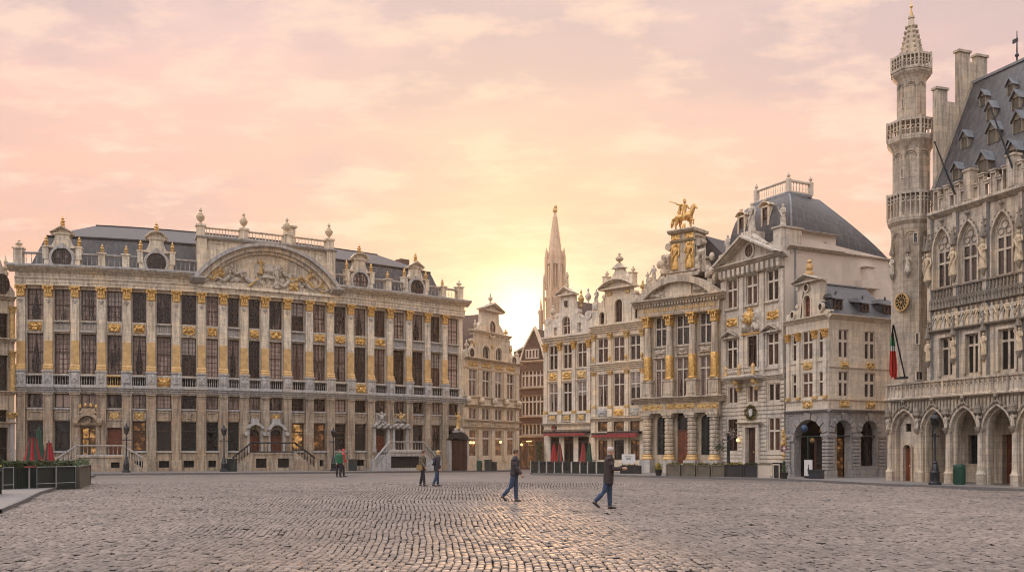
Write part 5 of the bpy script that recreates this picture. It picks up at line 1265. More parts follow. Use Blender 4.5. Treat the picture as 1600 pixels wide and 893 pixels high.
# front gable, oculus, parapet and statues
m = FF.mb().mat('cygne'); pa = FF(0, 0, 0); apex = u(1171.5)
O = [(-.15, Z(406.5)), (apex, Z(368)), (FF.L + .1, Z(406.5))]; I = [(.45, Z(404.5)), (apex, Z(373)), (FF.L - .45, Z(404.5))]; m.prism(I, -.5, .12); m.strip(O, I, -.5, .62); m.strip([(x, z + .02) for x, z in O], [(O[0][0] + .3, Z(405.5)), (apex, Z(371)), (O[2][0] - .3, Z(405.5))], .3, .85); oculus_ring(m, u(1173.5), Z(391), .36, .4, .14, .12, .2)
m.box(apex - .45, apex + .5, -1.1, .35, Z(373), Z(361)); m.box(.0, .9, -1, .3, Z(405), Z(386)); m.box(FF.L - .65, FF.L + .02, -1.4, .3, Z(405), Z(369.5)); m.box(FF.L - .75, FF.L + .1, -1.5, .4, Z(369.5), Z(367)); 
m.mat('statue_stone')
for k in range(6): x = apex + .5 + k * .22; m.ball(x, .1, Z(372 + k * 3), .26 - .02 * k, 1)
m.build('gable', HF)
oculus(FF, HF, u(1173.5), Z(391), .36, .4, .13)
for x, y, h, sd in ((apex, 361, 1.95, 41), (FF.L - .3, 367, 1.45, 42), (.35, 386, 1.35, 43)):
    m = FF.mb().mat('statue_stone'); figure(m, x, -.2, Z(y), h, sd); m.build('statue', HF)
# side wall towards the lane of the arcade, and its cornice
FS = Facade([FF(FF.L, 0, 0)[:2], FF(FF.L, -6.0, 0)[:2], FF(FF.L, -10, 0)[:2]]); us_ = FS.u
Zs = lambda py: FF.z(1225, py)
m = FS.mb().mat('render'); L1 = us_(1316); m.box(0.0, L1, -.4, -.0, -.5, Zs(386)); m.box(L1, FS.L, -.8, -.3, -.5, Zs(384)); m.build('side_wall', HF)
m = FS.mb().mat('cygne'); cornice(m, FS, .1, L1, 0, Zs(388), Zs(382.5), .3, 3, ends=False); cornice(m, FS, .0, L1 - .3, -.25, Zs(358.5), Zs(355), .3, 3, ends=False); cornice(m, FS, L1 + .1, FS.L, -.3, Zs(386), Zs(382), .3, 2, ends=False); m.build('side_cornice', HF)
m = FS.mb().mat('render'); wq = [(us_(1318 - k), us_(1322 - k), Zs(373), Zs(366)) for k in ()]; m.box(0, L1 - .3, -.7, -.25, Zs(384), Zs(358)); 
m.mat('interior')
for p_ in (1246, 1271, 1294): m.box(us_(p_ - 2.2), us_(p_ + 2.2), -.26, -.243, Zs(375), Zs(368))
m.build('parapet', HF)
m = FS.mb().mat('lead'); m.tube([(us_(1242), .05, Zs(388)), (us_(1242), .05, 0)], .05, 6); m.build('drainpipe', HF)
m = FS.mb().mat('render'); c1 = us_(1357); m.box(c1 - .9, c1 + .8, -.3, .3, Zs(437), Zs(424)); m.box(c1 - .35, c1 + .25, -.25, .2, Zs(424), Zs(402)); m.box(c1 - .5, c1 + .4, -.3, .3, Zs(402), Zs(400)); m.build('chimney', HF)
# bell shaped roof
m = FF.mb().mat('slate'); n = 9; rings = []; h = FF.z(1228, 300) + .65 - Z(378); zb = Z(378)
for k in range(n + 1):
    a = pi / 2 * k / n; c_ = 1 - cos(a); z = zb + h * sin(a) ** 1.0
    t9 = k / n; zk = zb - .65 + (h + .65) * t9; bd = -9.3 + 4.3 * t9
    rings.append([(-.25 + .98 * c_, -.8 - 1.5 * c_, z), (FF.L - .25 - 1.8 * c_, -.8 - 1.5 * c_, z), (FF.L - .25 - 1.8 * (.5 * c_ + .5 * t9), bd, zk), (-.25 + .98 * t9, bd, zk)])
for r0, r1 in zip(rings, rings[1:]): m.add(r0 + r1, [(i, (i + 1) % 4, 4 + (i + 1) % 4, 4 + i) for i in range(4)])
m.add(rings[-1], [(0, 1, 2, 3)]); top = rings[-1]
m.build('roof', HF, sharp=30)
m = FF.mb().mat('render'); m.add([(.3, -.85, 0), (FF.L - .2, -.85, 0), (FF.L - .2, -9.2, 0), (.3, -9.2, 0), (.3, -.85, zb + .02), (FF.L - .2, -.85, zb + .02), (FF.L - .2, -9.2, zb - .65), (.3, -9.2, zb - .65)], [(0, 1, 5, 4), (1, 2, 6, 5), (2, 3, 7, 6), (3, 0, 4, 7)]); m.build('rear_wall', HF)
m = FF.mb().mat('lead'); zt = top[0][2]; x0, x1, y0, y1 = top[0][0], top[1][0], top[0][1], top[0][1] - 1.9
m.box(x0 - .15, x1 + .15, y1, y0 + .15, zt, zt + .16); 
for k in range(n): m.tube([rings[k][1], rings[k + 1][1]], .06, 6)
m.build('roof_platform', HF)
m = FF.mb().mat('frame_stone'); zz_ = zt + .16; hb = .82; balusters(m, FF, x0, x1, y0, zz_, zz_ + hb, 14, r=.07, dw=.09)
fr = MB(FF); fr.curved = 0
for k in range(7): m.lathe(x1, y0 - 1.9 * (k + .5) / 7, [(.07 * 1.6 * p, zz_ + .12 + (hb - .24) * q) for p, q in BAL], 6)
m.box(x1 - .09, x1 + .09, y1, y0, zz_, zz_ + .12); m.box(x1 - .1, x1 + .1, y1, y0, zz_ + hb - .12, zz_ + hb)
for x, y in ((x0, y0), (x1, y0), (x1, y1)): m.box(x - .13, x + .13, y - .13, y + .13, zz_, zz_ + hb + .05); finial(m, x, y, zz_ + hb + .05, .42, .13)
m.build('roof_balustrade', HF)
for px_, py_ in ((1163.5, 352), (1200.5, 337)):
    x = u(px_, -1.2); z = CAMZ + (HOR - py_) / FOC * FF(x, -1.1, 0)[1]; m = FF.mb().mat('cream'); a, b = x - .36, x + .36
    m.box(a, a + .12, -2, -.9, z - .75, z + .55); m.box(b - .12, b, -2, -.9, z - .75, z + .55); m.box(a, b, -2, -.9, z + .5, z + .62); pediment(m, FF, a - .12, b + .12, z + .62, z + .88, -1.2, .32, tri=False, t=.08); m.ball(x, -.9, z + 1.0, .12)
    d_ = m.build('dormer', HF); window(FF, d_, (a + .12, b - .12, z - .72, z + .5), d=-1.0, nv=0, nh=1, pm='pane_red')

# ================================================================ corner house on arches
FQ = Facade([at(1228, 56.4), at(1294.5, 53)]); FR = Facade([at(1294.5, 53), at(1394, 55.4)]); FQ.wd = -.12; FR.wd = -.12; u = FQ.u; v = FR.u; Z = lambda py: FQ.z(1294, py)
HG = thing('corner_house', 'pale corner house standing on a blue stone arcade, with slate roof and gold finial', 'house', (*at(1294.5, 53), 0))
Z2 = lambda py: FQ.z(1262, py)
wq = [(u(1238), u(1246)), (u(1253.8), u(1271)), (u(1279), u(1288))]; opQ = [(a, b, Z2(c), Z2(e)) for a, b in wq for c, e in ((561.5, 517), (621, 582))]
ws = [(v(1310.5), v(1326)), (v(1351), v(1367.5))]; Zr = lambda py: FR.z(1338, py)
opR = [(a, b, Zr(c), Zr(e)) for a, b in ws for c, e in ((560, 516), (620, 581))]
zc = Z(640)
m = FQ.mb().mat('star_stone'); wall(m, FQ, 0, FQ.L, zc, Z(494), opQ, .25); m.fn = FR; wall(m, FR, 0, FR.L, zc, Z(494), opR, .25)
m.mat('render'); m.box(FR.L - .3, FR.L, -5, -.01, -.5, Z(494)); m.build('wall', HG)
m = FQ.mb().mat('star_stone')
for F_ in (FQ, FR):
    m.fn = F_; cornice(m, F_, -.02, F_.L, 0, Z(497), Z(490), .3, 3, ends=False); m.mat('blue_stone'); cornice(m, F_, -.02, F_.L, 0, Z(643.5), Z(638.5), .25, 3, ends=False); m.mat('star_stone'); sill_line(m, F_, 0, F_.L, Z(624.5), .1, .08); sill_line(m, F_, 0, F_.L, Z(573.5) if F_ is FR else Z(563.5), .08, .06)
m.build('cornice', HG)
for o in opQ: window(FQ, HG, o, d=-.1, nv=0 if o[1] - o[0] < .7 else 1, nh=1, pm='pane_red', fm='frame_stone', fw=.05, mw=.1, transom=(.6,), bars=(1, 6))
for o in opR: window(FR, HG, o, d=-.12, nv=1, nh=1, pm='pane_red', fm='frame_stone', fw=.06, mw=.16, transom=(.6,), bars=(0, 5))
for px_ in (1233, 1248.8, 1274.5, 1290.5):
    m = FQ.mb().mat('star_stone'); c = u(px_); m.box(c - .13, c + .13, .002, .12, Z2(622), Z2(530)); m.mat('gold'); capital(m, c, Z2(531), Z2(518), .32, 0, .14); m.mat('gold_paint'); m.box(c - .17, c + .17, .002, .17, Z2(624), Z2(619.5)); m.build('pilaster', HG)
for F_, uu, ps in ((FQ, u, ((1262.5, 564, 577, 7), (1262.5, 625.5, 637, 7.5))), (FR, v, ((1319, 564, 576, 6.5), (1359, 566, 577, 6.5), (1319, 624.5, 636, 7.5), (1360, 625.5, 638, 7)))):
    for k, (p_, y0, y1, hw) in enumerate(ps):
        m = F_.mb().mat('gold_dull'); m.relief(uu(p_ - hw), uu(p_ + hw), F_.z(p_, y1), F_.z(p_, y0), .01, .12, seed=320 + k, nx=14, nz=9); m.build('gilded_panel', HG)
# arcade
za = Z(643.5); zsp = Z(680.5); g = -.5
ar = (u(1241), u(1288.5)); br_ = [(v(1302), v(1330)), (v(1345), v(1370))]
m = FQ.mb().mat('blue_stone'); wall(m, FQ, 0, FQ.L, g, za, [(ar[0], ar[1], g, Z2(655), 'round')], .5); m.fn = FR
wall(m, FR, 0, FR.L, g, za, [(a, b, (g if i == 0 else Zr(728)), Zr(656), 'round') for i, (a, b) in enumerate(br_)], .5)
for F_, sp_ in ((FQ, [ar]), (FR, br_)):
    m.fn = F_
    for a, b in sp_:
        c, r = (a + b) / 2, (b - a) / 2; zt = Z2(655) if F_ is FQ else Zr(656); zs = zt - r
        for k in range(9):
            t0, t1 = pi * (k + .06) / 9, pi * (k + .94) / 9; w_ = .34 if k != 4 else .46
            m.prism([(c - r * cos(t0), zs + r * sin(t0)), (c - (r + w_) * cos(t0), zs + (r + w_) * sin(t0)), (c - (r + w_) * cos(t1), min(za - .03, zs + (r + w_) * sin(t1))), (c - r * cos(t1), zs + r * sin(t1))], .002, .09 if k != 4 else .16)
for F_, cs in ((FQ, (.2, FQ.L - .16)), (FR, (.16, (br_[0][1] + br_[1][0]) / 2, v(1378)))):
    m.fn = F_
    for c in cs:
        m.box(c - .36, c + .36, .002, .14, Z(681), Z(677)); m.box(c - .3, c + .3, .002, .10, Z(684), Z(681)); m.box(c - .38, c + .38, .002, .16, g, Z(734))
        for k in range(9): z0 = Z(733.6) + (Z(684.2) - Z(733.6)) * k / 9; m.box(c - .26, c + .26, .002, .1, z0, z0 + (Z(684.2) - Z(733.6)) / 9 - .05)
for k in range(6):
    z0 = Z(677) + (za - Z(677)) * k / 6
    m.fn = FQ; m.box(.03, .3, .002, .05, z0, z0 + (za - Z(677)) / 6 - .05)
m.build('arcade', HG)
m = FQ.mb().mat('frame_green'); m.box(ar[0], ar[1], -.2, -.1, Z(681.5), Z(679.6)); m.box(u(1259), u(1261), -.2, -.1, Z(740), Z(680)); m.build('canopy_rail', HG)
for a, b in br_: m = FR.mb().mat('frame_green'); m.box(a, b, -.2, -.1, Zr(681.5), Zr(679.6)); m.build('canopy_rail', HG)
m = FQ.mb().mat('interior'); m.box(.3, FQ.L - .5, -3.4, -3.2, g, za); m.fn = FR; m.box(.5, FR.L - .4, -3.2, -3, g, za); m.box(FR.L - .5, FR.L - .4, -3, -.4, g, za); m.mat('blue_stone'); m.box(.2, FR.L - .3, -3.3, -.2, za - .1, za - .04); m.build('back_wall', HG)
m = FQ.mb().mat('frame_stone'); m.box(u(1268), u(1274), -1.6, -1.2, g, za - .2); m.build('inner_pillar', HG)
window(FR, HG, (br_[0][0], br_[0][1], .05, Zr(684)), d=-1.4, nv=1, nh=1, pm='pane_dark', fm='door_dark', transom=(.3,), name='shop_front', fw=.1); window(FR, HG, (br_[1][0], br_[1][1], Zr(727), Zr(656), 'round'), d=-.4, nv=0, nh=1, pm='pane_red', fm='black', transom=(.55,), fw=.05, name='shop_window')
window(FQ, HG, (ar[0] + .1, ar[1] - .1, .05, Z(682)), d=-2.6, nv=3, nh=1, pm='lit_dim', fm='black', transom=(.7,), name='shop_front')
m = FQ.mb().mat('gold_dull'); m.ball(u(1251), -.9, Z(687), .17); m.ball(u(1258), -1.3, Z(671), .2); m.build('hanging_lamp', HG)
# gable on the short front
m = FQ.mb().mat('star_stone'); a, b = u(1246.5), u(1281); og = (u(1257), u(1267), Z2(496) , Z2(461.5), 'round')
wall(m, FQ, a, b, Z2(498), Z2(443), [og], .25); m.prism([(a, Z2(443)), (b, Z2(443)), (b, Z2(442)), (a, Z2(442))], -.4, .01)
m.box(a, a + .06, -.5, -.01, Z2(498), Z2(443)); m.box(b - .06, b, -.5, -.01, Z2(498), Z2(443))
pediment(m, FQ, u(1242.8), u(1284), Z2(440), Z2(428), 0, .3, t=.12); m.box(u(1243), u(1283.6), -.45, .25, Z2(442), Z2(440)); volute(m, u(1229.5), Z2(497), a, Z2(472), -.4, 0); volute(m, u(1295), Z2(497), b, Z2(472), -.4, 0); frame_round(m, og, .1, .002, .08); m.box(a - .1, a + .12, .002, .08, Z2(443), Z2(450)); m.build('gable', HG)
window(FQ, HG, og, d=-.15, nv=1, nh=2, pm='pane_red', fm='door'); oculus(FQ, HG, u(1261.5), Z2(449.5), .18, .2, .03, ring='star_stone', w=.04); oculus(FQ, HG, u(1240.5), Z2(488), .15, .2, .06, ring='star_stone', w=.04); oculus(FQ, HG, u(1284.5), Z2(484), .15, .2, .06, ring='star_stone', w=.04)
m = FQ.mb().mat('gold_paint'); x = u(1262.7); m.lathe(x, -.1, [(.25, Z2(429)), (.25, Z2(425)), (.12, Z2(423)), (.22, Z2(419)), (.2, Z2(414)), (.1, Z2(412)), (.16, Z2(409)), (.1, Z2(406)), (.01, Z2(405))], 10); m.build('finial', HG)
m = FR.mb().mat('slate'); zr_ = FR.z(1340, 446) + .35
m.add([(.1, .25, Z(490)), (FR.L, .25, Z(490)), (FR.L, -2.0, zr_), (.1, -2.0, zr_), (.1, -2.3, Z(490)), (FR.L, -2.3, Z(490))], [(0, 1, 2, 3), (3, 2, 5, 4), (1, 2, 5)]); m.mat('lead'); m.box(.1, FR.L, -2.08, -1.92, zr_ - .02, zr_ + .06); m.build('roof', HG)
for px_, py_ in ((1311, 470), (1353, 477), (1388, 479)):
    x = v(px_); z = FR.z(px_, py_); m = FR.mb().mat('slate'); t_ = (z + .25 - Z(490)) / (zr_ - Z(490))
    m.add([(x - .6, .12, z + .12), (x + .6, .12, z + .12), (x + .35, -.3, z + .48), (x - .35, -.3, z + .48), (x + .5, -1.6, z + .45), (x - .5, -1.6, z + .45)], [(0, 1, 2, 3), (3, 2, 4, 5), (1, 4, 2), (0, 3, 5)]); m.box(x - .42, x + .42, -1.5, -.12, z - .75, z + .13); m.ball(x, -.25, z + .52, .06, 2)
    d_ = m.build('dormer', HG); window(FR, d_, (x - .3, x + .3, z - .7, z + .08), d=-.1, nv=1, nh=1, pm='pane_red', fw=.06)
# ================================================================ the gothic town hall
P1 = Vector(at(1389, 48.7)); P2 = Vector(at(1600, 40.9)); tt = (P2 - P1).normalized()
FT = Facade([P1, P1 + tt * 15]); FU = Facade([Vector(FT(0, -.75, 0)[:2]), Vector(FT(15, -.75, 0)[:2])])
TH = thing('town_hall', 'gothic stone town hall with pointed arcade, statues and tall corner turret', 'town hall', (*P1, 0))
u, w_ = FT.u, FU.u; T = FT.z; TU = FU.z
g = -.5; zr1, zr0 = T(1388, 600.4), T(1388, 625.5); za = T(1560, 633)
# arcade
pier = [u(p) for p in (1391.5, 1437.5, 1482.8, 1533, 1587)]; sp_ = pier[4] - pier[3]
while pier[-1] < 15: pier.append(pier[-1] + sp_)
pier = pier[:-1]; zsp = T(1533, 672)
ops = []
for a, b in zip(pier, pier[1:]): ops.append((a + .17, b - .17, g, za, 'gothic'))
m = FT.mb().mat('gothic')
def parch(a, b, grow=0, n=12, zt=za, zs=zsp): return arch_pts(a, b, 0, zs, 'point', n, grow=grow, rise=zt - zs)
for a, b, *_ in ops:
    P = parch(a, b); mid = 6
    m.add([(a, 0, zr0)] + [(x, 0, z) for x, z in P[:mid + 1]] + [((a + b) / 2, 0, zr0)], [tuple(range(mid + 3))]); m.add([(b, 0, zr0), ((a + b) / 2, 0, zr0)] + [(x, 0, z) for x, z in P[mid:]], [tuple(range(len(P) - mid + 2))])
    ring = [(a, g)] + P + [(b, g)]; q = len(ring); m.add([(x, 0, z) for x, z in ring] + [(x, -.6, z) for x, z in ring], [(i, i + 1, q + i + 1, q + i) for i in range(q - 1)])
e_ = [0] + [x for o in ops for x in o[:2]] + [15]
for a, b in zip(e_[::2], e_[1::2]): m.add([(a, 0, g), (b, 0, g), (b, 0, zr0), (a, 0, zr0)], [(0, 1, 2, 3)])
m.box(-.01, .3, -5, -.001, g, zr1 - .2)
m.build('arcade_wall', TH)
for i, (a, b, *_) in enumerate(ops):
    m = FT.mb().mat('gothic'); m.strip([(a - .1, zsp - .02)] + parch(a, b, .1) + [(b + .1, zsp - .02)], [(a + .0, zsp - .02)] + parch(a, b, -.0) + [(b, zsp - .02)], .002, .10)
    m.strip([(a, g + .2)] + parch(a, b, 0) + [(b, g + .2)], [(a + .1, g + .2)] + parch(a + .1, b - .1, 0, zt=za - .13) + [(b - .1, g + .2)], -.3, -.12)
    c = (a + b) / 2; P = parch(a - .04, b + .04, .13)                     # crocketed ogee hood and finial
    m.mat('gothic_dark')
    for k, (x, z) in enumerate(P[1:-1]): m.ball(x, .13, z + .05, .075, 1.1, 4)
    m.tube([(c - .3, .1, za + .0), (c - .08, .12, za + .22), (c, .12, za + .5)], [.05, .05, .03], 5); m.tube([(c + .3, .1, za + .0), (c + .08, .12, za + .22), (c, .12, za + .48)], [.05, .05, .03], 5); m.ball(c, .14, za + .46, .12, 1, 4); m.ball(c, .14, za + .62, .07, 1.4, 4)
    m.build('arch_moulding', TH)
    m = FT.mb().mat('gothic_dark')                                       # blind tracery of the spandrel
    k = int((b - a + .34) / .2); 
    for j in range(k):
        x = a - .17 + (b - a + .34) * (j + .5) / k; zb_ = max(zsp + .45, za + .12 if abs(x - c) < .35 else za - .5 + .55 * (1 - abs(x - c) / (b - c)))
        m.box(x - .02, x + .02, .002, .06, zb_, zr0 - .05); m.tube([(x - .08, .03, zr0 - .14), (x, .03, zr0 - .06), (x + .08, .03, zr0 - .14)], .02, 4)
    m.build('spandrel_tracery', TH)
for i, c in enumerate(pier):
    m = FT.mb().mat('gothic')
    m.lathe(c, .02, [(.23, g), (.23, .55), (.25, .6), (.17, .7), (.15, .8), (.14, zsp - .1), (.22, zsp), (.24, zsp + .08), (.1, zsp + .1)], 8, rot=pi / 8)
    m.mat('gothic_dark'); m.lathe(c, .2, [(.05, zsp - .12), (.13, zsp + .02), (.16, zsp + .1), (.16, zsp + .16)], 8); m.lathe(c, .2, [(.14, zsp + .78), (.17, zsp + .84), (.12, zsp + 1.0), (.14, zsp + 1.06), (.05, zsp + 1.25), (.02, zsp + 1.5)], 8)
    p = m.build('pier', TH); m = FT.mb().mat('statue_stone'); figure(m, c, .2, zsp + .17, .62, 400 + i); m.build('statue', p)
# balcony parapet with blind panels
m = FT.mb().mat('gothic'); m.sweep([(-.1, zr0 - .1), (.10, zr0 - .06), (.22, zr0), (.22, zr0 + .07), (.14, zr0 + .1), (.10, zr1 - .12), (.2, zr1 - .08), (.2, zr1), (-.1, zr1)], [-.1, 15])
n = int(15 / .27)
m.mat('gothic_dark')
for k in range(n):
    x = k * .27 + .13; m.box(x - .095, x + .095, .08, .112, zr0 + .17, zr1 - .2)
m.mat('gothic')
for k in range(n + 1):
    x = k * .27; w2 = .055 if k % 7 == 0 else .025; m.box(x - w2, x + w2, .11, .17 if w2 > .03 else .15, zr0 + .1, zr1 - .1)
    if k < n: m.tube([(x + .04, .125, zr1 - .3), (x + .135, .125, zr1 - .2), (x + .23, .125, zr1 - .3)], .018, 4); m.tube([(x + .04, .125, zr0 + .62 * (zr1 - zr0)), (x + .135, .125, zr0 + .5 * (zr1 - zr0)), (x + .23, .125, zr0 + .62 * (zr1 - zr0))], .014, 4)
m.build('balcony_parapet', TH)
m = FT.mb().mat('gothic'); m.box(0, 15, -4.5, -.1, zr0 + .1, zr0 + .2); m.build('gallery_ceiling', TH)
# back wall of the gallery: door, windows
o1 = (u(1408, -2.0), 0, 0, 0)
FB_ = Facade([Vector(FT(0, -2.2, 0)[:2]), Vector(FT(15, -2.2, 0)[:2])]); ub = FB_.u; tb = FB_.z
ob = [(ub(1513), ub(1527), tb(1520, 724), tb(1520, 679)), (ub(1566), ub(1581), -.2, tb(1573, 678)), (ub(1463), ub(1473), -.2, tb(1468, 680)), (ub(1490.5), ub(1498), tb(1494, 715), tb(1494, 680))]
m = FB_.mb().mat('gothic'); wall(m, FB_, 1.2, 15, g, zr0 + .1, ob, .3); m.build('inner_wall', TH)
window(FB_, TH, ob[0], nv=1, nh=2, bars=(2, 5), pm='pane_dark', fm='frame_green'); window(FB_, TH, ob[3], nv=0, nh=1, pm='pane_dark'); leaf_door(FB_, TH, ob[1], 'door', 4); leaf_door(FB_, TH, ob[2], 'door_dark', 4)
m = FT.mb().mat('gothic'); a, b = ops[0][:2]                                # closed first bay with the small door
FB3 = Facade([Vector(FT(0, -.35, 0)[:2]), Vector(FT(3, -.35, 0)[:2])]); u3, t3 = FB3.u, FB3.z
od = (u3(1413), u3(1425), .12, t3(1419, 694), 'round'); ow_ = (u3(1415), u3(1424), t3(1419, 674), t3(1419, 661))
m = FB3.mb().mat('gothic'); wall(m, FB3, a - .05, b + .05, g, za + .02, [od, ow_], .2); frame_round(m, od, .1, .002, .09); m.build('tower_base_wall', TH)
leaf_door(FB3, TH, od, 'door', 2, top=spring(od)[0], d=-.12); window(FB3, TH, ow_, d=-.12, nv=0, nh=0, pm='pane_dark')
# upper storeys
WX = [(1470.5, 1493), (1510.5, 1531), (1562.5, 1587.5)]; bw = [(w_(a), w_(b)) for a, b in WX]; step = bw[2][0] - bw[1][0]
while bw[-1][1] + step < 14.8: bw.append((bw[-1][0] + step, bw[-1][1] + step))
AX = [(1460.5, 1487), (1499.5, 1529), (1552, 1583.5)]; aw = [(w_(a), w_(b)) for a, b in AX]; sa = aw[2][0] - aw[1][0]
while aw[-1][1] + sa < 14.8: aw.append((aw[-1][0] + sa, aw[-1][1] + sa))
zl0, zl1 = TU(1482, 587), TU(1482, 526.5); zt = TU(1458, 337.3); zw0 = TU(1473, 450); zap = TU(1513.5, 345); zws = TU(1513.5, 381)
ops = [(a, b, zl0, zl1) for a, b in bw]
m = FU.mb().mat('gothic'); wall(m, FU, w_(1452), 15, zr0, TU(1475, 462), ops, .3)
wall(m, FU, w_(1452), 15, TU(1475, 462), zt, [(a, b, zw0, zap, 'round') for a, b in aw] if 0 else [], .3) if 0 else None
for (a, b) in aw: pass
ed = [w_(1452)] + [x for a, b in aw for x in (a, b)] + [15]; z46 = TU(1475, 462)
for a, b in zip(ed[::2], ed[1::2]): m.add([(a, 0, z46), (b, 0, z46), (b, 0, zt), (a, 0, zt)], [(0, 1, 2, 3)])
for a, b in aw:
    P = parch(a, b, zt=zap, zs=zws); c = (a + b) / 2
    m.add([(a, 0, z46), (b, 0, z46), (b, 0, zw0), (a, 0, zw0)], [(0, 1, 2, 3)])
    m.add([(a, 0, zt)] + [(x, 0, z) for x, z in P[:7]] + [(c, 0, zt)], [tuple(range(9))]); m.add([(b, 0, zt), (c, 0, zt)] + [(x, 0, z) for x, z in P[6:]], [tuple(range(9))])
    ring = [(a, zw0)] + P + [(b, zw0)]; q = len(ring); m.add([(x, 0, z) for x, z in ring] + [(x, -.35, z) for x, z in ring], [(i, (i + 1) % q, q + (i + 1) % q, q + i) for i in range(q)])
m.box(14.7, 15, -8, -.01, g, zt); m.box(w_(1452), w_(1452) + .3, -8, -.01, g, zt)
m.build('wall', TH)
for i, (a, b) in enumerate(aw):
    c = (a + b) / 2; zg_ = TU(1513.5, 381)
    m = FU.mb().mat('gothic'); P = parch(a, b, 0, zt=zap, zs=zws); m.strip([(a - .09, zw0)] + parch(a, b, .09, zt=zap, zs=zws) + [(b + .09, zw0)], [(a, zw0)] + P + [(b, zw0)], .002, .12)
    m.strip([(a, zw0)] + P + [(b, zw0)], [(a + .1, zw0)] + parch(a + .1, b - .1, 0, zt=zap - .14, zs=zws) + [(b - .1, zw0)], -.22, -.08)
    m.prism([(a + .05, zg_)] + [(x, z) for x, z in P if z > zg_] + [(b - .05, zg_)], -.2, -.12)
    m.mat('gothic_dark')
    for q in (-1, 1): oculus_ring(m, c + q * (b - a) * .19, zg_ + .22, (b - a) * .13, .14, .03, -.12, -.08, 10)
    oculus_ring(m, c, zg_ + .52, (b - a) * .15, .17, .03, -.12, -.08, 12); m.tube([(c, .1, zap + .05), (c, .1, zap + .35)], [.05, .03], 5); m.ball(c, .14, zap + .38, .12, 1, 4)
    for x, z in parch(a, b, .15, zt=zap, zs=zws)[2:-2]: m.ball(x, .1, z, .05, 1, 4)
    m.build('window_arch', TH)
    window(FU, TH, (a + .1, b - .1, zw0 + .02, zg_), d=-.16, nv=1, nh=1, pm='pane_dark', fm='gothic', fw=.08, mw=.11, transom=(.66,), bars=(0, 0))
for a, b in bw: window(FU, TH, (a, b, zl0, zl1), d=-.12, nv=1, nh=1, pm='pane_dark', fm='gothic', fw=.07, mw=.11, transom=(.72,)); 
m = FU.mb().mat('gothic')
for a, b in bw: m.strip([(a - .14, zl0), (a - .14, zl1 + .14), (b + .14, zl1 + .14), (b + .14, zl0)], [(a, zl0), (a, zl1), (b, zl1), (b, zl0)], .002, .12)
m.build('window_surround', TH)
# tracery band under the tall windows, statue row, canopies
z0, z1 = TU(1475, 466), TU(1475, 452); zs0, zs1 = TU(1480, 514), TU(1480, 482)
m = FU.mb().mat('gothic_dark'); x = w_(1457)
m.sweep([(0, z0 - .12), (.12, z0 - .1), (.14, z0), (0, z0)], [x, 15]); m.sweep([(0, z1), (.14, z1), (.16, z1 + .08), (0, z1 + .1)], [x, 15]); m.sweep([(0, zs0 - .14), (.26, zs0 - .06), (.28, zs0), (0, zs0)], [x, 15])
k = 0
while x < 14.9:
    m.box(x - .025, x + .025, .002, .1, z0, z1); oculus_ring(m, x + .1, (z0 + z1) / 2 + .06, .055, .09, .025, .002, .07, 8); m.prism([(x + .02, zs1 + .02), (x + .1, zs1 + .34), (x + .18, zs1 + .02)], .05, .24); m.ball(x + .1, .2, zs1 + .38, .045, 1.5, 4); m.box(x - .02, x + .02, .1, .2, zs1, zs1 + .5); x += .2
m.build('tracery_band', TH)
x = w_(1463); i = 0
gaps_ = [(a_[1] + b_[0]) / 2 for a_, b_ in zip(bw, bw[1:])]
while x < 14.8:
    m = FU.mb().mat('statue_buff' if i % 2 else 'statue_stone'); figure(m, x, .1, zs0, (zs1 - zs0) * .92, 500 + i, 8); m.build('statue', TH); x += .29; i += 1
# buttress strips carrying tall statues
bc = [w_(1453.5)] + [(p_[1] + q_[0]) / 2 for p_, q_ in zip(aw, aw[1:])]
for i, c in enumerate(bc):
    m = FU.mb().mat('gothic'); m.box(c - .11, c + .11, .002, .10, zr1 - .3, zt)
    for za_, zb_ in ((TU(1492, 431), TU(1492, 383)), (TU(1492, 560), TU(1492, 524))):
        m.mat('gothic_dark'); m.lathe(c, .16, [(.04, za_ - .3), (.14, za_ - .06), (.15, za_)], 8); m.lathe(c, .16, [(.15, zb_), (.17, zb_ + .08), (.11, zb_ + .25), (.12, zb_ + .3), (.05, zb_ + .6), (.01, zb_ + 1.0)], 6)
        for k in range(5): m.ball(c + .09 * (-1) ** k, .16, zb_ + .3 + .13 * k, .05, 1, 4)
    p = m.build('buttress', TH)
    for j, (za_, zb_) in enumerate(((TU(1492, 431), TU(1492, 383)), (TU(1492, 560), TU(1492, 524)))):
        m = FU.mb().mat('statue_buff'); figure(m, c, .16, za_, (zb_ - za_) * .94, 600 + i * 2 + j); m.build('statue', p)
    m = FU.mb().mat('lead'); m.tube([(c + .19, .05, zr1), (c + .19, .05, zt - .2)], .035, 6); m.build('drainpipe', p)
# crenellated parapet
m = FU.mb().mat('gothic'); m.sweep([(-.25, zt - .25), (.05, zt - .2), (.28, zt), (.28, zt + .14), (.1, zt + .2), (-.25, zt + .2)], [w_(1455), 15]); hp = TU(1458, 299) - zt; x = w_(1460); k = 0
while x < 14.7:
    if k % 7 == 6: m.box(x, x + .42, -.25, .2, zt + .2, zt + hp + .35); m.box(x - .05, x + .47, -.28, .25, zt + hp + .35, zt + hp + .45); x += .42
    else:
        t_ = zt + hp * (1 if k % 2 == 0 else .68); m.box(x, x + .05, -.12, .08, zt + .2, t_); m.box(x + .29, x + .34, -.12, .08, zt + .2, t_); m.box(x, x + .34, -.12, .1, t_ - .12, t_); m.box(x - .02, x + .36, -.14, .14, t_, t_ + .06); m.box(x + .05, x + .29, -.05, -.0, zt + .2, t_ - .1) if k % 3 else None; x += .34
    k += 1
m.build('crenellated_parapet', TH)
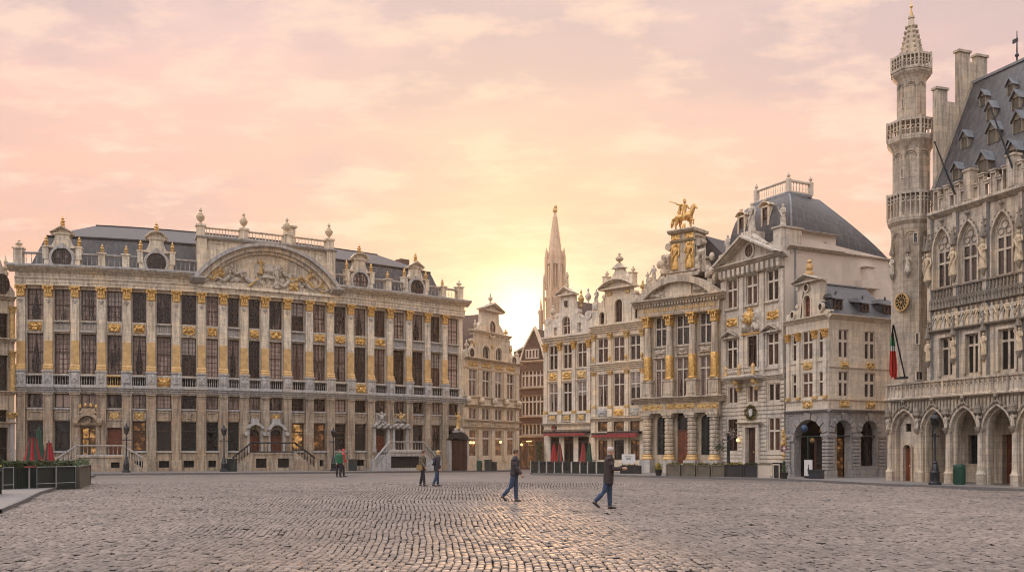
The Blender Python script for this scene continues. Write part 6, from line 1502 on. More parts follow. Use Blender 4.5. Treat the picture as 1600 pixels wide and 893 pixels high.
# roof
ug = u(1457, -1.2)
lo_, hi_ = -7.0, -1.5
for _ in range(40):
    md = (lo_ + hi_) / 2
    if u(1519.7, md) > ug: lo_, hi_ = lo_, md
    else: lo_, hi_ = md, hi_
dr = md; 
def dpx(uu, px):                                                       # depth behind the front at which a point of the gable plane is seen in column px
    a, b = -12.0, 0.0
    for _ in range(40):
        c = (a + b) / 2; p = FT(uu, c, 0)
        if p[0] / p[1] > (px - 800) / FOC: a = c
        else: b = c
    return c
dr = dpx(ug, 1519.7); ze = CAMZ + (HOR - 300) / FOC * FT(ug, -1.2, 0)[1]; zr = CAMZ + (HOR - 131) / FOC * FT(ug, dr, 0)[1]
m = FT.mb().mat('slate'); m.add([(ug, -1.2, ze), (16, -1.2, ze), (16, dr, zr), (ug, dr, zr), (ug, 2 * dr + 1.2, ze), (16, 2 * dr + 1.2, ze)], [(0, 1, 2, 3), (3, 2, 5, 4)]); m.mat('gothic_dark'); m.tube([(ug, -1.2, ze + .05), (ug, dr, zr + .05)], .1, 6); m.mat('lead'); m.box(ug, 16, dr - .08, dr + .08, zr - .03, zr + .1); m.build('roof', TH)
def on_roof(px, py):
    for k in range(400):
        t_ = k / 400; d_ = -1.2 + (dr + 1.2) * t_; uu = u(px, d_); z = ze + (zr - ze) * t_
        if HOR - (z - CAMZ) * FOC / FT(uu, d_, 0)[1] < py: return uu, d_, z
    return uu, d_, z
for px_, y0, y1 in ((1495.5, 252, 281), (1537.6, 237.5, 277), (1584, 223, 262), (1509, 202, 232), (1552, 187, 224), (1549, 156, 187), (1537.7, 139, 165), (1592, 171, 208), (1589, 139, 171), (1580.7, 121, 147), (1580, 216, 240)):
    uu, d_, z = on_roof(px_, y1); h = (y1 - y0) * .92 / FOC * FT(uu, d_, 0)[1]; w2 = h * .27
    m = FT.mb().mat('gothic_dark'); m.box(uu - w2, uu - w2 + .05, d_ - 1, d_ + .1, z, z + h * .62); m.box(uu + w2 - .05, uu + w2, d_ - 1, d_ + .1, z, z + h * .62); m.prism([(uu - w2, z + h * .62), (uu, z + h * .95), (uu + w2, z + h * .62)], d_ - 1, d_ + .08)
    m.mat('lead'); m.strip([(uu - w2 * 1.35, z + h * .52), (uu, z + h * 1.06), (uu + w2 * 1.35, z + h * .52)], [(uu - w2 * 1.2, z + h * .5), (uu, z + h * .97), (uu + w2 * 1.2, z + h * .5)], d_ - 1.1, d_ + .22); m.mat('slate'); m.strip([(uu - w2 * 1.3, z + h * .53), (uu, z + h * 1.05), (uu + w2 * 1.3, z + h * .53)], [(uu - w2 * 1.2, z + h * .5), (uu, z + h * .97), (uu + w2 * 1.2, z + h * .5)], d_ - 1.3, d_ + .16)
    q = m.build('dormer', TH); m = FT.mb().mat('planter_wood'); m.box(uu - w2 + .05, uu + w2 - .05, d_ - .1, d_ + .02, z, z + h * .62); m.build('shutter', q)
# stepped chimneys on the gable
for a, b, y in ((1460, 1477, 140), (1477, 1496, 160), (1495, 1512, 82), (1512, 1523, 98), (1522, 1539, 89)):
    d0, d1 = dpx(ug - .15, b), dpx(ug - .15, a); z = CAMZ + (HOR - y) / FOC * FT(ug, (d0 + d1) / 2, 0)[1]
    m = FT.mb().mat('oak'); m.box(ug - .28 + .003 * (a % 7), ug - .001, d0, d1, ze - 2, z)
    if a in (1460, 1495, 1522): m.box(ug - .34, ug + .06, d0 - .06, d1 + .06, z, z + .12)
    m.build('chimney_stack', TH)
uu, d_, z = on_roof(1590, 104); m = FT.mb().mat('iron'); c = u(1589, dr); z = zr; m.tube([(c, dr, z), (c, dr, z + 1.6)], [.05, .02], 6); m.ball(c, dr, z + .4, .1); m.box(c - .25, c + .05, dr - .02, dr + .02, z + 1.05, z + 1.25); m.build('weather_vane', TH)
# turret
dt = -1.35; cu = u(1424, dt); Yt = FT(cu, dt, 0)[1]; R = lambda px_: px_ / 2 / FOC * Yt; H = lambda py: CAMZ + (HOR - py) / FOC * Yt
m = FT.mb().mat('gothic'); r8 = pi / 8
m.lathe(cu, dt, [(R(60), g), (R(60), H(365)), (R(64), H(362)), (R(64), H(356)), (R(74), H(350)), (R(74), H(347))], 8, rot=r8)
m.lathe(cu, dt, [(R(56), H(347)), (R(56), H(240)), (R(60), H(237)), (R(62), H(234)), (R(75), H(226)), (R(75), H(223))], 8, rot=r8)
m.lathe(cu, dt, [(R(43), H(223)), (R(43), H(130)), (R(47), H(127)), (R(60), H(119)), (R(60), H(116))], 8, rot=r8)
for k in range(8):
    a = r8 + k * pi / 4
    for rr, z0, z1 in ((R(60), zr1, H(366)), (R(56), H(346), H(240)), (R(43), H(222), H(130))): m.tube([(cu + rr * cos(a), dt + rr * sin(a), z0), (cu + rr * cos(a), dt + rr * sin(a), z1)], .03, 6)
tur = m.build('turret', TH)
m = FT.mb().mat('gothic_dark')
for rr, z0 in ((R(60), H(377)), (R(56), H(252)), (R(43), H(142))):            # blind arches at the head of each face
    for k in range(8):
        a0, a1 = r8 + k * pi / 4, r8 + (k + 1) * pi / 4; p0 = Vector((cu + rr * cos(a0), dt + rr * sin(a0), z0)); p1 = Vector((cu + rr * cos(a1), dt + rr * sin(a1), z0)); nrm = Vector((cos((a0 + a1) / 2), sin((a0 + a1) / 2), 0))
        pts = [p0.lerp(p1, .5 - .38 * cos(pi * j / 8)) + Vector((0, 0, rr * .34 * sin(pi * j / 8))) + nrm * .01 for j in range(9)]; m.tube(pts, .03, 5)
        pts = [p0.lerp(p1, .5 - .2 * cos(pi * j / 8)) + Vector((0, 0, rr * .06 + rr * .16 * sin(pi * j / 8))) + nrm * .01 for j in range(9)]; m.tube(pts, .02, 4)
m.build('blind_tracery', tur)
def tgallery(rpx, zb, zt_, name='turret_gallery', crn=False):
    m = FT.mb().mat('gothic'); rr = R(rpx)
    for z, h in ((zb, .14), (zt_ - .12, .12)): m.lathe(cu, dt, [(rr - .1, z), (rr + .03, z), (rr + .03, z + h), (rr - .1, z + h)], 8, rot=r8)
    vs = m
    for k in range(8):
        a0, a1 = r8 + k * pi / 4, r8 + (k + 1) * pi / 4; p0 = Vector((cu + rr * cos(a0), dt + rr * sin(a0), 0)); p1 = Vector((cu + rr * cos(a1), dt + rr * sin(a1), 0))
        m.tube([(p0.x, p0.y, zb), (p0.x, p0.y, zt_ + .05)], .06, 6)
        for j in (1, 2, 3) if not crn else (1, 2, 3):
            q = p0.lerp(p1, j / 4); m.tube([(q.x, q.y, zb + .1), (q.x, q.y, zt_ - .1)], .035, 5)
        hgt = zt_ - zb
        for j in range(4):
            c_ = p0.lerp(p1, (j + .5) / 4); e = (p1 - p0).normalized(); rad = (p1 - p0).length / 4 * .42
            m.tube([(c_ + e * rad * cos(2 * pi * s / 8) + Vector((0, 0, zb + hgt * (.5 if not crn else .7) + rad * 1.1 * sin(2 * pi * s / 8)))) for s in range(9)], .032, 5)
    m.build(name, tur)
tgallery(61, H(116), H(92)); tgallery(74, H(223), H(194)); tgallery(73, H(347), H(306), crn=True)
m = FT.mb().mat('gothic'); k = 18
m.lathe(cu, dt, [(R(34), H(116)), (R(34), H(95)), (R(24), H(72)), (R(14), H(48)), (R(7), H(30)), (R(10), H(29)), (R(10), H(26)), (R(4), H(24))], 8, rot=r8)
for k in range(8):
    a = r8 + k * pi / 4
    for j in range(7): t_ = j / 7; rr = R(33 - 24 * t_ + 3); m.ball(cu + rr * cos(a), dt + rr * sin(a), H(92 - 58 * t_), .075, 1.1, 4)
sp = m.build('spire', tur); m = FT.mb().mat('gold'); m.lathe(cu, dt, [(R(4), H(25)), (R(5), H(22)), (R(2.5), H(18)), (R(2), H(13)), (R(5), H(11)), (R(3), H(9)), (R(.8), H(7)), (R(.6), H(-2))], 8); m.build('gilded_finial', sp)
m = FT.mb().mat('interior')
fcv = Vector(FT(cu, dt, 0)[:2]); tow = (-fcv).normalized(); nrm8 = None
# narrow slits on the faces that look over the square
def face_frame(rr, k):
    a = r8 + (k + .5) * pi / 4; ap = rr * cos(r8); c = Vector((cu + ap * cos(a), dt + ap * sin(a))); e = Vector((-sin(a), cos(a)))
    A = Vector(FT(*(c - e * 1), 0)[:2]); B = Vector(FT(*(c + e * 1), 0)[:2])
    return Facade([A, B]) if A.x / A.y < B.x / B.y else Facade([B, A])
def best_face(rr, px):
    best = None
    for k in range(8):
        F_ = face_frame(rr, k); uu = F_.u(px); mid = F_(1, 0, 0); nv_ = Vector((F_(1, 1, 0)[0] - mid[0], F_(1, 1, 0)[1] - mid[1]))
        if nv_.dot(Vector(mid[:2])) > 0: continue
        if abs(uu - 1) < rr * .40 and (best is None or mid[1] < best[2]): best = (F_, uu, mid[1])
    return best[:2]
for rr, px_, y0, y1, hw in ((R(43), 1411, 158, 173, 2.4), (R(56), 1410.5, 268, 284, 2.8), (R(60), 1430.5, 370, 386, 3.6), (R(60), 1434, 523, 541, 3.5), (R(60), 1436, 582, 596, 7)):
    F_, uu = best_face(rr, px_); s = hw / FOC * Yt; window(F_, tur, (uu - s, uu + s, H(y1), H(y0)), d=.01, nv=0, nh=0, pm='pane_dark', fm='frame_stone', fw=.04, name='slit_window')
for px_ in (1397, 1419, 1441):
    m = FT.mb().mat('gothic_dark'); F_, uu = best_face(R(60), px_); m.fn = F_; m.lathe(uu, .14, [(.03, H(438)), (.12, H(432)), (.13, H(430))], 8); m.lathe(uu, .14, [(.13, H(400)), (.14, H(397)), (.08, H(390)), (.02, H(375))], 6); m.mat('statue_stone'); figure(m, uu, .14, H(430), H(402) - H(430), px_); m.build('statue', tur)
F_, uu = best_face(R(60), 1408.5); uu = F_.u(1408.5, .12); m = MB(F_); m.curved = 0; zc_ = H(475.5); rr = 13.6 / FOC * Yt
m.mat('interior'); m.prism([(uu + rr * cos(2 * pi * k / 28), zc_ + rr * sin(2 * pi * k / 28)) for k in range(28)], .0, .1); m.mat('gold_dull'); oculus_ring(m, uu, zc_, rr * .9, rr * .9, rr * .12, .05, .16, 28); oculus_ring(m, uu, zc_, rr * .5, rr * .5, rr * .05, .1, .12, 20)
for k in range(12):
    a = pi * k / 6; ca, sa_ = cos(a), sin(a); m.prism([(uu + ca * rr * .62 - sa_ * rr * .04, zc_ + sa_ * rr * .62 + ca * rr * .04), (uu + ca * rr * .85 - sa_ * rr * .05, zc_ + sa_ * rr * .85 + ca * rr * .05), (uu + ca * rr * .85 + sa_ * rr * .05, zc_ + sa_ * rr * .85 - ca * rr * .05), (uu + ca * rr * .62 + sa_ * rr * .04, zc_ + sa_ * rr * .62 - ca * rr * .04)], .1, .13)
    m.prism([(uu - sa_ * rr * .03, zc_ + ca * rr * .03), (uu + ca * rr * .44, zc_ + sa_ * rr * .44), (uu + sa_ * rr * .03, zc_ - ca * rr * .03)], .1, .12) if k % 2 == 0 else None
ck = m.build('clock', tur); m = MB(F_); m.mat('gold')
for a, ln in ((radians(165), .75), (radians(250), .5)): ca, sa_ = cos(a), sin(a); m.prism([(uu - sa_ * .02, zc_ + ca * .02), (uu + ca * rr * ln, zc_ + sa_ * rr * ln), (uu + sa_ * .02, zc_ - ca * .02)], .14, .16)
m.build('clock_hands', ck)
# bare flagpoles leaning out from the parapet
for k, (p0, p1) in enumerate((((1492.5, 299), (1460.5, 222)), ((1587, 270), (1548, 168)))):
    m = FT.mb().mat('iron'); a = u(p0[0], -.7); za_ = T(p0[0], p0[1], -.7); b = a - 1.0
    q = Vector((u(p1[0], .3), .3)); zb_ = T(p1[0], p1[1], .3); m.tube([(a, -.7, za_ - .15), (q.x, q.y, zb_)], [.055, .03], 6); m.ball(q.x, q.y, zb_, .06)
    o = m.build('flagpole', TH)

# ================================================================ distant spire behind the houses
YS = 190.0; FS_ = Facade([at(780, YS), at(940, YS)]); cs = FS_.u(867.3); H = lambda py: CAMZ + (HOR - py) / FOC * YS; R = lambda px_: px_ / 2 / FOC * YS
SP = thing('church_tower', 'far pale openwork tower and tapering spire, rising behind the houses in the glow', 'tower', (*at(867, YS), 0))
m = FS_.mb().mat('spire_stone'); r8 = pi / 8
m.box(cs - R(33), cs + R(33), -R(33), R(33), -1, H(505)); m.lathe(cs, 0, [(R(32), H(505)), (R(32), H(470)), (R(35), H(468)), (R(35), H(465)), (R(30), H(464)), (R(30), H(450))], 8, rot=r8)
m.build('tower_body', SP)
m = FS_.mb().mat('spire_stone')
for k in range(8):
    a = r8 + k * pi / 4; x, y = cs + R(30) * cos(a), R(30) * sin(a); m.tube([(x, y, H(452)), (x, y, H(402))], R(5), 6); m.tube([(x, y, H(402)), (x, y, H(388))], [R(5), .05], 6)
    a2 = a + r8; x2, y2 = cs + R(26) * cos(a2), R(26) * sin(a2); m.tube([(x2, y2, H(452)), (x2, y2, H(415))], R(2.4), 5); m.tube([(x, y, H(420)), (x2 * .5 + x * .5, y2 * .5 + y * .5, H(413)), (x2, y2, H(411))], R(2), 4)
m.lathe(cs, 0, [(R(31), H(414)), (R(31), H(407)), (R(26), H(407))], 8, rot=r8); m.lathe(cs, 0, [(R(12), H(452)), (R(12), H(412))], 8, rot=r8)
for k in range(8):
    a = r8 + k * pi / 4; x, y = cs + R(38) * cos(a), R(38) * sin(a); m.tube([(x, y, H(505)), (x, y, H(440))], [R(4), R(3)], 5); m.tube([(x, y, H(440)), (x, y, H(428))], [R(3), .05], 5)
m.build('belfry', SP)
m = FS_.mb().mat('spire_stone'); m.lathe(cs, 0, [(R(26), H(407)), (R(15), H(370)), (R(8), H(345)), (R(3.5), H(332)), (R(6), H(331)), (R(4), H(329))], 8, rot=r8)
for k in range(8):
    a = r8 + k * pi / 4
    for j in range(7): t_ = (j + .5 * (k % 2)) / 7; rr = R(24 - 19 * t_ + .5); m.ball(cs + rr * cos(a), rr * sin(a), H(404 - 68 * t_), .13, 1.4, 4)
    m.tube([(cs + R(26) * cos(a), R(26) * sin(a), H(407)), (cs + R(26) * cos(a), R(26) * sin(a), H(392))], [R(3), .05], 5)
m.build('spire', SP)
m = FS_.mb().mat('gold_dull'); m.ball(cs, 0, H(329), .5); m.tube([(cs, 0, H(329)), (cs, 0, H(321))], [.15, .08], 5); m.box(cs - .5, cs + .5, -.08, .08, H(326), H(325.3)); m.ball(cs + .1, 0, H(323.5), .35, 1.2); m.build('weather_vane', SP)
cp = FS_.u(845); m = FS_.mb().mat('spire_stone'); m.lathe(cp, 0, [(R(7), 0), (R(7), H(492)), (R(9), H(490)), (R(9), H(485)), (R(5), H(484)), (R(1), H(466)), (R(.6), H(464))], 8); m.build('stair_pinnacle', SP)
# ================================================================ pavements and street things
ic = [FD(t, -.3, 0)[:2] for t in np.linspace(-.5, FD.L, 24)] + [FA(FA.L * k / 4, -.3, 0)[:2] for k in range(1, 5)]
def kerbpt(px, py):
    Y = 60.0
    for _ in range(30):
        x, _y = at(px, Y); Y = (CAMZ - zg(x, Y)) * FOC / (py - HOR)
    return at(px, Y)
oc = [kerbpt(FD(t, 0, 0)[0] / FD(t, 0, 0)[1] * FOC + 800, 743.0 - 6.2 * i / 23) for i, t in enumerate(np.linspace(-.5, FD.L, 24))] + [kerbpt(p, y) for p, y in ((745, 736.6), (768, 736.4), (790, 736.2), (811, 736))]
pavement('pavement', ic, oc)
ri = [FC(0, -3, 0)[:2], FC(0, -.3, 0)[:2], FC(4, -.3, 0)[:2], FE_(2, -.3, 0)[:2], FG(1, -.3, 0)[:2], FG(5, -.3, 0)[:2], FF(1, -.3, 0)[:2], FF(5, -.3, 0)[:2], FQ(.5, -3, 0)[:2], FR(1, -3.2, 0)[:2], FR(6, -3.2, 0)[:2], FT(0, -2.6, 0)[:2], FT(4, -2.6, 0)[:2], FT(8, -2.6, 0)[:2], FT(15, -2.6, 0)[:2]]
ro = [kerbpt(p, y) for p, y in ((829, 735.5), (830, 741.4), (870, 742.2), (930, 743.2), (985, 744.5), (1040, 746), (1120, 748), (1200, 750), (1262, 752), (1310, 754.5), (1352, 757.2), (1420, 760), (1480, 762.3), (1560, 765.5), (1720, 773))]
pavement('pavement', ri, ro)
pavement('pavement', [at(-80, 22), at(-80, 30), at(-80, 44), at(-40, 58), at(30, 61)], [at(0, 25.6), at(28, 30), at(60, 36), at(112, 46), at(146, 60)])

def instances(proto, spots, group, labels):
    """spots: (px, Y, turn, scale); the first takes the modelled object itself"""
    for i, (px, Y, rz, s) in enumerate(spots):
        o = proto if i == 0 else copy_tree(proto)
        x, y = at(px, Y); place(o, x, y, zg(x, y) + .12, rz, labels[i], s); o['group'] = group
# street lamps
LP = local('street_lamp', 'x', 'street lamp')
m = MB().mat('iron'); m.lathe(0, 0, [(.30, 0), (.30, .1), (.22, .16), (.21, .55), (.24, .6), (.18, .66), (.15, .9), (.10, 1.0), (.12, 1.06), (.08, 1.12)], 8); m.build('base', LP)
m = MB().mat('iron'); m.lathe(0, 0, [(.065, 1.1), (.05, 1.3), (.042, 2.4), (.09, 2.45), (.05, 2.52), (.05, 2.72), (.12, 2.78)], 10); m.box(-.28, .28, -.03, .03, 2.3, 2.36); m.ball(-.28, 0, 2.33, .05); m.ball(.28, 0, 2.33, .05); m.build('post', LP)
m = MB().mat('pane_dark'); m.lathe(0, 0, [(.12, 2.80), (.19, 3.16)], 6); hd = m.build('lantern', LP)
m = MB().mat('iron'); m.lathe(0, 0, [(.13, 2.77), (.13, 2.81)], 6); m.lathe(0, 0, [(.23, 3.15), (.23, 3.19), (.15, 3.3), (.05, 3.36), (.07, 3.42), (.01, 3.55)], 6)
for k in range(6): a = pi * k / 3; m.tube([(.125 * cos(a), .125 * sin(a), 2.8), (.2 * cos(a), .2 * sin(a), 3.16)], .014, 4)
m.build('cap', hd)
instances(LP, [(350, 68.2, .2, .97), (521, 73, .5, .97), (197.5, 65.2, 0, .98), (1461, 43, .6, .97)], 'cast iron street lamps',
          ['iron street lamp standing left of the double stair in the middle of the palace', 'iron street lamp between the palace stairs, beside the person in green', 'iron street lamp on the pavement by the arched lit doorway stair', 'tall iron street lamp in front of the gothic arcade'])
# lamp with flower baskets
x, y = at(1138, 55.5); FLP = thing('flower_lamp', 'lamp post hung with flower baskets behind the wooden planters', 'lamp post', (x, y, zg(x, y) + .12))
m = MB(lambda a, b, c: (x + a, y + b, zg(x, y) + .12 + c)).mat('iron'); m.curved = 0; m.lathe(0, 0, [(.16, 0), (.14, .5), (.10, .8), (.09, 2.5), (.12, 2.55), (.05, 2.6)], 10); m.tube([(-.55, 0, 2.0), (-.3, 0, 2.2), (0, 0, 2.1), (.3, 0, 2.35), (.5, 0, 2.3)], .03, 5); m.build('post', FLP)
R_ = random.Random(4)
def leaves(m, c, r, n, s, mats=('leaf',), rnd=R_):
    for _ in range(n):
        m.mat(rnd.choice(mats)); p = Vector((c[0] + rnd.gauss(0, r[0] * .5), c[1] + rnd.gauss(0, r[1] * .5), c[2] + rnd.gauss(0, r[2] * .5))); a = Vector((rnd.uniform(-1, 1), rnd.uniform(-1, 1), rnd.uniform(-1, 1))).normalized() * s; b = a.orthogonal().normalized() * s * .5
        m.add([tuple(p - a), tuple(p + b), tuple(p + a), tuple(p - b)], [(0, 1, 2, 3)])
M['flower_pink'] = plain('pale pink flowers', (.35, .22, .24), .8, var=.4, scale=8)
for c, mm in (((-.52, 0, 1.75), ('leaf', 'planter_wood')), ((.1, 0, 2.55), ('leaf', 'flower_pink'))):
    m = MB(lambda a, b, d: (x + a, y + b, zg(x, y) + .12 + d)); leaves(m, c, (.35, .25, .25), 260, .06, mm); m.build('flower_basket', FLP)
# litter bins
BN = local('litter_bin', 'x', 'litter bin')
m = MB().mat('bin_green'); m.lathe(0, 0, [(.24, .0), (.26, .04), (.26, .82), (.28, .84), (.28, .9)], 14); 
for k in range(14): a = 2 * pi * k / 14; m.box(.265 * cos(a) - .012, .265 * cos(a) + .012, .265 * sin(a) - .012, .265 * sin(a) + .012, .06, .8)
m.build('body', BN)
m = MB().mat('bin_green'); m.lathe(0, 0, [(.28, .9), (.27, .96), (.15, 1.0), (.14, .96)], 14); m.build('lid', BN)
instances(BN, [(1499, 43.2, 0, .95), (749, 80, 0, .88)], 'green litter bins', ['green litter bin in front of the gothic arcade beside the lamp', 'green litter bin outside the gable house with the oval window'])
DB = local('litter_bin', 'dark square litter bin beside the green one outside the gable house', 'litter bin')
m = MB().mat('frame_green'); m.box(-.3, .3, -.25, .25, 0, .85); m.box(-.34, .34, -.29, .29, .85, .95); m.build('body', DB); m = MB().mat('black'); m.box(-.2, .2, -.3, -.28, .6, .78); m.build('opening', DB)
xx, yy = at(762.5, 79); place(DB, xx, yy, zg(xx, yy) + .12)
DB2 = copy_tree(DB); DB2['label'] = 'dark rubbish box standing by the left foot of the right palace stair'; xx, yy = at(551, 75); place(DB2, xx, yy, zg(xx, yy) + .12, s=1)
DB3 = copy_tree(DB); DB3['label'] = 'dark rubbish box at the left foot of the middle palace stair'; xx, yy = at(362.5, 69); place(DB3, xx, yy, zg(xx, yy) + .12, s=1)
DB4 = copy_tree(DB); DB4['label'] = 'low dark box on the pavement outside the gable house, right of both bins'; xx, yy = at(772, 79.5); place(DB4, xx, yy, zg(xx, yy) + .12, s=.8)
# closed parasols
def parasol(name, label, cols, x, y, h=2.6, w=.42, z=None, lean=0, group='closed cafe parasols'):
    z = zg(x, y) + .1 if z is None else z; t = thing(name, label, 'parasol', (x, y, z), group); fn = lambda a, b, c: (x + a + lean * c, y + b, z + c)
    m = MB(fn).mat('iron'); m.lathe(0, 0, [(.3, 0), (.3, .06), (.04, .08), (.03, h)], 10); m.build('pole', t)
    m = MB(fn); n = 16; zs = [.75, .8, 1.1, 1.6, 2.1, 2.35, 2.45, h - .02]; rs = [w * .86, w, w * .84, w * .6, w * .42, w * .32, w * .36, .03]
    for k in range(n):
        m.mat(cols[(k // 2) % len(cols)]); a0, a1 = 2 * pi * k / n, 2 * pi * (k + 1) / n
        vs = []
        for zz, r in zip(zs, rs):
            for a, kk in ((a0, k), (a1, k + 1)): q = r * (1.12 if kk % 2 else .82); vs.append((q * cos(a), q * sin(a), zz * h / 2.6 - (.1 if kk % 2 and zz < .9 else 0)))
        m.add(vs, [(2 * j, 2 * j + 1, 2 * j + 3, 2 * j + 2) for j in range(len(zs) - 1)])
    m.build('canopy', t, sharp=60)
    return t
x, y = at(51, 44); parasol('parasol', 'closed red and green parasol, the larger one behind the left hedge', ('red_cloth', 'green_cloth'), x, y, 2.35, .46)
x, y = at(76.5, 47); parasol('parasol', 'closed red parasol, the smaller one behind the left hedge', ('red_cloth', 'red_cloth', 'green_cloth'), x, y, 2.1, .34)
x, y = at(61, 50); parasol('parasol', 'closed dark green parasol behind the two red ones at the left hedge', ('green_cloth',), x, y, 2.75, .36)
for px_, lab, cols, w in ((865.5, 'closed red parasol before the left shop window of the white gable house', ('red_cloth',), .28), (874.5, 'closed red and green parasol before the first pillar of the white gable house', ('red_cloth', 'green_cloth'), .3), (911.5, 'closed bright red parasol before the right shop window of the white gable house', ('awning',), .3), (918.5, 'closed green parasol leaning beside the bright red one', ('green_cloth',), .3)):
    x, y = at(px_, 67); parasol('parasol', lab, cols, x, y, 2.15, w, lean=.06 if 'leaning' in lab else 0)
# terrace of dark glass screens
def screen(px0, px1, Y0, Y1, label, hgt=.85, mt='screen', post='steel'):
    (x0, y0), (x1, y1) = at(px0, Y0), at(px1, Y1); F_ = Facade([(x0, y0), (x1, y1)]); t = thing('wind_screen', label, 'screen', (x0, y0, zg(x0, y0)), 'cafe wind screens'); z = zg(x0, y0) + .02
    m = F_.mb().mat(mt); m.box(.03, F_.L - .03, -.02, .02, z + .12, z + hgt); m.build('panel', t)
    m = F_.mb().mat(post); m.box(0, .05, -.04, .04, z, z + hgt + .06); m.build('post', t)
    m = F_.mb().mat('black'); m.box(0, F_.L, -.05, .05, z, z + .12); m.box(0, F_.L, -.03, .03, z + hgt, z + hgt + .05); m.build('frame', t)
P_ = [829, 842, 854, 866, 879, 893, 906, 918, 932, 946]
nm = ['first', 'second', 'third', 'fourth', 'fifth', 'sixth', 'seventh', 'eighth', 'ninth']
for i, (a, b) in enumerate(zip(P_, P_[1:])): screen(a, b - .6, 63.6 - .22 * i, 63.4 - .22 * i, f'dark glass cafe screen, {nm[i]} of the row from the lane')
def planter(label, px0, px1, Y, h, mt='planter_wood', dep=.45, lf=('leaf',), n=500, lh=.18, Y1=None, name='planter', group='planters round the cafe terraces', trim=True):
    (x0, y0), (x1, y1) = at(px0, Y), at(px1, Y1 or Y); F_ = Facade([(x0, y0), (x1, y1)]); z = zg(x0, y0) + .0; t = thing(name, label, 'planter', (x0, y0, z), group)
    m = F_.mb().mat(mt); m.box(0, F_.L, -dep, 0, z, z + h); 
    m.box(0, .07, .001, .04, z, z + h); m.box(F_.L - .07, F_.L, .001, .04, z, z + h); m.box(-.01, F_.L + .01, -dep, .05, z + h, z + h + .05); m.box(-.005, F_.L + .005, .001, .045, z, z + .1)
    m.build('box', t); m = F_.mb()
    r = random.Random(int(px0))
    for _ in range(n): leaves(m, (r.uniform(.05, F_.L - .05), r.uniform(-dep + .05, 0), z + h + lh * r.uniform(.1, 1)), (.05, .05, .05), 1, .05, lf, r)
    m.build('foliage', t); return t, F_
for i, (a, b) in enumerate(((1041, 1063), (1065, 1086), (1088, 1109), (1111, 1132))):
    planter(f'wooden planter with yellow flowers before the ornate guild hall, {nm[i]} from its left end', a, b, 56.6 - .45 * i, .78, lf=('leaf', 'leaf', 'leaf_yellow'), n=260, lh=.12, Y1=56.2 - .45 * i)
for i, (a, b, l) in enumerate(((1134, 1160, 'dark planter with yellow flowers and chalked panel before the swan house window'), (1161, 1183, 'dark planter with hedge and chalked panel before the swan house door'))):
    t, F_ = planter(l, a, b, 54.6 - .5 * i, .8, 'black', lf=('leaf', 'leaf_yellow') if i == 0 else ('leaf',), n=300, lh=.14, Y1=54.2 - .5 * i)
t, F_ = planter('dark planter behind the white banner before the cream gable house', 969, 999, 62.2, .6, 'black', lf=('leaf', 'planter_wood'), n=200, lh=.12, Y1=61.6)
FNC = thing('slatted_fence', 'pale slatted terrace fence before the swan house, right of the planters', 'fence', (*at(1184, 53.8), 0))
FN = Facade([at(1184, 53.6), at(1204, 53.0)]); m = FN.mb().mat('frame_stone')
for k in range(16): m.box(FN.L * k / 16, FN.L * k / 16 + .03, -.01, .01, .05, .85)
m.build('slat_panel', FNC); m = FN.mb().mat('planter_wood'); m.box(-.03, FN.L + .03, -.03, .03, .85, .92); m.box(-.03, FN.L + .03, -.03, .03, 0, .05); m.build('frame', FNC)
(x, y) = at(1215, 52.6); FBx = Facade([at(1207, 52.9), at(1219, 52.2)]); t = thing('menu_case', 'dark menu case with pale frame at the end of the slatted fence', 'menu case', (x, y, 0)); m = FBx.mb().mat('black'); m.box(0, FBx.L, -.15, 0, .0, 1.0); m.build('case', t); m = FBx.mb().mat('frame_stone'); m.strip([(.08, .1), (.08, .92), (FBx.L - .03, .92), (FBx.L - .03, .1)], [(.14, .1), (.14, .86), (FBx.L - .09, .86), (FBx.L - .09, .1)], .0, .03); m.build('frame', t)
# white banner with lettering too small to read
(x, y) = at(984, 62.6); BF = Facade([at(971.5, 61.9), at(992.5, 61.4)]); t = thing('banner', 'white banner board standing over the dark planter', 'sign', (x, y, 0)); m = BF.mb().mat('white'); m.box(0, BF.L, -.02, .0, .82, 1.42); m.build('board', t)
m = BF.mb().mat('iron')
for z, a, b, hh in ((1.24, .22, .78, .05), (1.08, .32, .68, .09)):
    xx = a * BF.L
    while xx < b * BF.L: m.box(xx, xx + .035, .0, .006, z, z + hh * (1 if int(xx * 100) % 3 else .7)); xx += .05
m.build('lettering', t); m = BF.mb().mat('iron'); m.box(.05, .09, -.04, -.02, 0.1, 1.4); m.box(BF.L - .09, BF.L - .05, -.04, -.02, 0.1, 1.4); m.build('post', t)
# flower pot and small tree
def pot(label, px_, Y, h, lf, n, r, name='potted_plant', ph=.35, mt='black', cat='plant'):
    x, y = at(px_, Y); z = zg(x, y) + .12; t = thing(name, label, cat, (x, y, z)); fn = lambda a, b, c: (x + a, y + b, z + c); m = MB(fn).mat(mt); m.lathe(0, 0, [(.16, 0), (.24, ph), (.26, ph), (.22, ph - .02)], 12); m.build('pot', t); m = MB(fn)
    rr = random.Random(int(px_)); 
    for k in range(n): tz = rr.random(); leaves(m, (0, 0, ph + tz * (h - ph)), (r * (1.1 - tz * .8), r * (1.1 - tz * .8), .04), 1, .055, lf, rr)
    m.build('foliage', t); return t
pot('pot of yellow flowers at the left end of the wooden planters', 1029, 57.5, .75, ('leaf', 'leaf_yellow'), 350, .28)
pot('tall dark potted shrub with fairy lights beside the lane doorway', 843.5, 72.5, 2.3, ('leaf', 'leaf', 'planter_wood'), 1200, .45, name='decorated_shrub')
pot('slim dark potted shrub at the end of the slatted fence', 1225, 51.8, .95, ('leaf',), 250, .16)
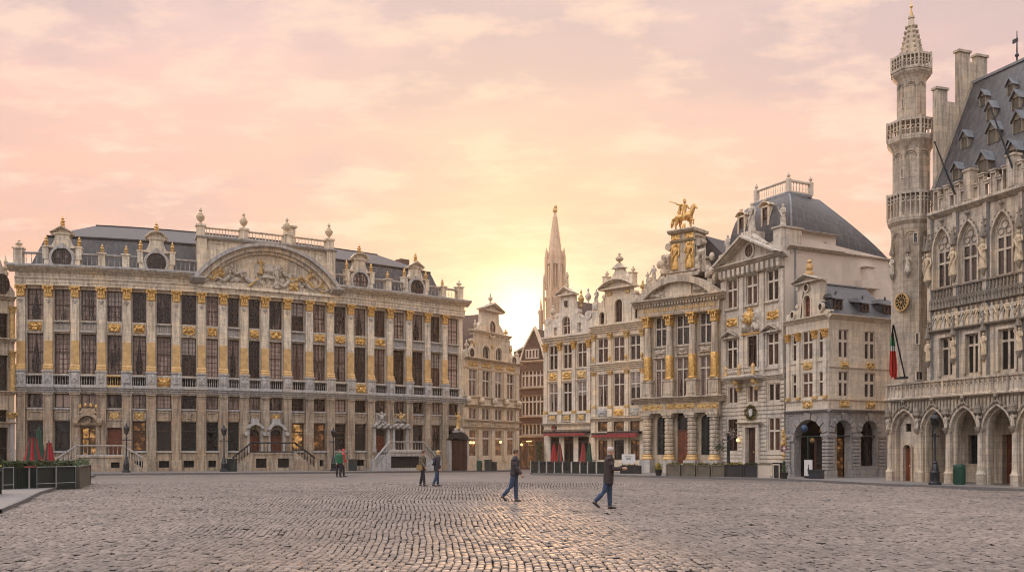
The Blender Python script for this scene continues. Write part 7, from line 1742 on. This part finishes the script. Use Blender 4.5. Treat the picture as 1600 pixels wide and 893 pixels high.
# terrace on the left: planters with clipped hedge
for i, (a, b, Ya, Yb, l) in enumerate(((-38, 1, 31, 34.5, 'hedge planter cut by the picture edge, lower left'), (2, 30, 38.0, 38.8, 'dark hedge planter, first complete one of the left terrace'), (31, 54, 38.8, 39.6, 'dark hedge planter below the large parasol on the left terrace'), (56, 86, 39.2, 40.2, 'dark hedge planter with wide glass front on the left terrace'), (87, 119, 40.2, 41.2, 'dark hedge planter at the right corner of the left terrace'))):
    planter(l, a, b, Ya, .95, 'frame_green', dep=.6, lf=('leaf', 'leaf', 'leaf', 'leaf_yellow') if i == 0 else ('leaf',), n=900, lh=.3, Y1=Yb, name='hedge_planter', group='hedge planters of the left terrace')
    (x0, y0), (x1, y1) = at(a, Ya - .15), at(b, Yb - .15)
planter('pale wooden hedge planter turning the corner of the left terrace', 123, 141, 41.4, .95, 'planter_wood', dep=.5, lf=('leaf',), n=500, lh=.3, Y1=47, name='hedge_planter', group='hedge planters of the left terrace')
for i, (a, b, Ya, Yb) in enumerate(((4, 22, 37.6, 38.1), (57, 88, 38.9, 39.8), (88, 119, 39.8, 40.8))):
    F_ = Facade([at(a, Ya), at(b, Yb)]); t = thing('barrier_rail', ('low steel rail before the hedge planters, the one at the far left', 'low steel rail before the hedge planter with wide glass front', 'low steel rail before the corner hedge planter')[i], 'barrier', (*at(a, Ya), 0), 'steel rails before the left hedge')
    for z in (.32, 1.02): m = F_.mb().mat('steel'); m.tube([(0, 0, z), (F_.L, 0, z)], .009, 6); m.build('rail', t)
    for xx in (0.02, F_.L - .02): m = F_.mb().mat('steel'); m.tube([(xx, 0, .1), (xx, 0, 1.05)], .011, 6); m.build('post', t)
F_ = Facade([at(30.5, 38.3), at(54, 39)]); t = thing('waiter_table', 'small red topped table before the left hedge', 'table', (*at(42, 38.7), .12)); m = F_.mb().mat('awning'); m.box(.3, F_.L - .05, -.1, .2, 1.0, 1.05); m.build('table_top', t); m = F_.mb().mat('steel'); m.box(F_.L * .55, F_.L * .55 + .05, .02, .07, .12, 1.0); m.build('leg', t)
# advertising board and tub under the arcade
F_ = Facade([at(1256.5, 52.6), at(1269, 52.1)]); t = thing('poster_board', 'white poster board with a dark bottle, under the left arch of the corner house', 'sign', (*at(1262, 52.4), .12)); m = F_.mb().mat('white'); m.box(0, F_.L, -.03, 0, .25, 1.15); m.build('poster', t); m = F_.mb().mat('iron'); m.lathe(F_.L * .55, .0, [(.06, .35), (.06, .65), (.025, .75), (.025, .9)], 8, sy=.15); m.build('bottle_print', t); m = F_.mb().mat('black'); m.box(-.03, F_.L + .03, -.05, -.03, .12, 1.18)
m.box(-.02, .02, -.3, .05, .1, .14); m.box(F_.L - .02, F_.L + .02, -.3, .05, .1, .14); m.build('stand', t)
F_ = Facade([at(1262, 51.6), at(1284, 51)]); t = thing('tub', 'dark tub planter on the pavement below the poster board', 'tub', (*at(1275, 51.4), .12)); m = F_.mb().mat('iron'); m.box(.05, F_.L - .05, -.4, 0, .12, .55); m.build('basin', t); m = F_.mb().mat('iron'); m.box(0, F_.L, -.45, .04, .55, .62); m.build('rim', t)
# hanging ornament with a round emblem
x, y = at(1224.5, 54.6); z = 0; t = thing('hanging_sign', 'gilded hanging sign with a round red and white emblem on the grey stone house', 'sign', (x, y, 3.2)); fn = lambda a, b, c: (x + a, y + b, c); m = MB(fn).mat('gold_dull'); hz_ = lambda py: CAMZ + (HOR - py) / FOC * 54.6
rr = random.Random(2)
for k in range(16): t_ = k / 16; m.ball(rr.uniform(-.1, .1), rr.uniform(-.05, .05), hz_(694) + (hz_(671) - hz_(694)) * t_, .13 - .05 * t_, 1.2, 5)
m.tube([(0, 0, hz_(675)), (.1, .3, hz_(669)), (.35, .9, hz_(669))], .03, 5); m.build('ornament', t); m = MB(fn).mat('awning'); m.tube([(0, -.05, hz_(699.5)), (0, .05, hz_(699.5))], .18, 16); m.mat('white'); m.box(-.04, .04, -.07, -.051, hz_(699.5) - .13, hz_(699.5) + .13); m.box(-.13, .13, -.068, -.0505, hz_(699.5) - .035, hz_(699.5) + .035); m.mat('gold_dull'); m.ball(0, 0, hz_(710), .12); m.ball(0, 0, hz_(716), .1); m.build('emblem', t)
x, y = at(1256.5, 52.5); t = thing('balloon', 'blue ball hanging under the left arch of the corner house', 'balloon', (x, y, hz_(669))); M['blue'] = plain('blue ball', (.008, .035, .09), .4, var=.1); m = MB().mat('blue'); m.ball(x, y, CAMZ + (HOR - 669) / FOC * 52.5, .2, 1.1, 10); m.build('ball', t)
# wreath over the door
u = FF.u; c = u(1176.3); zc_ = FF.z(1176, 644); t = thing('wreath', 'green wreath round a pale shield over the dark door of the swan house', 'wreath', FF(c, .3, zc_)); m = FF.mb(); rr = random.Random(9)
for k in range(900): a = rr.uniform(0, 2 * pi); q = rr.gauss(.40, .06); leaves(m, (c + q * cos(a), .2 + rr.uniform(-.08, .12), zc_ + q * sin(a)), (.02, .02, .02), 1, .05, ('leaf', 'leaf', 'leaf', 'leaf_yellow'), rr)
m.build('leaf_ring', t); m = FF.mb().mat('white'); m.lathe(c, .18, [(.02, zc_ - .3), (.16, zc_ - .15), (.2, zc_ + .1), (.17, zc_ + .22), (.05, zc_ + .25)], 14, sy=.3); m.build('shield', t)
x, y = at(1158, 57.6); m = MB().mat('lamp_glow'); m.ball(*FF(FF.u(1156.5), .2, FF.z(1156, 687)), .11); o = m.build('wall_lamp', HF)
# lane door lamps
for px_, py_, Y in ((740.0, 690.8, 86), (735.2, 690.8, 85.5), (782, 690, 89.5), (815, 694, 96.5)):
    m = MB().mat('lamp_glow'); m.ball(*at(px_, Y, py_), .13); m.build('wall_lamp', HB if px_ > 800 else HA)
m = MB(FB).mat('lamp_glow'); m.box(FB.u(824.2), FB.u(832.5), .25, .3, FB.z(828, 689.6), FB.z(828, 688.2)); m.build('lit_sign', HB)
# lamps inside the palace windows and the chandelier door are the lit panes above
# flag
x, y = at(1410, 46.3); fz = lambda py: CAMZ + (HOR - py) / FOC * 46.3
t = thing('flag', 'green, white and red flag hanging limp from a slanted pole on the turret', 'flag', (x, y, fz(590))); A_ = Vector(at(1414, 46.9, 589)); B_ = Vector(at(1396, 45.2, 507)); m = MB().mat('iron'); m.tube([A_, B_], .04, 6); m.box(A_.x - .2, A_.x + .15, A_.y - .05, A_.y + .6, A_.z - .06, A_.z + .04); m.build('pole', t)
M['flag_green'] = plain('flag green', (.01, .22, .08), .8, var=.1); M['flag_red'] = plain('flag red', (.50, .03, .02), .8, var=.1); M['flag_white'] = plain('flag white', (.6, .62, .58), .8, var=.05)
m = MB(); n = 13; rows = [(507, 1394.5, 1396.2, 'black'), (516, 1393.5, 1396, 'black'), (526, 1392, 1397.2, 'flag_green'), (540, 1391, 1399, 'flag_white'), (548, 1390.8, 1399.5, 'flag_red'), (560, 1390, 1401, 'flag_red'), (575, 1389.5, 1402, 'flag_red'), (591, 1390, 1401.5, None)]
for (y0, a0, b0, c0), (y1, a1, b1, _) in zip(rows, rows[1:]):
    m.mat(c0); vs = []
    for yy_, a, b in ((y0, a0, b0), (y1, a1, b1)):
        for k in range(n): p = a + (b - a) * k / (n - 1); drop = 2.5 * sin(k * .9) if yy_ == 591 else 0; vs.append(at(p, 45.3 + .12 * sin(k * 1.5 + .3), yy_ + drop + (-6 if yy_ == 591 and k < 3 else 0)))
    m.add(vs, [(k, k + 1, n + k + 1, n + k) for k in range(n - 1)])
m.build('cloth', t, sharp=80)
# ================================================================ people
for nme, c in (('skin', (.42, .23, .16)), ('navy', (.012, .012, .02)), ('denim', (.015, .04, .09)), ('olive', (.07, .055, .035)), ('red_jacket', (.42, .03, .03)), ('green_jacket', (.01, .10, .05)), ('blond', (.45, .30, .12)), ('dark_hair', (.05, .025, .015)), ('grey_hair', (.38, .33, .30)), ('tan_bag', (.22, .14, .05)), ('maroon', (.018, .011, .013)), ('pale_patch', (.3, .34, .38))):
    M[nme] = plain(nme.replace('_', ' '), c, .75 if nme != 'skin' else .5, var=.15, scale=12, bump=.2)
def fuse(m, name, parent, voxel=.011, sm=6):
    """grow the sweeps together into one continuous skin"""
    me = bpy.data.meshes.new(name); me.from_pydata(m.v, [], m.f); tmp = bpy.data.objects.new('t', me); COL.objects.link(tmp)
    r = tmp.modifiers.new('r', 'REMESH'); r.mode = 'VOXEL'; r.voxel_size = voxel
    s = tmp.modifiers.new('s', 'SMOOTH'); s.factor = .5; s.iterations = sm
    dg = bpy.context.evaluated_depsgraph_get(); dg.update(); out = bpy.data.meshes.new_from_object(tmp.evaluated_get(dg)); bpy.data.objects.remove(tmp)
    out.name = name; out.polygons.foreach_set('use_smooth', [True] * len(out.polygons)); out.materials.clear(); out.materials.append(M[m.mats[0]])
    o = bpy.data.objects.new(name, out); COL.objects.link(o); o.parent = parent; return o
def person(label, px, Y, H, face, legs, arms, top, trousers, hair, long_coat=0, extra=None, headturn=0, lean=.05):
    """legs: (thigh swing, knee bend) front leg first; arms: (swing, elbow bend); face: heading in degrees, 0 = to the right"""
    x, y = at(px, Y); t = thing('person', label, 'person', (0, 0, 0)); k = H / 1.75
    S = lambda P: tuple(c * k for c in P)
    pts = {}; low = 9
    for s, (a, b) in zip((1, -1), legs):
        a, b = radians(a), radians(b); hip = Vector((0, .09 * s, .93)); kn = hip + .45 * Vector((sin(a), 0, -cos(a))); an = kn + .43 * Vector((sin(a - b), 0, -cos(a - b))); pts[s] = (hip, kn, an, a - b); low = min(low, an.z - .07)
    dz = -low
    up = lambda v: Vector((v[0], v[1], v[2] + dz))
    body = MB().mat('skin'); tr = MB().mat(trousers); coat = MB().mat(top); sh = MB().mat('black')
    L_ = lambda z: lean * (z - .93) 
    V3 = lambda x_, y_, z_: up((x_ + L_(z_), y_, z_))
    T = lambda m, P, R: m.tube([S(p) for p in P], [r * k for r in R], 12)
    T(body, [V3(0, 0, .95), V3(0, 0, 1.2), V3(0, 0, 1.38), V3(0, 0, 1.44)], [.10, .11, .12, .06]); T(body, [V3(0, 0, 1.38), V3(.01, 0, 1.5), V3(.02, 0, 1.56)], [.062, .055, .055])
    hc = V3(.025, 0, 1.635); ht = radians(headturn)
    body.lathe(*(c * k for c in (hc.x, hc.y)), [(r * k, (hc.z + z) * k) for r, z in ((.02, -.125), (.048, -.11), (.062, -.07), (.074, -.02), (.080, .03), (.076, .07), (.055, .105), (.02, .12))], 16, sx=1.12, sy=.92)
    f = Vector((cos(ht), sin(ht), 0)); l = Vector((-sin(ht), cos(ht), 0))
    T(body, [hc + f * .075 + Vector((0, 0, .015)), hc + f * .103 + Vector((0, 0, -.02)), hc + f * .08 + Vector((0, 0, -.035))], [.012, .017, .012]); T(body, [hc + f * .07 + Vector((0, 0, -.062)), hc + f * .083 + Vector((0, 0, -.062))], [.02, .014]); T(body, [hc + f * .05 + Vector((0, 0, -.10)), hc + f * .075 + Vector((0, 0, -.10))], [.025, .018])
    for s in (1, -1): T(body, [hc + l * .070 * s + Vector((0, 0, -.02)), hc + l * .082 * s - f * .012 + Vector((0, 0, .02))], [.013, .018])
    for s in (1, -1):
        hip, kn, an, fa = pts[s]; hip, kn, an = up(hip), up(kn), up(an)
        T(body, [hip, hip.lerp(kn, .5), kn, an], [.07, .065, .05, .04]); T(tr, [hip + Vector((0, 0, .05)), hip, hip.lerp(kn, .45), kn, kn.lerp(an, .35), an.lerp(kn, .05)], [.11, .11, .098, .078, .074, .062])
        d = Vector((cos(fa * .8), 0, sin(fa * .8))); T(sh, [an - d * .06 + Vector((0, 0, -.035)), an + d * .02 + Vector((0, 0, -.025)), an + d * .12 + Vector((0, 0, -.045)), an + d * .19 + Vector((0, 0, -.052))], [.036, .045, .038, .026])
    T(tr, [V3(0, .05, .97), V3(0, -.05, .97)], [.12, .12])
    zl = .86 - long_coat * .3
    prof = [(.185, zl), (.19, zl + .06), (.18, 1.02), (.175, 1.15), (.185, 1.28), (.185, 1.38), (.16, 1.44), (.10, 1.49), (.08, 1.54)]
    vs = []
    n = 18
    for r, z in prof:
        c = V3(0, 0, z)
        for i in range(n): a = 2 * pi * i / n; vs.append(S((c.x + r * .80 * cos(a), c.y + r * (1.22 if z < 1.42 else 1.0) * sin(a), c.z)))
    coat.add(vs, [(j * n + i, j * n + (i + 1) % n, (j + 1) * n + (i + 1) % n, (j + 1) * n + i) for j in range(len(prof) - 1) for i in range(n)] + [tuple(range(n)), tuple(range(len(vs) - 1, len(vs) - n - 1, -1))])
    for s, (a, b) in zip((1, -1), arms):
        a, b = radians(a), radians(b); sh0 = V3(0, .175 * s, 1.40); el = sh0 + .29 * Vector((sin(a), .10 * s, -cos(a))); wr = el + .25 * Vector((sin(a + b), -.05 * s if b > .8 else .05 * s, -cos(a + b)))
        T(coat, [V3(0, .12 * s, 1.41), sh0, sh0.lerp(el, .5), el, wr], [.085, .092, .080, .072, .058]); T(body, [V3(0, .1 * s, 1.38), sh0, el, wr], [.04, .04, .034, .028])
        dr = (wr - el).normalized(); sd = Vector((0, 1, 0)); sd = (sd - dr * sd.dot(dr)).normalized(); nr = dr.cross(sd)
        T(body, [wr, wr + dr * .04, wr + dr * .085], [.028, .034, .03])
        for j, (o_, ln) in enumerate(((-.028, .062), (-.010, .075), (.010, .072), (.028, .056))):
            p0 = wr + dr * .08 + nr * o_; p1 = p0 + dr * ln * .5 - sd * s * .008; p2 = p0 + dr * ln * .9 - sd * s * .028; T(body, [p0 - dr * .02, p0, p1, p2], [.010, .0095, .009, .0075])
        p0 = wr + dr * .035 - nr * .03; T(body, [wr + dr * .02, p0, p0 + dr * .035 - nr * .018, p0 + dr * .06 - nr * .014], [.014, .012, .011, .009])
    fuse(body, 'body', t, .0085, 3); fuse(tr, 'trousers', t, .014, 5); fuse(coat, 'jacket', t, .014, 7); fuse(sh, 'shoe', t, .009, 3)
    hm = MB().mat(hair); 
    hm.lathe((hc.x - .012) * k, hc.y * k, [(r * k, (hc.z + z) * k) for r, z in ((.06, -.03 if hair != 'blond' else -.16), (.083, .0), (.092, .05), (.085, .09), (.055, .125), (.01, .137))], 16, sx=1.08, sy=.98)
    ho = MB().mat(hair); ho.v = hm.v; ho.f = hm.f
    cut = [f_ for f_ in hm.f if not all((Vector(hm.v[i]) / k - hc).dot(f) > .045 and hm.v[i][2] / k < hc.z + .06 for i in f_)]; ho.f = cut; ho.m = [0] * len(cut); ho.mats = [hair]; h_ = ho.build('hair', t)
    em = MB().mat('black'); 
    for s in (1, -1): p = hc + f * .082 + l * .03 * s + Vector((0, 0, .012)); em.ball(p.x * k, p.y * k, p.z * k, .0095 * k)
    em.build('eyes', t)
    if extra: extra(t, V3, k, pts)
    t.location = (x, y, zg(x, y) + (float(und(x, y)) if y < YN else 0) + .006); t.rotation_euler.z = radians(face); return t
def backpack(t, V3, k, pts):
    m = MB().mat('navy'); c = V3(-.17, 0, 1.2); m.lathe(c.x * k, c.y * k, [(.10 * k, (c.z - .2) * k), (.14 * k, (c.z - .12) * k), (.14 * k, (c.z + .1) * k), (.08 * k, (c.z + .2) * k)], 12, sx=.7); b = m.build('backpack', t)
    m = MB().mat('pale_patch'); c = V3(-.275, 0, 1.2); m.box((c.x - .012) * k, (c.x + .03) * k, -.08 * k, .08 * k, (c.z - .09) * k, (c.z + .08) * k); m.build('patch', b)
def satchel(t, V3, k, pts):
    m = MB().mat('tan_bag'); c = V3(0, -.25, .93); m.box((c.x - .16) * k, (c.x + .14) * k, (c.y - .05) * k, (c.y + .05) * k, (c.z - .13) * k, (c.z + .13) * k); b = m.build('satchel', t)
    m = MB().mat('tan_bag'); m.tube([tuple(v * k for v in V3(.0, -.25, 1.05)), tuple(v * k for v in V3(.15, -.08, 1.25)), tuple(v * k for v in V3(.06, .13, 1.46))], .014 * k, 5); m.build('strap', b)
def phone(t, V3, k, pts):
    m = MB().mat('black'); c = V3(.43, 0, 1.17); m.box((c.x - .02) * k, (c.x + .02) * k, -.05 * k, .05 * k, (c.z - .07) * k, (c.z + .07) * k); m.build('phone', t)
person('walking person in a dark navy jacket and jeans, alone in the middle of the square', 804, 31.8, 1.76, -8, ((4, 3), (-15, 26)), ((-14, 12), (16, 22)), 'navy', 'denim', 'dark_hair')
person('grey haired person in a long dark coat and jeans, nearest on the cobbles', 951, 27.5, 1.80, -4, ((4, 3), (-15, 28)), ((14, 78), (22, 72)), 'maroon', 'denim', 'grey_hair', long_coat=.6)
person('person in an olive jacket and dark trousers with a tan satchel, left of a pair', 660, 43.8, 1.66, -25, ((-10, 4), (16, 10)), ((-10, 20), (18, 26)), 'olive', 'navy', 'dark_hair', long_coat=.3, extra=satchel)
person('blond person with a black jacket, backpack and jeans, right of a pair', 683, 43.5, 1.66, 20, ((6, 3), (-8, 14)), ((10, 30), (-6, 18)), 'navy', 'denim', 'blond', long_coat=.4, extra=backpack)
person('person in a green jacket and dark trousers before the palace', 529.5, 58, 1.72, -60, ((3, 2), (-6, 8)), ((6, 20), (4, 24)), 'green_jacket', 'navy', 'dark_hair', long_coat=.1)
person('person in a bright red jacket behind the green jacketed one', 535.5, 58.7, 1.74, 10, ((6, 3), (-8, 10)), ((10, 30), (-6, 18)), 'red_jacket', 'navy', 'red_jacket')
# thin morning haze over the whole place
hz = MB().mat('cream'); hz.add([(x, y, z) for z in (-8, 64) for y in (-30, 330) for x in (-260, 260)], [(0, 2, 3, 1), (4, 5, 7, 6), (0, 1, 5, 4), (2, 6, 7, 3), (0, 4, 6, 2), (1, 3, 7, 5)]); hzo = hz.build('haze'); hzo['kind'] = 'stuff'; hzo.data.materials.clear()
hm_ = bpy.data.materials.new('haze'); hm_.use_nodes = True; nt = hm_.node_tree; nt.nodes.remove(nt.nodes['Principled BSDF']); pv = nt.nodes.new('ShaderNodeVolumePrincipled'); pv.inputs['Density Attribute'].default_value = ''; pv.inputs['Color'].default_value = (1, .86, .74, 1); pv.inputs['Density'].default_value = HAZE; pv.inputs['Anisotropy'].default_value = .55
nt.links.new(pv.outputs[0], nt.nodes['Material Output'].inputs['Volume']); hzo.data.materials.append(hm_)
# ================================================================ sky, sun, camera
w = bpy.data.worlds.new('World'); SC.world = w; w.use_nodes = True; nt = w.node_tree
bg = nt.nodes['Background']
SUN_AZ = radians(.3); SUN_EL = radians(11.5)
sky = N(nt, 'ShaderNodeTexSky', sky_type='NISHITA'); sky.sun_disc = False; sky.sun_elevation = SUN_EL; sky.sun_rotation = SUN_AZ
sky.air_density = 1.2; sky.dust_density = 3
tc = N(nt, 'ShaderNodeTexCoord'); sp = N(nt, 'ShaderNodeSeparateXYZ'); L(nt, tc.outputs['Generated'], sp.inputs[0])
X, Y, Z = sp.outputs
el = math_(nt, 'MAXIMUM', Z, 0)
# clear colour by elevation
base = ramp(nt, el, [(0, (.93, .55, .34)), (.12, (.93, .54, .37)), (.22, (.94, .56, .42)), (.34, (.90, .59, .51)), (.44, (.80, .60, .58)), (.60, (.72, .62, .64)), (1, (.70, .66, .74))])
# broad clouds, flattened towards the horizon
zz = math_(nt, 'ADD', el, .16)
cv = N(nt, 'ShaderNodeCombineXYZ'); L(nt, math_(nt, 'DIVIDE', X, zz), cv.inputs[0]); L(nt, math_(nt, 'DIVIDE', Y, zz), cv.inputs[1])
mp = N(nt, 'ShaderNodeMapping'); mp.inputs['Scale'].default_value = (.75, 1.1, 1); mp.inputs['Rotation'].default_value = (0, 0, .35); mp.inputs['Location'].default_value = (3.1, 1.7, 0)
L(nt, cv.outputs[0], mp.inputs[0])
n1 = noise(nt, mp.outputs[0], 1.6, 8, .56); n2 = noise(nt, mp.outputs[0], 5.0, 8, .6)
cl = ramp(nt, n1, [(.44, (0, 0, 0)), (.58, (1, 1, 1))])
cc = ramp(nt, el, [(.10, (.86, .52, .39)), (.26, (.72, .51, .47)), (.42, (.62, .49, .49))])
base = mix(nt, math_(nt, 'MULTIPLY', cl, .85), base, cc)
hi = ramp(nt, n2, [(.50, (0, 0, 0)), (.63, (1, 1, 1))])
base = mix(nt, math_(nt, 'MULTIPLY', hi, .75), base, (1.0, .72, .58))
# brightness round the sun
GA = math.atan2(822 - 800, FOC)
sd = Vector((sin(GA) * cos(radians(7.3)), cos(GA) * cos(radians(7.3)), sin(radians(7.3))))
dp = N(nt, 'ShaderNodeVectorMath', operation='DOT_PRODUCT'); L(nt, tc.outputs['Generated'], dp.inputs[0]); dp.inputs[1].default_value = sd
ang = math_(nt, 'ARCCOSINE', math_(nt, 'MINIMUM', dp.outputs['Value'], .999999))
def gl(s, k): return math_(nt, 'MULTIPLY', math_(nt, 'POWER', 2.71828, math_(nt, 'MULTIPLY', math_(nt, 'POWER', math_(nt, 'DIVIDE', ang, s), 1.5), -1)), k)
g1 = gl(.19, 1); 
base = mix(nt, math_(nt, 'MULTIPLY', g1, .8), base, (.98, .64, .33))
band = math_(nt, 'MULTIPLY', gl(.15, .85), ramp(nt, n2, [(.36, (.25, .25, .25)), (.6, (1, 1, 1))]))
base = mix(nt, band, base, (1.05, .86, .55))
g3 = gl(.04, 3.2)
cg = N(nt, 'ShaderNodeVectorMath', operation='SCALE'); cg.inputs[0].default_value = (1, .74, .36); L(nt, g3, cg.inputs[3])
ad = N(nt, 'ShaderNodeVectorMath', operation='ADD'); L(nt, base, ad.inputs[0]); L(nt, cg.outputs[0], ad.inputs[1])
# the open sky behind the viewer is brighter, paler and cooler
back = ramp(nt, math_(nt, 'ADD', math_(nt, 'MULTIPLY', Y, -.5), .5), [(.30, (0, 0, 0)), (.62, (1, 1, 1))])
bc = ramp(nt, el, [(0, (.30, .26, .25)), (.2, (.85, .74, .72)), (.5, (2.7, 2.5, 2.5)), (1, (3.0, 2.9, 3.05))])
top = ramp(nt, el, [(.50, (0, 0, 0)), (.72, (1, 1, 1))]); back = math_(nt, 'MAXIMUM', back, top)
bsc = N(nt, 'ShaderNodeVectorMath', operation='SCALE'); L(nt, bc, bsc.inputs[0]); L(nt, math_(nt, 'MULTIPLY', math_(nt, 'ADD', math_(nt, 'MULTIPLY', X, -.45), 1), BACK), bsc.inputs[3])
out = mix(nt, back, ad.outputs[0], bsc.outputs[0])
ns = N(nt, 'ShaderNodeVectorMath', operation='SCALE'); L(nt, sky.outputs[0], ns.inputs[0]); ns.inputs[3].default_value = .0015
fa = N(nt, 'ShaderNodeVectorMath', operation='ADD'); L(nt, out, fa.inputs[0]); L(nt, ns.outputs[0], fa.inputs[1])
L(nt, fa.outputs[0], bg.inputs[0]); bg.inputs[1].default_value = 1.0
ld = bpy.data.lights.new('sun', 'SUN'); ld.energy = 3.4; ld.angle = radians(2.6); ld.color = (1, .56, .27)
lo = bpy.data.objects.new('sun', ld); COL.objects.link(lo)
sdir = Vector((sin(SUN_AZ) * cos(SUN_EL), cos(SUN_AZ) * cos(SUN_EL), sin(SUN_EL)))
lo.rotation_euler = sdir.to_track_quat('Z', 'Y').to_euler(); lo.location = (0, 60, 60)
cam = bpy.data.cameras.new('camera'); co = bpy.data.objects.new('camera', cam); COL.objects.link(co)
co.location = (0, 0, CAMZ); co.rotation_euler = (radians(90), 0, 0)
cam.sensor_width = 36; cam.lens = 36 * FOC / 1600; cam.shift_y = (HOR - 446.5) / 1600; cam.clip_end = 3000; cam.clip_start = .1
SC.camera = co
vs = SC.view_settings; vs.view_transform = 'Standard'; vs.look = 'None'; vs.gamma = 1; vs.use_curve_mapping = False; vs.exposure = EXPO
SC.display_settings.display_device = 'sRGB'
SC.cycles.use_denoising = True
SC.cycles.max_bounces = 6; SC.cycles.diffuse_bounces = 3; SC.cycles.glossy_bounces = 3
SC.cycles.volume_bounces = 0; SC.cycles.pixel_filter_type = 'BLACKMAN_HARRIS'; SC.cycles.filter_width = 1.1
for o in bpy.data.objects:
    if 'org' in o: del o['org']
